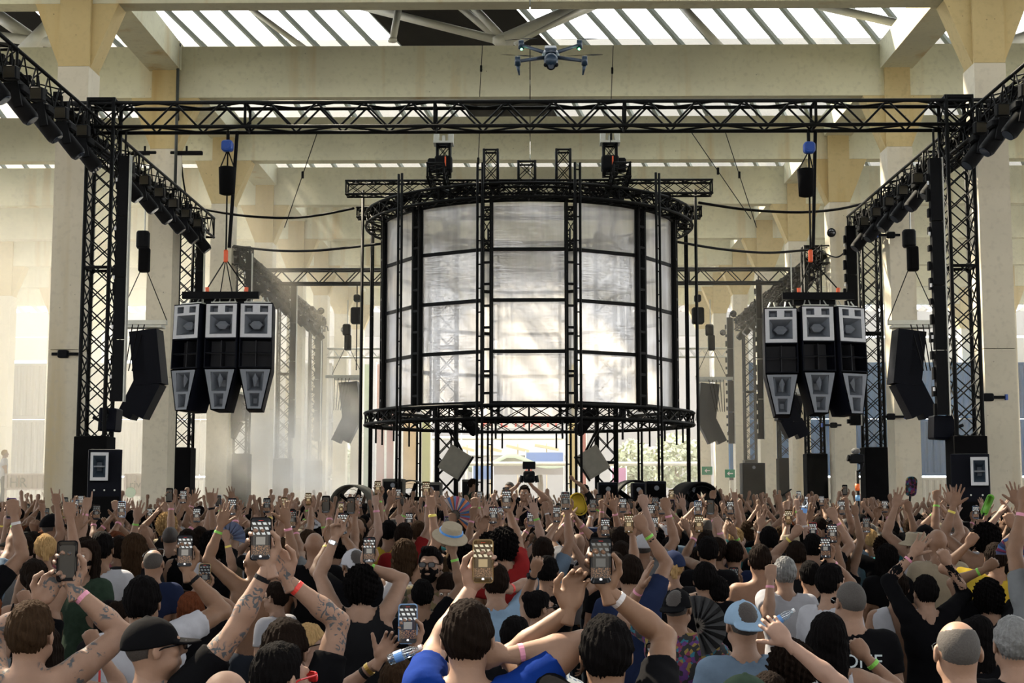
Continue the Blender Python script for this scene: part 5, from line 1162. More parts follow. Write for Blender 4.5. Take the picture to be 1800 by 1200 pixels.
        g.F = np.maximum(g.F, (.84 - Z + 0 * X + 0 * Y).astype(np.float32))
        if shirt == 'half': g.F = np.maximum(g.F, (X + .03 + .15 * (Z - 1.2) + 0 * Y).astype(np.float32))
        if shirt == 'tank':
            for s in (-1, 1):
                sh = S[s][0]; ar = .078 - np.sqrt((X - sh.x * 1.12)**2 + Y**2 * .8 + (Z - sh.z + .02)**2 * .7); g.F = np.maximum(g.F, ar.astype(np.float32))
        elif shirt == 'tee':
            for s in (-1, 1):
                sh, el, w_ = S[s]; d = (el - sh).normalized(); c = sh.lerp(el, sleeve + .02); pl = (X - c.x) * d.x + (Y - c.y) * d.y + (Z - c.z) * d.z
                near = np.sqrt((X - c.x)**2 + (Y - c.y)**2 + (Z - c.z)**2) < .13
                g.F = np.where(near, np.maximum(g.F, pl), g.F).astype(np.float32)
        res['shirt'] = g.mesh(.006)
    return res
TRO = Field((-.26, -.2, .0), (.26, .26, 1.05), .022)
for s in (-1, 1): TRO.cone((s * .085, 0, .90), (s * .10, .015, .50), .100, .075, .03); TRO.cone((s * .10, .015, .50), (s * .105, -.02, .10), .075, .062, .02)
TRO.ell((0, -.005, .93), (.170, .122, .12), .03); TROM = to_mesh('trousers', [(TRO.mesh(.01), 0)], [M_TROU])
SHO = MB()
for s in (-1, 1): SHO.rbox((s * .115, .07, .045), (.10, .28, .09), .03, None, 1)
SHOM = SHO.mesh('shoes'); SHOM.materials.append(M_SHOE)
# ---------------------------------------------------------------- phones
def screenmat(n, a, b_, c, em):
    m = bpy.data.materials.new('screen_' + n); m.use_nodes = True; t = m.node_tree; t.nodes.clear(); L = t.links; o = t.nodes.new('ShaderNodeOutputMaterial'); e = t.nodes.new('ShaderNodeEmission'); g = t.nodes.new('ShaderNodeBsdfGlossy'); g.inputs['Roughness'].default_value = .08; mx = t.nodes.new('ShaderNodeMixShader'); mx.inputs[0].default_value = .06
    tc_ = t.nodes.new('ShaderNodeTexCoord'); sp = t.nodes.new('ShaderNodeSeparateXYZ'); L.new(tc_.outputs['Generated'], sp.inputs[0])
    def mth(op, x, y=None):
        n_ = t.nodes.new('ShaderNodeMath'); n_.operation = op
        for i, v in enumerate((x, y)):
            if v is None: continue
            if isinstance(v, (int, float)): n_.inputs[i].default_value = v
            else: L.new(v, n_.inputs[i])
        return n_.outputs[0]
    X, Z = sp.outputs['X'], sp.outputs['Z']
    st_ = mth('MULTIPLY', mth('GREATER_THAN', mth('SINE', mth('MULTIPLY', Z, 52)), -.1), mth('GREATER_THAN', mth('SINE', mth('ADD', mth('MULTIPLY', X, 22), mth('MULTIPLY', Z, 20))), -.35)); top = mth('MULTIPLY', mth('GREATER_THAN', Z, .56), mth('LESS_THAN', Z, .90))
    rect = mth('MULTIPLY', mth('LESS_THAN', mth('ABSOLUTE', mth('SUBTRACT', X, .5)), .24), mth('MULTIPLY', mth('GREATER_THAN', Z, .36), mth('LESS_THAN', Z, .55)))
    nz = t.nodes.new('ShaderNodeTexNoise'); nz.inputs['Scale'].default_value = 40; L.new(tc_.outputs['Generated'], nz.inputs[0]); low = mth('MULTIPLY', mth('MULTIPLY', mth('LESS_THAN', Z, .34), mth('GREATER_THAN', Z, .12)), mth('GREATER_THAN', nz.outputs[0], .55))
    def mixc(f, x, y):
        k = t.nodes.new('ShaderNodeMix'); k.data_type = 'RGBA'; L.new(f, k.inputs[0])
        if isinstance(x, tuple): k.inputs[6].default_value = _c(x)
        else: L.new(x, k.inputs[6])
        k.inputs[7].default_value = _c(y); return k.outputs[2]
    cc = mixc(mth('MULTIPLY', st_, top), a, b_); cc = mixc(rect, cc, c); cc = mixc(low, cc, (.28, .15, .08)); L.new(cc, e.inputs[0]); e.inputs[1].default_value = em
    L.new(e.outputs[0], mx.inputs[1]); L.new(g.outputs[0], mx.inputs[2]); L.new(mx.outputs[0], o.inputs[0]); return m
SCR = {'stage': screenmat('stage', (.02, .02, .022), (.55, .57, .56), (.20, .19, .17), .8), 'warm': screenmat('stage_warm', (.05, .03, .012), (.66, .58, .40), (.34, .25, .13), .8), 'dim': screenmat('stage_dim', (.012, .012, .013), (.14, .15, .15), (.09, .09, .085), .7)}
SCR['off'] = mat('screen_off', (.004, .004, .005), .12, 0, spec=.6)
PHB = MB(); PHB.rbox((0, 0, 0), (.076, .0090, .156), .012, None, 1, 4); PHM = PHB.mesh('phone'); PHM.materials.append(M_BLACKP)
PHS = MB().rbox((0, -.0052, 0), (.068, .0012, .148), .010, None, 1, 4).mesh('screen'); PHS.materials.append(SCR['stage'])
PHR = MB().rbox((0, -.0062, .068), (.020, .001, .005), .002, None, 1).mesh('red_recording_bar'); PHR.materials.append(mat('recording_red', (.8, .03, .02), .5, emit=((.9, .05, .03), .6)))
PHC = MB().rbox((-.017, .0065, .052), (.036, .005, .040), .008, None, 1).tube((-.025, .008, .060), (-.025, .0105, .060), .007, 10).tube((-.009, .008, .044), (-.009, .0105, .044), .007, 10).mesh('camera_bump'); PHC.materials.append(M_BLACKP)
PHT = MB().tube((0, -.0058, -.063), (0, -.0066, -.063), .005, 12).mesh('shutter_button'); PHT.materials.append(mat('button_white', (.6, .6, .6), .4, emit=((.9, .9, .9), .4)))
PHCASE = {'black': M_BLACKP, 'gold': mat('phone_gold', (.35, .25, .12), .35, .5), 'blue': mat('phone_light_blue', (.22, .38, .62), .4), 'green': mat('phone_lime', (.22, .5, .06), .5), 'purple': mat('phone_purple', (.16, .08, .28), .5), 'white': mat('phone_white', (.5, .5, .5), .4), 'red': mat('phone_red', (.4, .03, .03), .4)}
PHONES = []
def phone(M, scr='stage', case='black', label=None, group='phones held up filming the stage', full=True):
    o = inst('phone', PHM, None, M=M); o.material_slots[0].link = 'OBJECT'; o.material_slots[0].material = PHCASE[case]
    s_ = inst('screen', PHS, o); s_.material_slots[0].link = 'OBJECT'; s_.material_slots[0].material = SCR[scr]
    if full:
        inst('camera_bump', PHC, o)
        if scr != 'off': inst('recording_bar', PHR, o); inst('shutter_button', PHT, o)
    tag(o, label, 'phone', group); PHONES.append(o); return o
def ph_in_hand(H, roll=0.0):
    # phone matrix from a hand matrix: screen faces the way the palm faces
    return H @ Matrix.Translation((0, -.030, .105)) @ Matrix.Rotation(roll, 4, 'Y')
def band(parent, el, w_, t, col, watch=False, wd=.020, r=.028):
    d = (w_ - el).normalized(); p = w_ - d * t; M = Matrix.Translation(p) @ frame(d, (0, -1, .2)).to_4x4() @ Matrix.Diagonal((r, r, wd, 1))
    o = matinst('watch' if watch else 'wristband', WATCHM if watch else BANDM, parent, M, BANDC[col]); return o
def assemble(name_mesh, shirt_mesh, loc, yaw, s, skin, shirtcol, hair, haircol, HM, seed=0, hat=None, hatcol='black', glasses=None, label=None, group=None, trou=True):
    o = inst('person', name_mesh, None, M=Matrix.Translation(loc) @ Matrix.Rotation(yaw, 4, 'Z') @ Matrix.Scale(s, 4)); 
    for q in (0, 1): o.material_slots[q].link = 'OBJECT'; o.material_slots[q].material = SKIN[1 if (q and skin == 5) else skin]
    if shirt_mesh is not None: matinst('shirt', shirt_mesh, o, Matrix.Identity(4), CLO[shirtcol])
    if hair: hairobj(hair if not hat or hair in ('long', 'wavy', 'pony', 'bun') else 'buzz', haircol, o, HM, seed)
    HT = HM @ Matrix.Translation((0, -.003, -.014)) @ Matrix.Scale(1.06 if hair not in ('long', 'wavy', 'pony', 'bun') else 1.2, 4)
    if hat == 'cap': matinst('cap', CAPM, o, HT, CLO[hatcol])
    if hat == 'capback': matinst('cap', CAPB, o, HT, CLO[hatcol])
    if hat == 'bucket': matinst('bucket_hat', BUCK, o, HT, CLO[hatcol])
    if glasses: matinst('sunglasses', GLM, o, HM if glasses != 'up' else HM @ Matrix.Translation((0, -.012, .066)) @ Matrix.Rotation(.25, 4, 'X'), M_GLR if glasses == 'red' else M_GLF)
    if trou: inst('trousers', TROM, o); inst('shoes', SHOM, o)
    tag(o, label, 'person', group); return o
# ================================================================ people who can be told apart
TAKEN = []; KEEP = []
HEROES = []
def hero(cx, ty, w_, label, yaw=0, skin=1, hair='short', hc='dark', top='tee', tc_='black', L=None, R=None, fem=False, build=1.0, hat=None, hatc='black', gl=None, head=(0, 0, 0), fat=0, sleeve=.55, bands=(), eyes=False, Y=None, extra=None, smax=1.10):
    """cx, ty: centre and top of the head in the photograph; w_: its width there. L, R: (px, py, pose, kind, opts)"""
    wm = {'bald': .158, None: .158, 'buzz': .162, 'balding': .165, 'curly': .215, 'afro': .235, 'long': .20, 'wavy': .21}.get(hair, .178)
    if fem: wm *= .95
    topz = 1.755 + {'curly': .03, 'afro': .045, None: -.004}.get(hair, .012) + (.012 if hat else 0)
    fixed = Y is not None
    if Y is None: Y = F * wm / w_
    s = P(cx, ty, Y).z / topz
    if fixed: s = 1.0; zoff = P(cx, ty, Y).z - topz
    else: zoff = 0; s = max(.86, min(smax, s))
    for _ in range(0 if fixed else 30):
        z = P(cx, ty, Y).z
        if abs(z - s * topz) < .004: break
        dz = (P(cx, ty, Y + .05).z - z) / .05
        if abs(dz) < 1e-4: break
        Y += max(-.4, min(.4, (s * topz - z) / dz))
    p = P(cx, ty + w_ * .6, Y); loc = Vector((p.x, Y, zoff)); yr = math.radians(yaw)
    MW = Matrix.Translation(loc) @ Matrix.Rotation(yr, 4, 'Z') @ Matrix.Scale(s, 4); MI = MW.inverted()
    MI3 = MI.to_3x3().normalized() if False else Matrix.Rotation(-yr, 3, 'Z')
    hd = {}; phs = []
    sw = (.172 if not fem else .15)
    for sd, h in ((-1, L), (1, R)):
        if h is None: continue
        px, py, pose, kind = h[:4]; op = h[4] if len(h) > 4 else {}
        shw = MW @ Vector((sd * sw, 0, 1.45)); best = None
        for k in range(40):
            Yt = Y + op.get('y0', -.30) + k * .025; t = P(px, py, Yt); d = (t - shw).length / s
            want = op.get('reach', .56 if kind != 'phone' else .52); pref = abs((Yt - Y) - op.get('dy', .16)) * .35
            c = abs(min(0, want - d)) * 6 + pref
            if best is None or c < best[0]: best = (c, t, Yt)
        t = best[1]; tl = MI @ t
        if kind in ('phone', 'two'):
            rl = math.radians(op.get('roll', 18 * sd if kind == 'phone' else 14 * sd)); zw = Vector((-math.sin(rl), .10, math.cos(rl))).normalized()
            camd = (t - Vector((0, 0, EYE))).normalized()
            if op.get('facing'): camd = Vector(op['facing'])
            zl = MI3 @ zw; nl = MI3 @ (-camd)
            if kind == 'phone':
                # the palm centre sits behind and under the phone's centre
                hf = frame(zl, -nl); tl2 = tl + hf @ Vector((0, .030, -.015)) ; hd[sd] = dict(t=tl2, pose='grip', n=nl, z=zl, pole=op.get('pole')); phs.append((sd, op, tl, nl, -rl if op.get('upright', True) else 0))
            else:
                hf = frame(zl, -nl); tl2 = tl + hf @ Vector((0, .02, -.03)); hd[sd] = dict(t=tl2, pose=pose, n=nl, z=zl, pole=op.get('pole'))
        else:
            n = op.get('n', (0, 1, 0)); hd[sd] = dict(t=tl, pose=pose, n=MI3 @ Vector(n), z=(MI3 @ Vector(op['z'])) if 'z' in op else None, pole=op.get('pole'))
    HR = Matrix.Rotation(math.radians(head[0]), 3, 'Z') @ Matrix.Rotation(math.radians(head[1] + 3), 3, 'X') @ Matrix.Rotation(math.radians(head[2]), 3, 'Y')
    near = Y < 9
    b = body(hd, fem, build, top, .0125 if near else .015, .0055 if near else .007, .006 if near else .0075, HR, eyes, cx % 7, sleeve, fat)
    me = to_mesh('person', b['parts'], [SKIN[skin], SKIN[skin], M_EYEW, M_EYEP])
    sm = to_mesh('shirt', [(b['shirt'], 0)], [CLO[tc_]]) if 'shirt' in b else None
    o = assemble(me, sm, loc, yr, s, skin, tc_, None if hair == 'bald' else hair, hc, b['HM'], cx, hat, hatc, gl, label)
    for (sd, op, tl, nl, rl) in phs:
        # phone kept upright-ish, facing along the palm normal, centred where the hand ended up
        H = b['hand'][sd]; c = (MW @ H) @ Vector((0, -.030, .105))
        y = -(Matrix.Rotation(yr, 3, 'Z') @ nl); tilt = math.radians(op.get('tilt', 0)); z = Vector((-math.sin(tilt), 0, math.cos(tilt)))
        if op.get('land'): z = Vector((1, 0, .05))
        fm = frame(z, y); phone(Matrix.Translation(c) @ fm.to_4x4(), op.get('scr', 'stage'), op.get('case', 'black'), op.get('label'), None)
    for (sd, t, col, watch) in bands:
        el, wv = b['wr'][sd]; band(o, el, wv, t, col, watch)
    TAKEN.append((loc.x, loc.y)); HEROES.append((o, b, MW)); KEEP.append((cx - w_ * .5, cx + w_ * .5, ty, ty + w_ * 1.5, loc.y))
    for h in (L, R):
        if h: KEEP.append((h[0] - w_ * .28, h[0] + w_ * .28, h[1] - w_ * .4, h[1] + w_ * .5, loc.y))
    if label.startswith('bearded man'): inst('beard', BEARD, o, M=b['HM'])
    return o, b, MW
LB = lambda s: {'label': s}
M3 = lambda p: Vector(p)
# front rows
hero(52, 1056, 84, 'man with short brown swept hair and white T-shirt at the lower left corner, filming with both hands', -4, 1, 'short', 'brown', 'tee', 'lightblue', L=(104, 1010, 'grip', 'two', dict(roll=-22)), R=(118, 984, 'grip', 'phone', dict(label='black phone with a dark screen held in both hands at the lower left', scr='off', roll=14)), bands=((1, .04, 'pink', 0), (-1, .06, 'gold', 1)), skin=5) if False else None
def H(*a, **k): return hero(*a, **k)
H(52, 1056, 84, 'man with swept brown hair and pale T-shirt, lower left corner, filming with both hands', yaw=-4, skin=5, hair='short', hc='brown', top='tank', tc_='grey', L=(96, 1012, 'grip', 'two', dict(roll=-26)), R=(118, 986, 'grip', 'phone', dict(label='black phone with dark screen held in both hands, lower left', scr='off', roll=16)), bands=((1, .05, 'pink', 0), (-1, .06, 'gold', 1)))
H(150, 945, 52, 'bearded man with messy dark hair in a dark green shirt behind the dark phone', yaw=150, skin=1, hair='wavy', hc='dark', tc_='green', head=(20, 0, 0), eyes=True)
H(266, 1072, 78, 'man in a black cap and black T-shirt raising a phone with his tattooed arm', yaw=-10, skin=5, hair='buzz', hc='black', tc_='black', hat='cap', head=(-55, 4, 0), gl='sun', R=(462, 941, 'grip', 'phone', dict(label='large black phone held by the tattooed arm of the man in the black cap', roll=18, dy=.0)), bands=((1, .05, 'black', 0),), sleeve=.6)
H(250, 1013, 65, 'man with full black hair in a white T-shirt with red letters, arm raised', yaw=0, skin=3, hair='fringe', hc='black', tc_='white', build=1.12, R=(325, 968, 'grip', 'phone', dict(label='black phone held by the man in the white lettered T-shirt', scr='stage', roll=10)), bands=((1, .05, 'black', 0), (1, .08, 'green', 0)))
H(335, 1040, 44, 'person with wavy red brown hair beside the white lettered T-shirt', yaw=0, skin=2, hair='wavy', hc='red', tc_='black', fem=True, R=(360, 1012, 'grip', 'phone', dict(label='gold edged phone right of the white lettered T-shirt', case='gold', scr='dim', roll=12, reach=.45)))
H(395, 1168, 98, 'bald man whose bare head shows at the bottom edge', yaw=0, skin=1, hair='bald', tc_='charcoal')
H(178, 934, 42, 'man with black hair in a white T-shirt with red print', yaw=0, skin=3, hair='short', hc='black', tc_='white')
H(269, 962, 38, 'bald man with grey stubble and sunglasses pushed up', yaw=0, skin=1, hair='balding', hc='grey', tc_='navy', gl='up')
H(236, 938, 44, 'person with tousled brown hair behind the bald man', yaw=0, skin=1, hair='wavy', hc='brown', tc_='charcoal')
H(92, 898, 30, 'man in a dark cap and sunglasses with a pink shirt', yaw=-50, skin=2, hair='buzz', hc='dark', tc_='pink', hat='cap', gl='sun', L=(52, 922, 'fist', 'up', {}), bands=((-1, .05, 'yellow', 0),))
H(388, 958, 28, 'person with bleached blond curly hair', yaw=0, skin=0, hair='curly', hc='blond', tc_='black')
H(293, 900, 33, 'person with curly fair hair filming near the left speaker stand', yaw=0, skin=2, hair='curly', hc='blond', tc_='sand', R=(322, 873, 'grip', 'phone', dict(label='phone held by the person with curly fair hair')))
H(222, 1050, 52, 'woman with dark hair and a necklace seen in profile behind the white T-shirt', yaw=-60, skin=2, hair='bun', hc='dark', top='tank', tc_='black', fem=True, head=(-15, 0, 0))
H(190, 1052, 56, 'person with long dark hair left of the woman in profile', yaw=-10, skin=2, hair='long', hc='black', tc_='charcoal', fem=True)
H(487, 1022, 42, 'man in sunglasses facing left beside a tattooed raised arm', yaw=65, skin=1, hair='short', hc='dark', tc_='white', gl='sun')
H(543, 1094, 54, 'pale woman with short fair hair and black sunglasses in profile', yaw=-95, skin=0, hair='fringe', hc='blond', top='tank', tc_='black', fem=True, head=(5, 6, 0), gl='sun', eyes=True)
H(487, 1128, 96, 'man with a cropped dark fade and red glasses at the bottom edge', yaw=-45, skin=1, hair='crop', hc='black', tc_='black', gl='red')
H(500, 1088, 84, 'person with thick dark hair above the red glasses, tattooed arm holding a phone', yaw=-8, skin=5, hair='fringe', hc='dark', tc_='black', L=(470, 985, 'grip', 'two', dict(roll=-20)) if False else None, R=(484, 968, 'grip', 'two', dict(roll=24, reach=.6)), bands=((1, .05, 'red', 0), (1, .09, 'steel', 0)))
H(635, 992, 62, 'man with curly black hair in a black tank top, both arms raised', yaw=6, skin=1, hair='curly', hc='black', top='tank', tc_='charcoal', build=1.12, L=(590, 925, 'horns', 'up', dict(n=(0, -1, 0), reach=.60)), R=(649, 966, 'grip', 'phone', dict(label='phone held by the man in the black tank top', roll=-14, pole=(1, .1, -.3))), bands=((-1, .04, 'steel', 1), (1, .05, 'green', 0)))
H(553, 932, 34, 'bald broad man facing the drum left of the raised horns sign', yaw=0, skin=2, hair='bald', tc_='black', fat=.03)
H(757, 961, 44, 'bearded man in sunglasses and a printed shirt facing away from the stage', yaw=172, skin=1, hair='quiff', hc='black', tc_='shirtprint', gl='sun', eyes=True, head=(0, 2, 0))
H(790, 1003, 44, 'man with dark hair lowering his face beside the big gold phone', yaw=170, skin=1, hair='fringe', hc='dark', tc_='charcoal', head=(0, -22, 0), eyes=True)
H(822, 1054, 93, 'man with dark brown hair in a royal blue top holding up the gold phone', yaw=-2, skin=1, hair='short', hc='dark', tc_='blue', build=1.05, L=(849, 986, 'grip', 'phone', dict(label='large gold phone filming the stage in the centre foreground', case='gold', scr='warm', roll=-24, reach=.60, dy=.45, pole=(-.6, -.3, -1))), R=(880, 1115, 'relaxed', 'up', dict(n=(-1, 0, .2), reach=.34, dy=.05, pole=(.5, -.2, -1))), bands=((1, .05, 'pink', 0),))
H(700, 1152, 58, 'woman with brown hair holding a light blue phone in two hands', yaw=0, skin=1, hair='long', hc='brown', top='tank', tc_='black', fem=True, L=(690, 1120, 'claw', 'two', dict(roll=-30)), R=(717, 1096, 'grip', 'phone', dict(label='light blue framed phone held in two hands at the bottom centre', case='blue', roll=22)), bands=((-1, .06, 'gold', 0), (-1, .09, 'black', 0)))
H(735, 915, 30, 'man with brown hair filming with both hands left of the straw hat', yaw=0, skin=1, hair='short', hc='brown', tc_='black', L=(712, 926, 'grip', 'two', {}), R=(719, 914, 'grip', 'phone', dict(label='phone held in both hands left of the straw hat')))
H(683, 914, 30, 'man with black hair in a yellow shirt', yaw=0, skin=2, hair='short', hc='black', tc_='yellow')
H(872, 990, 50, 'person in a blue and white striped shirt behind the gold phone', yaw=10, skin=1, hair='short', hc='dark', tc_='lightblue', R=(880, 1020, 'fist', 'up', dict(dy=.05)), bands=((1, .05, 'red', 0),))
H(905, 1082, 62, 'man with dark hair and glasses right of the man in blue', yaw=-35, skin=1, hair='crop', hc='black', tc_='black', gl='sun')
H(1066, 1082, 94, 'man with thick black hair raising both arms to film, bottom centre', yaw=2, skin=3, hair='fringe', hc='black', tc_='black', build=1.12, L=(1012, 1012, 'grip', 'two', dict(roll=-12, reach=.6)), R=(1056, 985, 'grip', 'phone', dict(label='large black phone in the hand with a pink and white band, right of centre', roll=12, reach=.58, scr='dim')), bands=((1, .05, 'white', 0),))
H(945, 1034, 50, 'dark haired woman in glasses and a blue dotted top, fist raised', yaw=-60, skin=2, hair='bun', hc='black', top='tank', tc_='dots', fem=True, gl='sun', L=(941, 986, 'fist', 'up', dict(pole=(-1, .2, -.5))), bands=((-1, .04, 'black', 1),))
H(962, 976, 44, 'man with dark hair smoking, left of the large black phone', yaw=-10, skin=2, hair='crop', hc='black', tc_='black', R=(990, 1022, 'relaxed', 'up', dict(dy=.05)), bands=((1, .05, 'pink', 0),))
H(1308, 1047, 68, 'man in a pale blue cap worn backwards and a blue grey T-shirt', yaw=10, skin=1, hair='crop', hc='dark', tc_='bluegrey', hat='capback', hatc='lightblue')
H(1190, 1028, 56, 'man in a dark cap and a brightly patterned shirt', yaw=-25, skin=2, hair='short', hc='black', tc_='pattern', hat='capback', hatc='black', R=(1218, 1128, 'fist', 'up', dict(reach=.42)), L=(1122, 1010, 'flat', 'up', dict(n=(1, 0, 0), pole=(-.6, .3, -.6))), bands=((-1, .05, 'pink', 0),))
H(1262, 1012, 46, 'person with a black watch raising an open hand', yaw=0, skin=1, hair='short', hc='black', tc_='black', L=(1245, 1028, 'flat', 'up', dict(n=(1, .2, 0))), bands=((-1, .05, 'black', 1),))
H(962, 1150, 76, 'person in a white bucket hat with small blue flowers', yaw=0, skin=1, hair='bun', hc='blond', top='tank', tc_='black', fem=True, hat='bucket', hatc='floral')
H(1310, 1170, 112, 'person in a dark green cap at the bottom edge', yaw=10, skin=1, hair='crop', hc='dark', tc_='green', hat='cap', hatc='green')
H(1352, 1178, 66, 'person at the bottom edge lifting a crumpled bottle beside the pale blue cap', yaw=0, skin=0, hair='short', hc='dark', tc_='white', fem=True, R=(1382, 1100, 'claw', 'up', dict(n=(0, 1, 0), reach=.42, pole=(.3, -.2, -1))))
H(1155, 1196, 60, 'person at the bottom edge filming with a low phone', yaw=0, skin=2, hair='short', hc='black', tc_='charcoal', R=(1155, 1170, 'grip', 'phone', dict(label='dark phone cut by the bottom edge, right of centre', scr='dim', roll=20, reach=.5)))
H(1245, 942, 38, 'man with short black hair and a black T-shirt left of the cap', yaw=0, skin=3, hair='short', hc='black', tc_='black')
H(1240, 988, 46, 'man with thick black hair in front of the short haired one', yaw=0, skin=2, hair='fringe', hc='black', tc_='black')
H(1336, 956, 42, 'shirtless man with dark hair and broad bare back', yaw=0, skin=2, hair='short', hc='dark', top='bare', build=1.08)
H(1183, 964, 40, 'person in a navy cap with fair ponytail', yaw=0, skin=1, hair='pony', hc='blond', tc_='charcoal', hat='cap', hatc='navy', fem=True)
H(1108, 975, 48, 'person with a green wristband on a high muscular arm', yaw=0, skin=2, hair='short', hc='dark', tc_='navy', R=(1132, 914, 'fist', 'up', dict(reach=.62)), bands=((1, .05, 'green', 0), (1, .08, 'black', 0)))
H(1497, 1017, 54, 'bald man in a black T-shirt with pale lettering on the back', yaw=0, skin=1, hair='buzz', hc='grey', tc_='black', gl='sun', build=1.08, head=(15, 0, 0))
H(1458, 990, 50, 'young man with black hair in a printed white T-shirt, profile to the right', yaw=-50, skin=1, hair='short', hc='black', tc_='white')
H(1380, 978, 44, 'man with thick grey hair and a pale shirt, fist raised', yaw=0, skin=1, hair='short', hc='grey', tc_='white', L=(1357, 1010, 'fist', 'up', dict(reach=.42, dy=-.25, y0=-.5, pole=(-.1, -.3, -1))), bands=((-1, .05, 'pink', 0),))
H(1577, 1002, 46, 'shirtless dark haired man with a white cloth over the shoulder', yaw=0, skin=2, hair='short', hc='dark', top='half', tc_='white')
H(1685, 1083, 82, 'balding man with grey cropped hair at the lower right', yaw=0, skin=1, hair='balding', hc='grey', tc_='charcoal', gl='sun')
H(1782, 1082, 76, 'man with short grey hair and black T-shirt at the right edge', yaw=0, skin=1, hair='crop', hc='grey', tc_='black')
H(1456, 1072, 76, 'woman with long straight black hair and a white strap top', yaw=-5, skin=2, hair='long', hc='black', top='tank', tc_='white', fem=True, R=(1530, 1140, 'fist', 'up', dict(reach=.45)), bands=((1, .04, 'green', 0),))
H(1392, 1122, 88, 'person with curly dark hair at the bottom edge right of the green cap', yaw=0, skin=2, hair='curly', hc='dark', tc_='charcoal')
H(1722, 1078, 60, 'woman with long black hair behind the balding man', yaw=-10, skin=2, hair='long', hc='black', top='tank', tc_='black', fem=True)
H(1628, 1010, 48, 'person in long black mesh sleeves with an arm raised', yaw=10, skin=1, hair='short', hc='black', top='long', tc_='black', L=(1606, 958, 'open', 'up', dict(n=(0, 1, 0))), R=(1668, 975, 'fist', 'up', {}), bands=((-1, .05, 'pink', 0),))
H(1738, 1015, 46, 'person with a green wristband and fist raised near the right edge', yaw=0, skin=3, hair='short', hc='black', tc_='black', L=(1735, 985, 'fist', 'up', dict(dy=.05)), bands=((-1, .05, 'green', 0),))
H(1648, 926, 33, 'bald man in dark glasses under the second right column', yaw=0, skin=2, hair='bald', tc_='sand', gl='sun')
H(1698, 938, 30, 'man with black hair filming near the right floor speaker', yaw=0, skin=3, hair='short', hc='black', tc_='black', L=(1674, 948, 'grip', 'phone', dict(label='phone held near the bald man in dark glasses', y0=-.5)))
H(1773, 896, 26, 'dark haired man with a grey collar at the right edge under the column', yaw=30, skin=2, hair='short', hc='black', tc_='grey')
H(1610, 930, 34, 'person in a pale sun hat among the right crowd', yaw=0, skin=1, hair='crop', hc='dark', tc_='white', hat='bucket', hatc='sand')
H(1290, 950, 36, 'person filming right of centre with a dark phone', yaw=-5, skin=2, hair='short', hc='dark', tc_='navy', R=(1290, 1013, 'grip', 'phone', dict(label='dark phone held low above the pale blue cap', scr='dim', y0=-1.2, dy=-.3)))
H(1400, 950, 38, 'man with cropped hair left of two crossed phones', yaw=0, skin=3, hair='crop', hc='dark', tc_='charcoal', R=(1463, 937, 'grip', 'phone', dict(label='phone behind the nearer one above the white T-shirt')))
H(1425, 985, 42, 'person reaching up with a phone beside the grey haired man', yaw=0, skin=2, hair='short', hc='black', tc_='charcoal', R=(1451, 962, 'grip', 'phone', dict(label='phone held just above the young man in the white T-shirt', dy=.1)), bands=((1, .05, 'pink', 0),))
H(1352, 925, 34, 'person filming with a red edged phone', yaw=0, skin=2, hair='short', hc='black', tc_='black', R=(1429, 933, 'grip', 'phone', dict(label='red edged phone right of centre', case='red')), bands=())
H(1555, 940, 38, 'curly haired person under the pole camera', yaw=0, skin=2, hair='curly', hc='dark', tc_='black', L=(1523, 922, 'grip', 'phone', dict(label='dark phone right of the camera pole', scr='dim')))
H(1560, 955, 42, 'person with long black hair right of the camera pole', yaw=0, skin=2, hair='wavy', hc='black', tc_='black', fem=True)
# the booth
H(922, 852, 22, 'camera operator in black facing the crowd', yaw=175, skin=1, hair='bun' if False else 'short', hc='dark', tc_='black', Y=21.6, L=(936, 848, 'grip', 'up', dict(n=(0, 0, 1), dy=-.2, y0=-.4, reach=.45)), R=(908, 848, 'grip', 'up', dict(n=(0, 0, 1), dy=-.2, y0=-.4, reach=.45)), eyes=True, smax=1.16)
H(896, 845, 20, 'man in sunglasses and black cap left of the camera operator', yaw=150, skin=2, hair='buzz', hc='dark', tc_='black', gl='sun', Y=23.5, smax=1.2)
H(830, 841, 15, 'man in dark tank top and sunglasses at the left of the booth', yaw=-70, skin=2, hair='short', hc='dark', top='tank', tc_='green', gl='sun', Y=30.5, smax=1.45)
H(1028, 850, 16, 'smiling dark haired woman with a raised arm at the right of the booth', yaw=165, skin=2, hair='bun', hc='black', tc_='charcoal', fem=True, eyes=True, Y=27.0, L=(1003, 838, 'fist', 'up', {}), smax=1.3)
_w, _b, _m = H(8, 790, 13, 'person in a white T-shirt on the platform at the far left', yaw=-60, skin=1, hair='short', hc='blond', tc_='white', Y=45.0, smax=3)
# lettering on shirts
def shirt_text(idx_label, s_, size, col, z, y=-.150, x=0):
    o = next(h[0] for h in HEROES if h[0]['label'].startswith(idx_label)); g = text('lettering', s_, size, mat('print_' + col, {'red': (.40, .02, .02), 'pale': (.45, .5, .52), 'orange': (.55, .08, .04)}[col], .8), o, (x, y, z), (math.pi / 2, 0, 0), .003); return g
shirt_text('man with full black hair', 'LO', .10, 'red', 1.30, -.145, -.10); shirt_text('man with full black hair', 'Y', .10, 'red', 1.34, -.145, .15); shirt_text('man with black hair in a white T-shirt with red', 'ey', .10, 'orange', 1.36, -.14, .02)
shirt_text('bald man in a black T-shirt with pale', 'ONE', .10, 'pale', 1.34, -.145, .02); shirt_text('bald man in a black T-shirt with pale', '~', .20, 'pale', 1.22, -.14, .06)
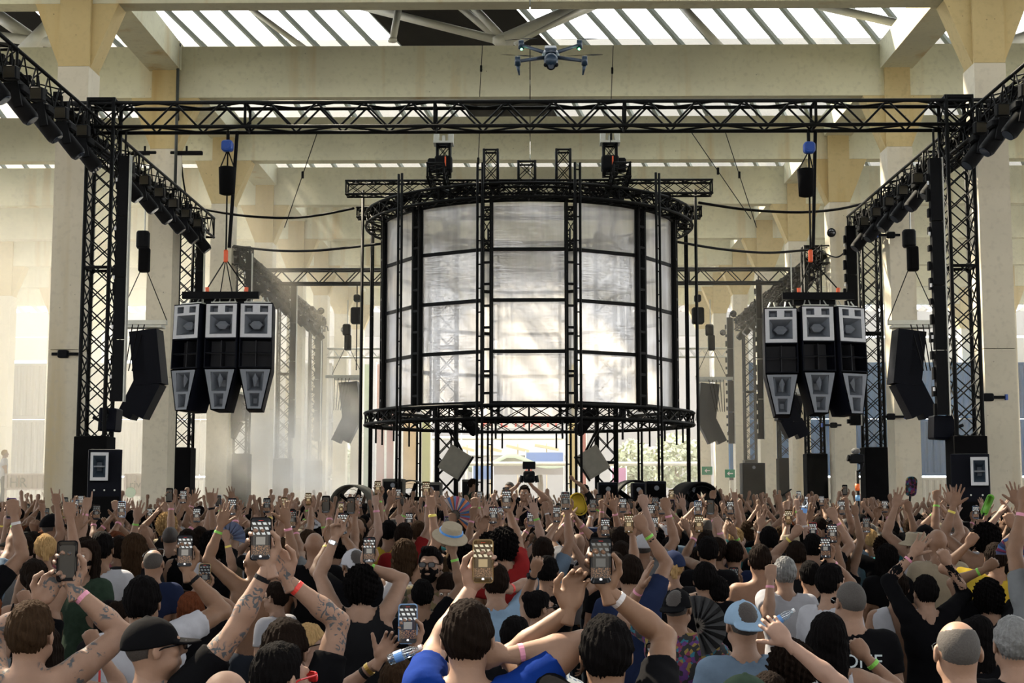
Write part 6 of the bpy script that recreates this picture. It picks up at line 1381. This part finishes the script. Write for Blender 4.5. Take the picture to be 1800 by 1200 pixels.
# ================================================================ the rest of the crowd
FW_ = (0, -1, 0)
def pz(sd, t, pose='fist', n=(0, 1, 0), z=None, pole=None): return {'t': t, 'pose': pose, 'n': n, 'z': z, 'pole': pole}
def ph(sd, t, roll=16): r = math.radians(roll * sd); return {'t': Vector(t) + Vector((0, .03, -.015)), 'pose': 'grip', 'n': (0, -1, .06), 'z': (-math.sin(r), .1, math.cos(r)), 'pole': None, 'phone': 1}
POSES = [({1: ph(1, (.10, .36, 2.00))}, 'tee'), ({1: ph(1, (.02, .40, 1.92), 14), -1: pz(-1, (-.06, .40, 1.87), 'grip', FW_, (.3, .1, 1))}, 'tee'), ({-1: ph(-1, (-.12, .34, 1.86))}, 'tank'), ({1: ph(1, (.20, .16, 2.08), 8)}, 'tee'), ({1: ph(1, (.06, .42, 1.74))}, 'bare'),
         ({-1: ph(-1, (-.06, .38, 1.97), 10), 1: pz(1, (.32, .10, 1.75), 'relaxed')}, 'tee'),
         ({1: pz(1, (.24, .12, 2.02), 'fist')}, 'tee'), ({1: pz(1, (.28, .10, 2.0), 'open'), -1: pz(-1, (-.26, .12, 1.98), 'open')}, 'bare'), ({-1: pz(-1, (-.18, .2, 2.05), 'point')}, 'tee'), ({1: pz(1, (.22, .26, 1.66), 'fist')}, 'tank'),
         ({}, 'tee'), ({1: pz(1, (.05, .25, 1.92), 'flat', (-1, 0, 0)), -1: pz(-1, (-.05, .25, 1.92), 'flat', (1, 0, 0))}, 'tee'), ({-1: pz(-1, (-.38, .12, 1.88), 'open')}, 'tee'), ({1: pz(1, (.20, .1, 2.06), 'horns')}, 'tank'), ({1: pz(1, (.20, .2, 1.95), 'fist'), -1: pz(-1, (-.18, .2, 1.80), 'fist')}, 'tee'), ({}, 'tank')]
PROTO = []
for i, (hd, sh_) in enumerate(POSES):
    fem = i in (2, 5, 9, 13, 15); hh = {}
    b = body(hd, fem, 1.0 + .06 * ((i % 3) - 1), sh_, .016, .0075, .008, None, False, i)
    me = to_mesh('person', b['parts'], [SKIN[1], SKIN[1]]); sm = to_mesh('shirt', [(b['shirt'], 0)], [CLO['black']]) if 'shirt' in b else None
    pm = None
    for sd, h in hd.items():
        if h.get('phone'):
            Hm = b['hand'][sd]; c = Hm @ Vector((0, -.030, .105)); pm = Matrix.Translation(c)
    PROTO.append(dict(me=me, sm=sm, b=b, fem=fem, shirt=sh_, pm=pm, ups=[sd for sd, h in hd.items()], name=['filming one handed', 'filming with both hands', 'filming with the left hand', 'filming with the arm straight up', 'filming at head height', 'filming, other hand up', 'with a fist punched up', 'with both open hands raised', 'pointing up', 'with a bent arm and fist', 'with arms down', 'clapping overhead', 'with one open hand out', 'making a horns sign', 'with both fists up', 'standing with arms down'][i]))
HS_M = [('short', 'black'), ('short', 'dark'), ('crop', 'black'), ('fringe', 'dark'), ('curly', 'black'), ('short', 'brown'), ('quiff', 'dark'), ('buzz', 'dark'), (None, 'dark'), ('crop', 'dark'), ('short', 'black'), ('balding', 'grey'), ('wavy', 'brown')]
HS_F = [('long', 'black'), ('long', 'dark'), ('pony', 'dark'), ('bun', 'black'), ('wavy', 'brown'), ('long', 'brown'), ('pony', 'blond'), ('wavy', 'red')]
TC = ['black'] * 11 + ['charcoal'] * 3 + ['white'] * 3 + ['navy', 'green', 'grey', 'teal', 'red', 'sand', 'bluegrey', 'brown', 'pink', 'yellow', 'pattern']
hn_ = {None: 'bald', 'short': 'short', 'crop': 'cropped', 'fringe': 'thick', 'curly': 'curly', 'quiff': 'swept up', 'buzz': 'shaved', 'balding': 'thinning', 'wavy': 'wavy', 'long': 'long', 'pony': 'ponytailed', 'bun': 'bunned'}
rg = random.Random(99); FILL = []; USED = {}
def zone(x, Y):
    px = PX((x, Y, 1.75))[0]
    z = 'by the near left tower' if px < 230 else 'under the left trio' if px < 470 else 'below the smoke' if px < 640 else 'left of the booth' if px < 850 else 'before the booth' if px < 1010 else 'right of the booth' if px < 1230 else 'below the exit sign' if px < 1340 else 'under the right trio' if px < 1530 else 'by the near right tower' if px < 1700 else 'at the right edge'
    r = 'front' if Y < 9 else 'middle' if Y < 13 else 'rear' if Y < 17 else 'far'
    return z, r
def fill(x, Y, pi, s, yaw, hair=None, phone_lab=True, case=None, scr=None):
    p = PROTO[pi]; h, c = hair or rg.choice(HS_F if p['fem'] else HS_M); tc_ = rg.choice(TC) if Y > 10 else rg.choice(['black'] * 6 + ['charcoal'] * 3 + ['white', 'white', 'navy', 'green', 'grey']); sk = rg.choice([0, 1, 1, 1, 2, 2, 2, 3, 3]); hat = rg.choice([None] * 9 + ['cap', 'capback', 'bucket']) if h not in ('pony', 'bun', 'curly', 'afro') else None
    hc_ = rg.choice(['black', 'white', 'sand', 'navy'])
    zn, row = zone(x, Y); g = 'woman' if p['fem'] else 'person'
    hd_ = ('in a %s hat' % {'black': 'black', 'white': 'white', 'sand': 'sand coloured', 'navy': 'navy'}[hc_]) if hat else (('with %s %s hair' % (hn_[h], {'dark': 'dark brown'}.get(c, c))) if h else 'with a bald head')
    top_ = {'tee': {'pattern': 'patterned'}.get(tc_, tc_) + ' shirt', 'tank': {'pattern': 'patterned'}.get(tc_, tc_) + ' vest', 'bare': 'bare back'}[p['shirt']].replace('bluegrey', 'blue grey')
    lb = '%s %s, %s, %s, %s row %s' % (g, hd_, top_, p['name'], row, zn); lb = ' '.join(lb.replace(', other hand up', '').replace(' showing the skylight', '').replace(' with a', ' a').replace(' held up', '').replace("in front of the drum's", 'by the drum,').split()[:16]) if len(lb.split()) > 16 else lb
    loc = Vector((x, Y, 0)); o = assemble(p['me'], p['sm'], loc, yaw, s, sk, tc_, h, c, p['b']['HM'], rg.randint(0, 9), hat, hc_, 'sun' if rg.random() < .12 else None, lb, None)
    for sd in p['ups']:
        if rg.random() < .62: el, wv = p['b']['wr'][sd]; band(o, el, wv, .05, rg.choice(['pink', 'pink', 'pink', 'green', 'green', 'white', 'black', 'yellow']))
    if p['pm'] is not None:
        M = Matrix.Translation(loc) @ Matrix.Rotation(yaw, 4, 'Z') @ Matrix.Scale(s, 4) @ p['pm']; M = M @ Matrix.Scale(1 / s, 4)
        cs = case or rg.choice(['black'] * 8 + ['white', 'gold', 'blue', 'green', 'purple']); sc_ = scr or rg.choice(['stage', 'stage', 'dim', 'warm', 'stage', 'off']); zr = zone(M.translation.x, Y)
        pl = '%s phone%s held up, %s row %s' % ({'black': 'black', 'white': 'white cased', 'gold': 'gold edged', 'blue': 'blue cased', 'green': 'lime cased', 'purple': 'purple cased', 'red': 'red'}[cs], {'stage': ' showing the skylight', 'dim': ' with a dim screen', 'warm': ' with a warm bright screen', 'off': ' with a dark screen'}[sc_], row, zr[0])
        phone(M, sc_, cs, pl, None, Y < 14)
    TAKEN.append((x, Y)); FILL.append(o); return o
PHL = [(20, 893, 36), (142, 880, 20), (214, 895, 28), (263, 916, 36), (298, 870, 25), (346, 905, 26), (408, 890, 30), (384, 880, 20), (469, 888, 26), (500, 885, 22), (542, 877, 22), (543, 896, 20), (513, 912, 32), (573, 886, 30), (617, 888, 30), (632, 883, 19), (664, 857, 24), (700, 868, 19), (708, 879, 19), (749, 860, 28), (755, 881, 20), (787, 920, 26),
       (843, 873, 19), (867, 905, 30), (880, 902, 22), (855, 920, 22), (892, 892, 18), (994, 880, 32), (933, 912, 26), (1011, 884, 20), (1042, 888, 24), (1055, 884, 20), (1064, 926, 32), (1095, 888, 26), (1108, 884, 19), (1145, 898, 26), (1150, 922, 28), (1163, 892, 24), (1180, 870, 19), (1181, 888, 20), (1228, 920, 34), (1227, 893, 26), (1249, 890, 28), (1276, 913, 22), (1294, 903, 18),
       (1404, 872, 18), (1485, 861, 18), (1461, 916, 20), (1477, 890, 17), (1503, 910, 22), (1555, 890, 22), (1580, 884, 17), (1675, 890, 22), (1715, 900, 22), (1785, 937, 18), (1382, 893, 17), (1444, 880, 18)]
def hides(x, Y):
    px, py = PX((x, Y, 1.70)); hw = .10 * F / Y
    return any(Y < k[4] - .1 and px + hw > k[0] and px - hw < k[1] and py < k[3] for k in KEEP)
for (px, py, hp) in PHL:
    Yp = min(21.0, F * .156 / hp); t = P(px, py, Yp); best = None
    for pi in (0, 1, 2, 3, 4, 5):
        pm = PROTO[pi]['pm'].translation; s = t.z / pm.z; c = abs(s - 1.0)
        if best is None or c + .01 * rg.random() < best[0]: best = (c, pi, s)
    _, pi, s = best; s = max(.88, min(1.13, s)); pm = PROTO[pi]['pm'].translation * s
    if Yp - pm.y < 12 and hides(t.x - pm.x, Yp - pm.y): Yp += .0; t = P(px, py, Yp + 1.2); s = max(.88, min(1.13, t.z / PROTO[pi]['pm'].translation.z)); fill(t.x - pm.x, t.y - pm.y, pi, s, 0.0) if not hides(t.x - pm.x, t.y - pm.y) else None
    else: fill(t.x - pm.x, Yp - pm.y, pi, s, 0.0)
for (px, py, Y) in ((800, 905, 14.5), (402, 945, 12.0), (1783, 975, 9.5), (1600, 884, 14.5), (1728, 916, 14.0), (1023, 916, 15.0), (1414, 900, 13.5), (1372, 872, 18), (800, 955, 9.7)):
    t = P(px, py, Y); s = max(.88, min(1.13, t.z / 2.04)); fill(t.x - .24 * s, t.y - .12 * s, 6, s, 0.0)
# rest on a jittered grid
Yr = 5.6; cand = []
while Yr < 22.5:
    st_ = .60 + .012 * Yr; x = -.385 * Yr - .4 + rg.uniform(0, .3)
    while x < .385 * Yr + .5: cand.append((x + rg.uniform(-.13, .13), Yr + rg.uniform(-.16, .16))); x += st_
    Yr += .62
def free(x, y, r): return all((x - a)**2 + (y - b)**2 > r * r for a, b in TAKEN)
NF = 0
for (x, Y) in cand:
    if len(FILL) + len(HEROES) >= 299: break
    if Y < 7.2 and not free(x, Y, .62): continue
    if Y < 13 and hides(x, Y): continue
    if not free(x, Y, .46 if Y > 9 else .55): continue
    if abs(Y - 22.6) < .5 and abs(abs(x) - 7.6) < .6: continue
    r = rg.random()
    near_dark = Y < 9
    if Y < 7: pi = rg.choice([10, 15, 10, 9])
    elif Y < 12: pi = rg.choice([0, 1, 6, 8, 9, 10, 10, 11, 12, 13, 14, 15, 7, 15])
    else: pi = rg.choice([6, 7, 8, 9, 10, 11, 12, 13, 14, 7, 6, 5, 12, 11])
    s = rg.gauss(.965 if Y < 8 else .985, .028); s = max(.90, min(1.05, s)); fill(x, Y, pi, s, math.radians(rg.gauss(-x * 1.2, 16)))
# labels that still coincide share a group
cnt = {}
for o in PHONES: o['group'] = 'phones held up by the crowd'
for o in FILL + PHONES: cnt.setdefault(o['label'], []).append(o)
for lb, os_ in cnt.items():
    if len(os_) > 1:
        os_.sort(key=lambda o: PX(o.matrix_basis.translation)[0])
        for i, o in enumerate(os_): o['label'] = ' '.join((('leftmost' if i == 0 else 'rightmost' if i == len(os_) - 1 else 'middle') + ' ' + lb).replace(' showing the skylight', '').replace(' with a', ' a').replace(' held up', '').replace("in front of the drum's", 'by the drum,').split()[:16])
for o in FILL:
    if not o.get('group'): o['group'] = 'people standing in the crowd'
# distant crowd: one object
def lowperson(i):
    hd, sh_ = POSES[i]; f = Field((-.45, -.25, .8), (.45, .5, 2.3), .036); S_ = {}
    parts = []
    for sd in (-1, 1):
        h = hd.get(sd); shd = Vector((sd * .17, 0, 1.44)); t = Vector(h['t']) if h else Vector((sd * .26, .05, .9)); el, w_ = ik(shd, t, .30, .34, (sd, .3, -.5)); g = Field((-.6, -.3, .7), (.6, .6, 2.3), .03); g.cone(shd, el, .05, .042, .02); g.cone(el, w_, .042, .03, .02); g.ell(w_, (.045, .035, .06), .02); parts.append((g.mesh(.03), 0))
    g = Field((-.12, -.14, 1.4), (.12, .16, 1.8), .026); g.ell((0, .01, 1.63), (.076, .095, .115), 0); g.cone((0, 0, 1.42), (0, 0, 1.56), .055, .055, .02); parts.append((g.mesh(.02), 0))
    g = Field((-.12, -.16, 1.5), (.12, .16, 1.85), .026); g.ell((0, -.015, 1.665), (.088, .105, .105), 0); X, Y_, Z = g.full(); g.F = np.maximum(g.F, (Y_ - .04 - .5 * (Z - 1.66)).astype(np.float32) + 0 * X.astype(np.float32)); parts.append((g.mesh(.02), 1))
    g = Field((-.28, -.2, .0), (.28, .2, 1.6), .045); g.ell((0, 0, 1.22), (.19, .125, .30), .03); g.cone((0, 0, .9), (0, 0, .1), .15, .12, .05); parts.append((g.mesh(.03), 2)); return parts
low = [lowperson(i) for i in (0, 6, 7, 8, 10, 11, 12, 14)]
allp = []; rg2 = random.Random(4); Yr = 22.6
while Yr < 58:
    x = -.40 * Yr - rg2.uniform(0, .5)
    while x < .40 * Yr:
        x += rg2.uniform(.55, .95) * (1 if Yr < 30 else 1.5)
        if math.hypot(x - DX, Yr - DY) < 4.5: continue
        if Yr > 36 and rg2.random() < .3: continue
        if x < -12 and 42.5 < Yr < 48: continue
        if any(abs(x - s_ * 7.6) < .55 and abs(Yr - y_) < .6 for s_ in (-1, 1) for y_ in (22.6, 24.2, 25, 33.4)): continue
        if abs(x) > 7.2 and rg2.random() < .5: continue
        M = Matrix.Translation((x, Yr + rg2.uniform(-.2, .2), 0)) @ Matrix.Rotation(rg2.gauss(0, .5), 4, 'Z') @ Matrix.Scale(rg2.uniform(.93, 1.05), 4); q = rg2.choice(low); sk = rg2.choice([0, 0, 3]); cl = rg2.choice([2, 2, 2, 4])
        for m, k in q: allp.append((xform(m, M), {0: sk, 1: 1, 2: cl}[k]))
    Yr += .62 if Yr < 30 else 1.1
me = to_mesh('distant_crowd', allp, [SKIN[1], HAIRC['black'], CLO['black'], SKIN[3], CLO['white']]); o = inst('distant_crowd', me); tag(o, 'distant crowd filling the floor around and beyond the drum', 'crowd', kind='stuff')
for o in PHONES + FILL:
    import re as _re
    if len(_re.findall(r"[A-Za-z0-9']+", o['label'])) > 15: o['label'] = o['label'].replace(' screen', '').replace(' edged', '').replace(' cased', '').replace('with ', '')
print('TRIS crowd far', sum(len(m[1]) + 2 * len(m[2]) for m, k in allp), 'fill', len(FILL), 'heroes', len(HEROES))
# ================================================================ booth floor, things held up over the crowd
bx = MB().bb(-3.0, 3.2, -2.2, 3.0, 0, .5); tag(bx.build('booth_riser', M_BLACKP, None, False, (DX, DY, 0)), 'low black riser under the booth inside the drum', 'platform')
def fan(px, py, Y, r, cols, label, a0=-.2, a1=3.3, tilt=0):
    p = P(px, py, Y); o = empty('hand_fan', p); tag(o, label, 'fan'); n = 18
    for i in range(n):
        a = a0 + (a1 - a0) * i / n; b = a0 + (a1 - a0) * (i + 1) / n; m = MB(); q = .012 * (1 if i % 2 else -1)
        m.add([(r*.28*math.cos(a), q, r*.28*math.sin(a)), (r*math.cos(a), q, r*math.sin(a)), (r*math.cos(b), -q, r*math.sin(b)), (r*.28*math.cos(b), -q, r*.28*math.sin(b)), (r*.28*math.cos(a), q+.004, r*.28*math.sin(a)), (r*math.cos(a), q+.004, r*math.sin(a)), (r*math.cos(b), -q+.004, r*math.sin(b)), (r*.28*math.cos(b), -q+.004, r*.28*math.sin(b))], [(0, 1, 2, 3), (7, 6, 5, 4), (0, 4, 5, 1), (3, 2, 6, 7), (1, 5, 6, 2)])
        m.build('fan_leaf', mat('fan_%02x' % int(cols[i % len(cols)][0] * 255 + cols[i % len(cols)][2] * 100), cols[i % len(cols)], .7), o)
    for i in range(0, n + 1, 2):
        a = a0 + (a1 - a0) * i / n; MB().box((r*.5*math.cos(a), .006, r*.5*math.sin(a)), (r, .004, .008), Matrix.Rotation(-a, 3, 'Y')).build('rib', mat('fan_rib', (.05, .04, .03), .6), o)
fan(800, 905, 14.5, .19, [(.45, .15, .05), (.05, .13, .3), (.45, .35, .3), (.35, .07, .12), (.08, .16, .34)], 'open striped orange and blue hand fan above the crowd, left of centre', -.9, 2.2)
fan(402, 945, 12.0, .14, [(.06, .08, .14), (.08, .10, .17)], 'open grey blue hand fan left of the large phone', -.3, 3.3); fan(1225, 1100, 7.2, .15, [(.008, .008, .009)], 'large open black hand fan beside the patterned shirt', -1.4, 1.8)
fan(1783, 975, 9.5, .12, [(.04, .1, .25), (.22, .04, .09), (.04, .05, .12)], 'open blue and red hand fan at the right edge', -.2, 3.1)
def bottle(px, py, Y, label, tilt=0.2, cap=(.6, .6, .62)):
    p = P(px, py, Y); R = Matrix.Rotation(tilt, 3, 'Y'); o = empty('water_bottle', p); tag(o, label, 'bottle'); o.scale = (.6 if py > 1000 else .9,) * 3
    MB().lathe([(.026, -.09), (.032, -.085), (.032, -.02), (.029, -.01), (.032, 0), (.032, .05), (.014, .085), (.013, .10)], (0, 0, 0), 16, R).build('body', glassy('clear_plastic', (.72, .82, .90), .25, .08) if 'clear_plastic' not in MC else MC['clear_plastic'], o, True)
    MB().lathe([(.0335, -.05), (.0335, .0)], (0, 0, 0), 16, R).build('paper_label', mat('bottle_label', (.10, .25, .55), .5), o); MB().lathe([(.016, .10), (.016, .12)], (0, 0, 0), 12, R).build('cap', mat('bottle_cap', cap, .4), o)
bottle(1414, 893, 13.5, 'clear water bottle with pale cap held up right of the exit sign'); bottle(708, 1150, 5.05, 'plastic bottle with blue label under the light blue phone', 1.2); bottle(1374, 1086, 6.7, 'crumpled clear bottle with a blue label beside the pale blue cap', 1.0)
# hat and small flags held up
hh = inst('held_sun_hat', BUCK, None, M=Matrix.Translation(P(790, 948, 9.6)) @ Matrix.Rotation(.25, 4, 'Y') @ Matrix.Rotation(.35, 4, 'X') @ Matrix.Scale(.85, 4)); tag(hh, 'straw coloured sun hat held up over the bearded man in sunglasses', 'hat')
matinst('hat_band', BANDM, hh, Matrix.Translation((0, -.01, .075)) @ Matrix.Diagonal((.086, .097, .018, 1)), BANDC['blue'])
def paddle(px, py, Y, w_, h_, col, label, tilt=.2):
    o = empty('held_paddle', P(px, py, Y), (0, tilt, .1)); tag(o, label, 'paddle'); MB().rbox((0, 0, h_ / 2), (w_, .012, h_), w_ * .45, None, 1, 5).build('blade', col, o, True); MB().tube((0, 0, .02), (0, 0, -.14), .012, 8).build('handle', M_BLACKP, o)
paddle(1600, 872, 14.5, .11, .20, CLO['pattern'], 'tall colourful paddle held up before the right white container', .12); paddle(1728, 905, 14.0, .07, .22, BANDC['green'], 'pale green paddle held up beside the right floor speaker', .45)
paddle(1023, 905, 15.0, .15, .24, CLO['yellow'], 'yellow paper held up under the booth', -.3)
lt = empty('held_light_stick', P(1372, 872, 18)); tag(lt, 'short dark baton held up under the right speaker trio', 'stick'); MB().tube((0, 0, 0), (.14, 0, .09), .010, 8).build('rod', M_BLACKP, lt); MB().tube((0, 0, 0), (-.02, 0, -.013), .013, 8).build('grip', M_RUB, lt)
# ================================================================ haze
def vol(name, label, b, dens, col, noise=None, aniso=.2):
    x0, x1, y0, y1, z0, z1 = b; o = MB().bb(x0, x1, y0, y1, z0, z1).build(name, [])
    m = bpy.data.materials.new(name + '_air'); m.use_nodes = True; t = m.node_tree; t.nodes.clear(); ou = t.nodes.new('ShaderNodeOutputMaterial'); v = t.nodes.new('ShaderNodeVolumeScatter')
    v.inputs['Color'].default_value = _c(col); v.inputs['Density'].default_value = dens; v.inputs['Anisotropy'].default_value = aniso
    if noise:
        co = t.nodes.new('ShaderNodeTexCoord'); mp = t.nodes.new('ShaderNodeMapping'); mp.inputs['Location'].default_value = (-1, -1, -1); mp.inputs['Scale'].default_value = (2, 2, 2); t.links.new(co.outputs['Generated'], mp.inputs[0])
        ln = t.nodes.new('ShaderNodeVectorMath'); ln.operation = 'LENGTH'; t.links.new(mp.outputs[0], ln.inputs[0])
        mr = t.nodes.new('ShaderNodeMapRange'); mr.inputs[1].default_value = 1.0; mr.inputs[2].default_value = .1; t.links.new(ln.outputs['Value'], mr.inputs[0])
        n = t.nodes.new('ShaderNodeTexNoise'); n.inputs['Scale'].default_value = noise; n.inputs['Detail'].default_value = 3; t.links.new(co.outputs['Object'], n.inputs[0])
        nr = t.nodes.new('ShaderNodeMapRange'); nr.inputs[1].default_value = .4; nr.inputs[2].default_value = .65; t.links.new(n.outputs[0], nr.inputs[0])
        mu = t.nodes.new('ShaderNodeMath'); mu.operation = 'MULTIPLY'; t.links.new(mr.outputs[0], mu.inputs[0]); t.links.new(nr.outputs[0], mu.inputs[1])
        m2 = t.nodes.new('ShaderNodeMath'); m2.operation = 'MULTIPLY'; m2.inputs[1].default_value = dens; t.links.new(mu.outputs[0], m2.inputs[0]); t.links.new(m2.outputs[0], v.inputs['Density'])
    t.links.new(v.outputs[0], ou.inputs['Volume']); o.data.materials.append(m); tag(o, label, 'haze', kind='stuff'); return o
vol('haze', 'thin haze filling the far half of the hall', (-39, 39, 35.5, 72, .05, 12.9), .004, (.95, .90, .80))
vol('haze_left', 'thicker haze along the left aisle', (-20, -6.3, 34.8, 64, .04, 10.9), .022, (.98, .90, .76))
c = P(480, 800, 36); vol('smoke_plume', 'pale smoke drifting behind the left speakers', (c.x - 3.2, c.x + 4.0, 34.9, 41, .1, 5.4), .75, (1.0, .96, .88), .72)
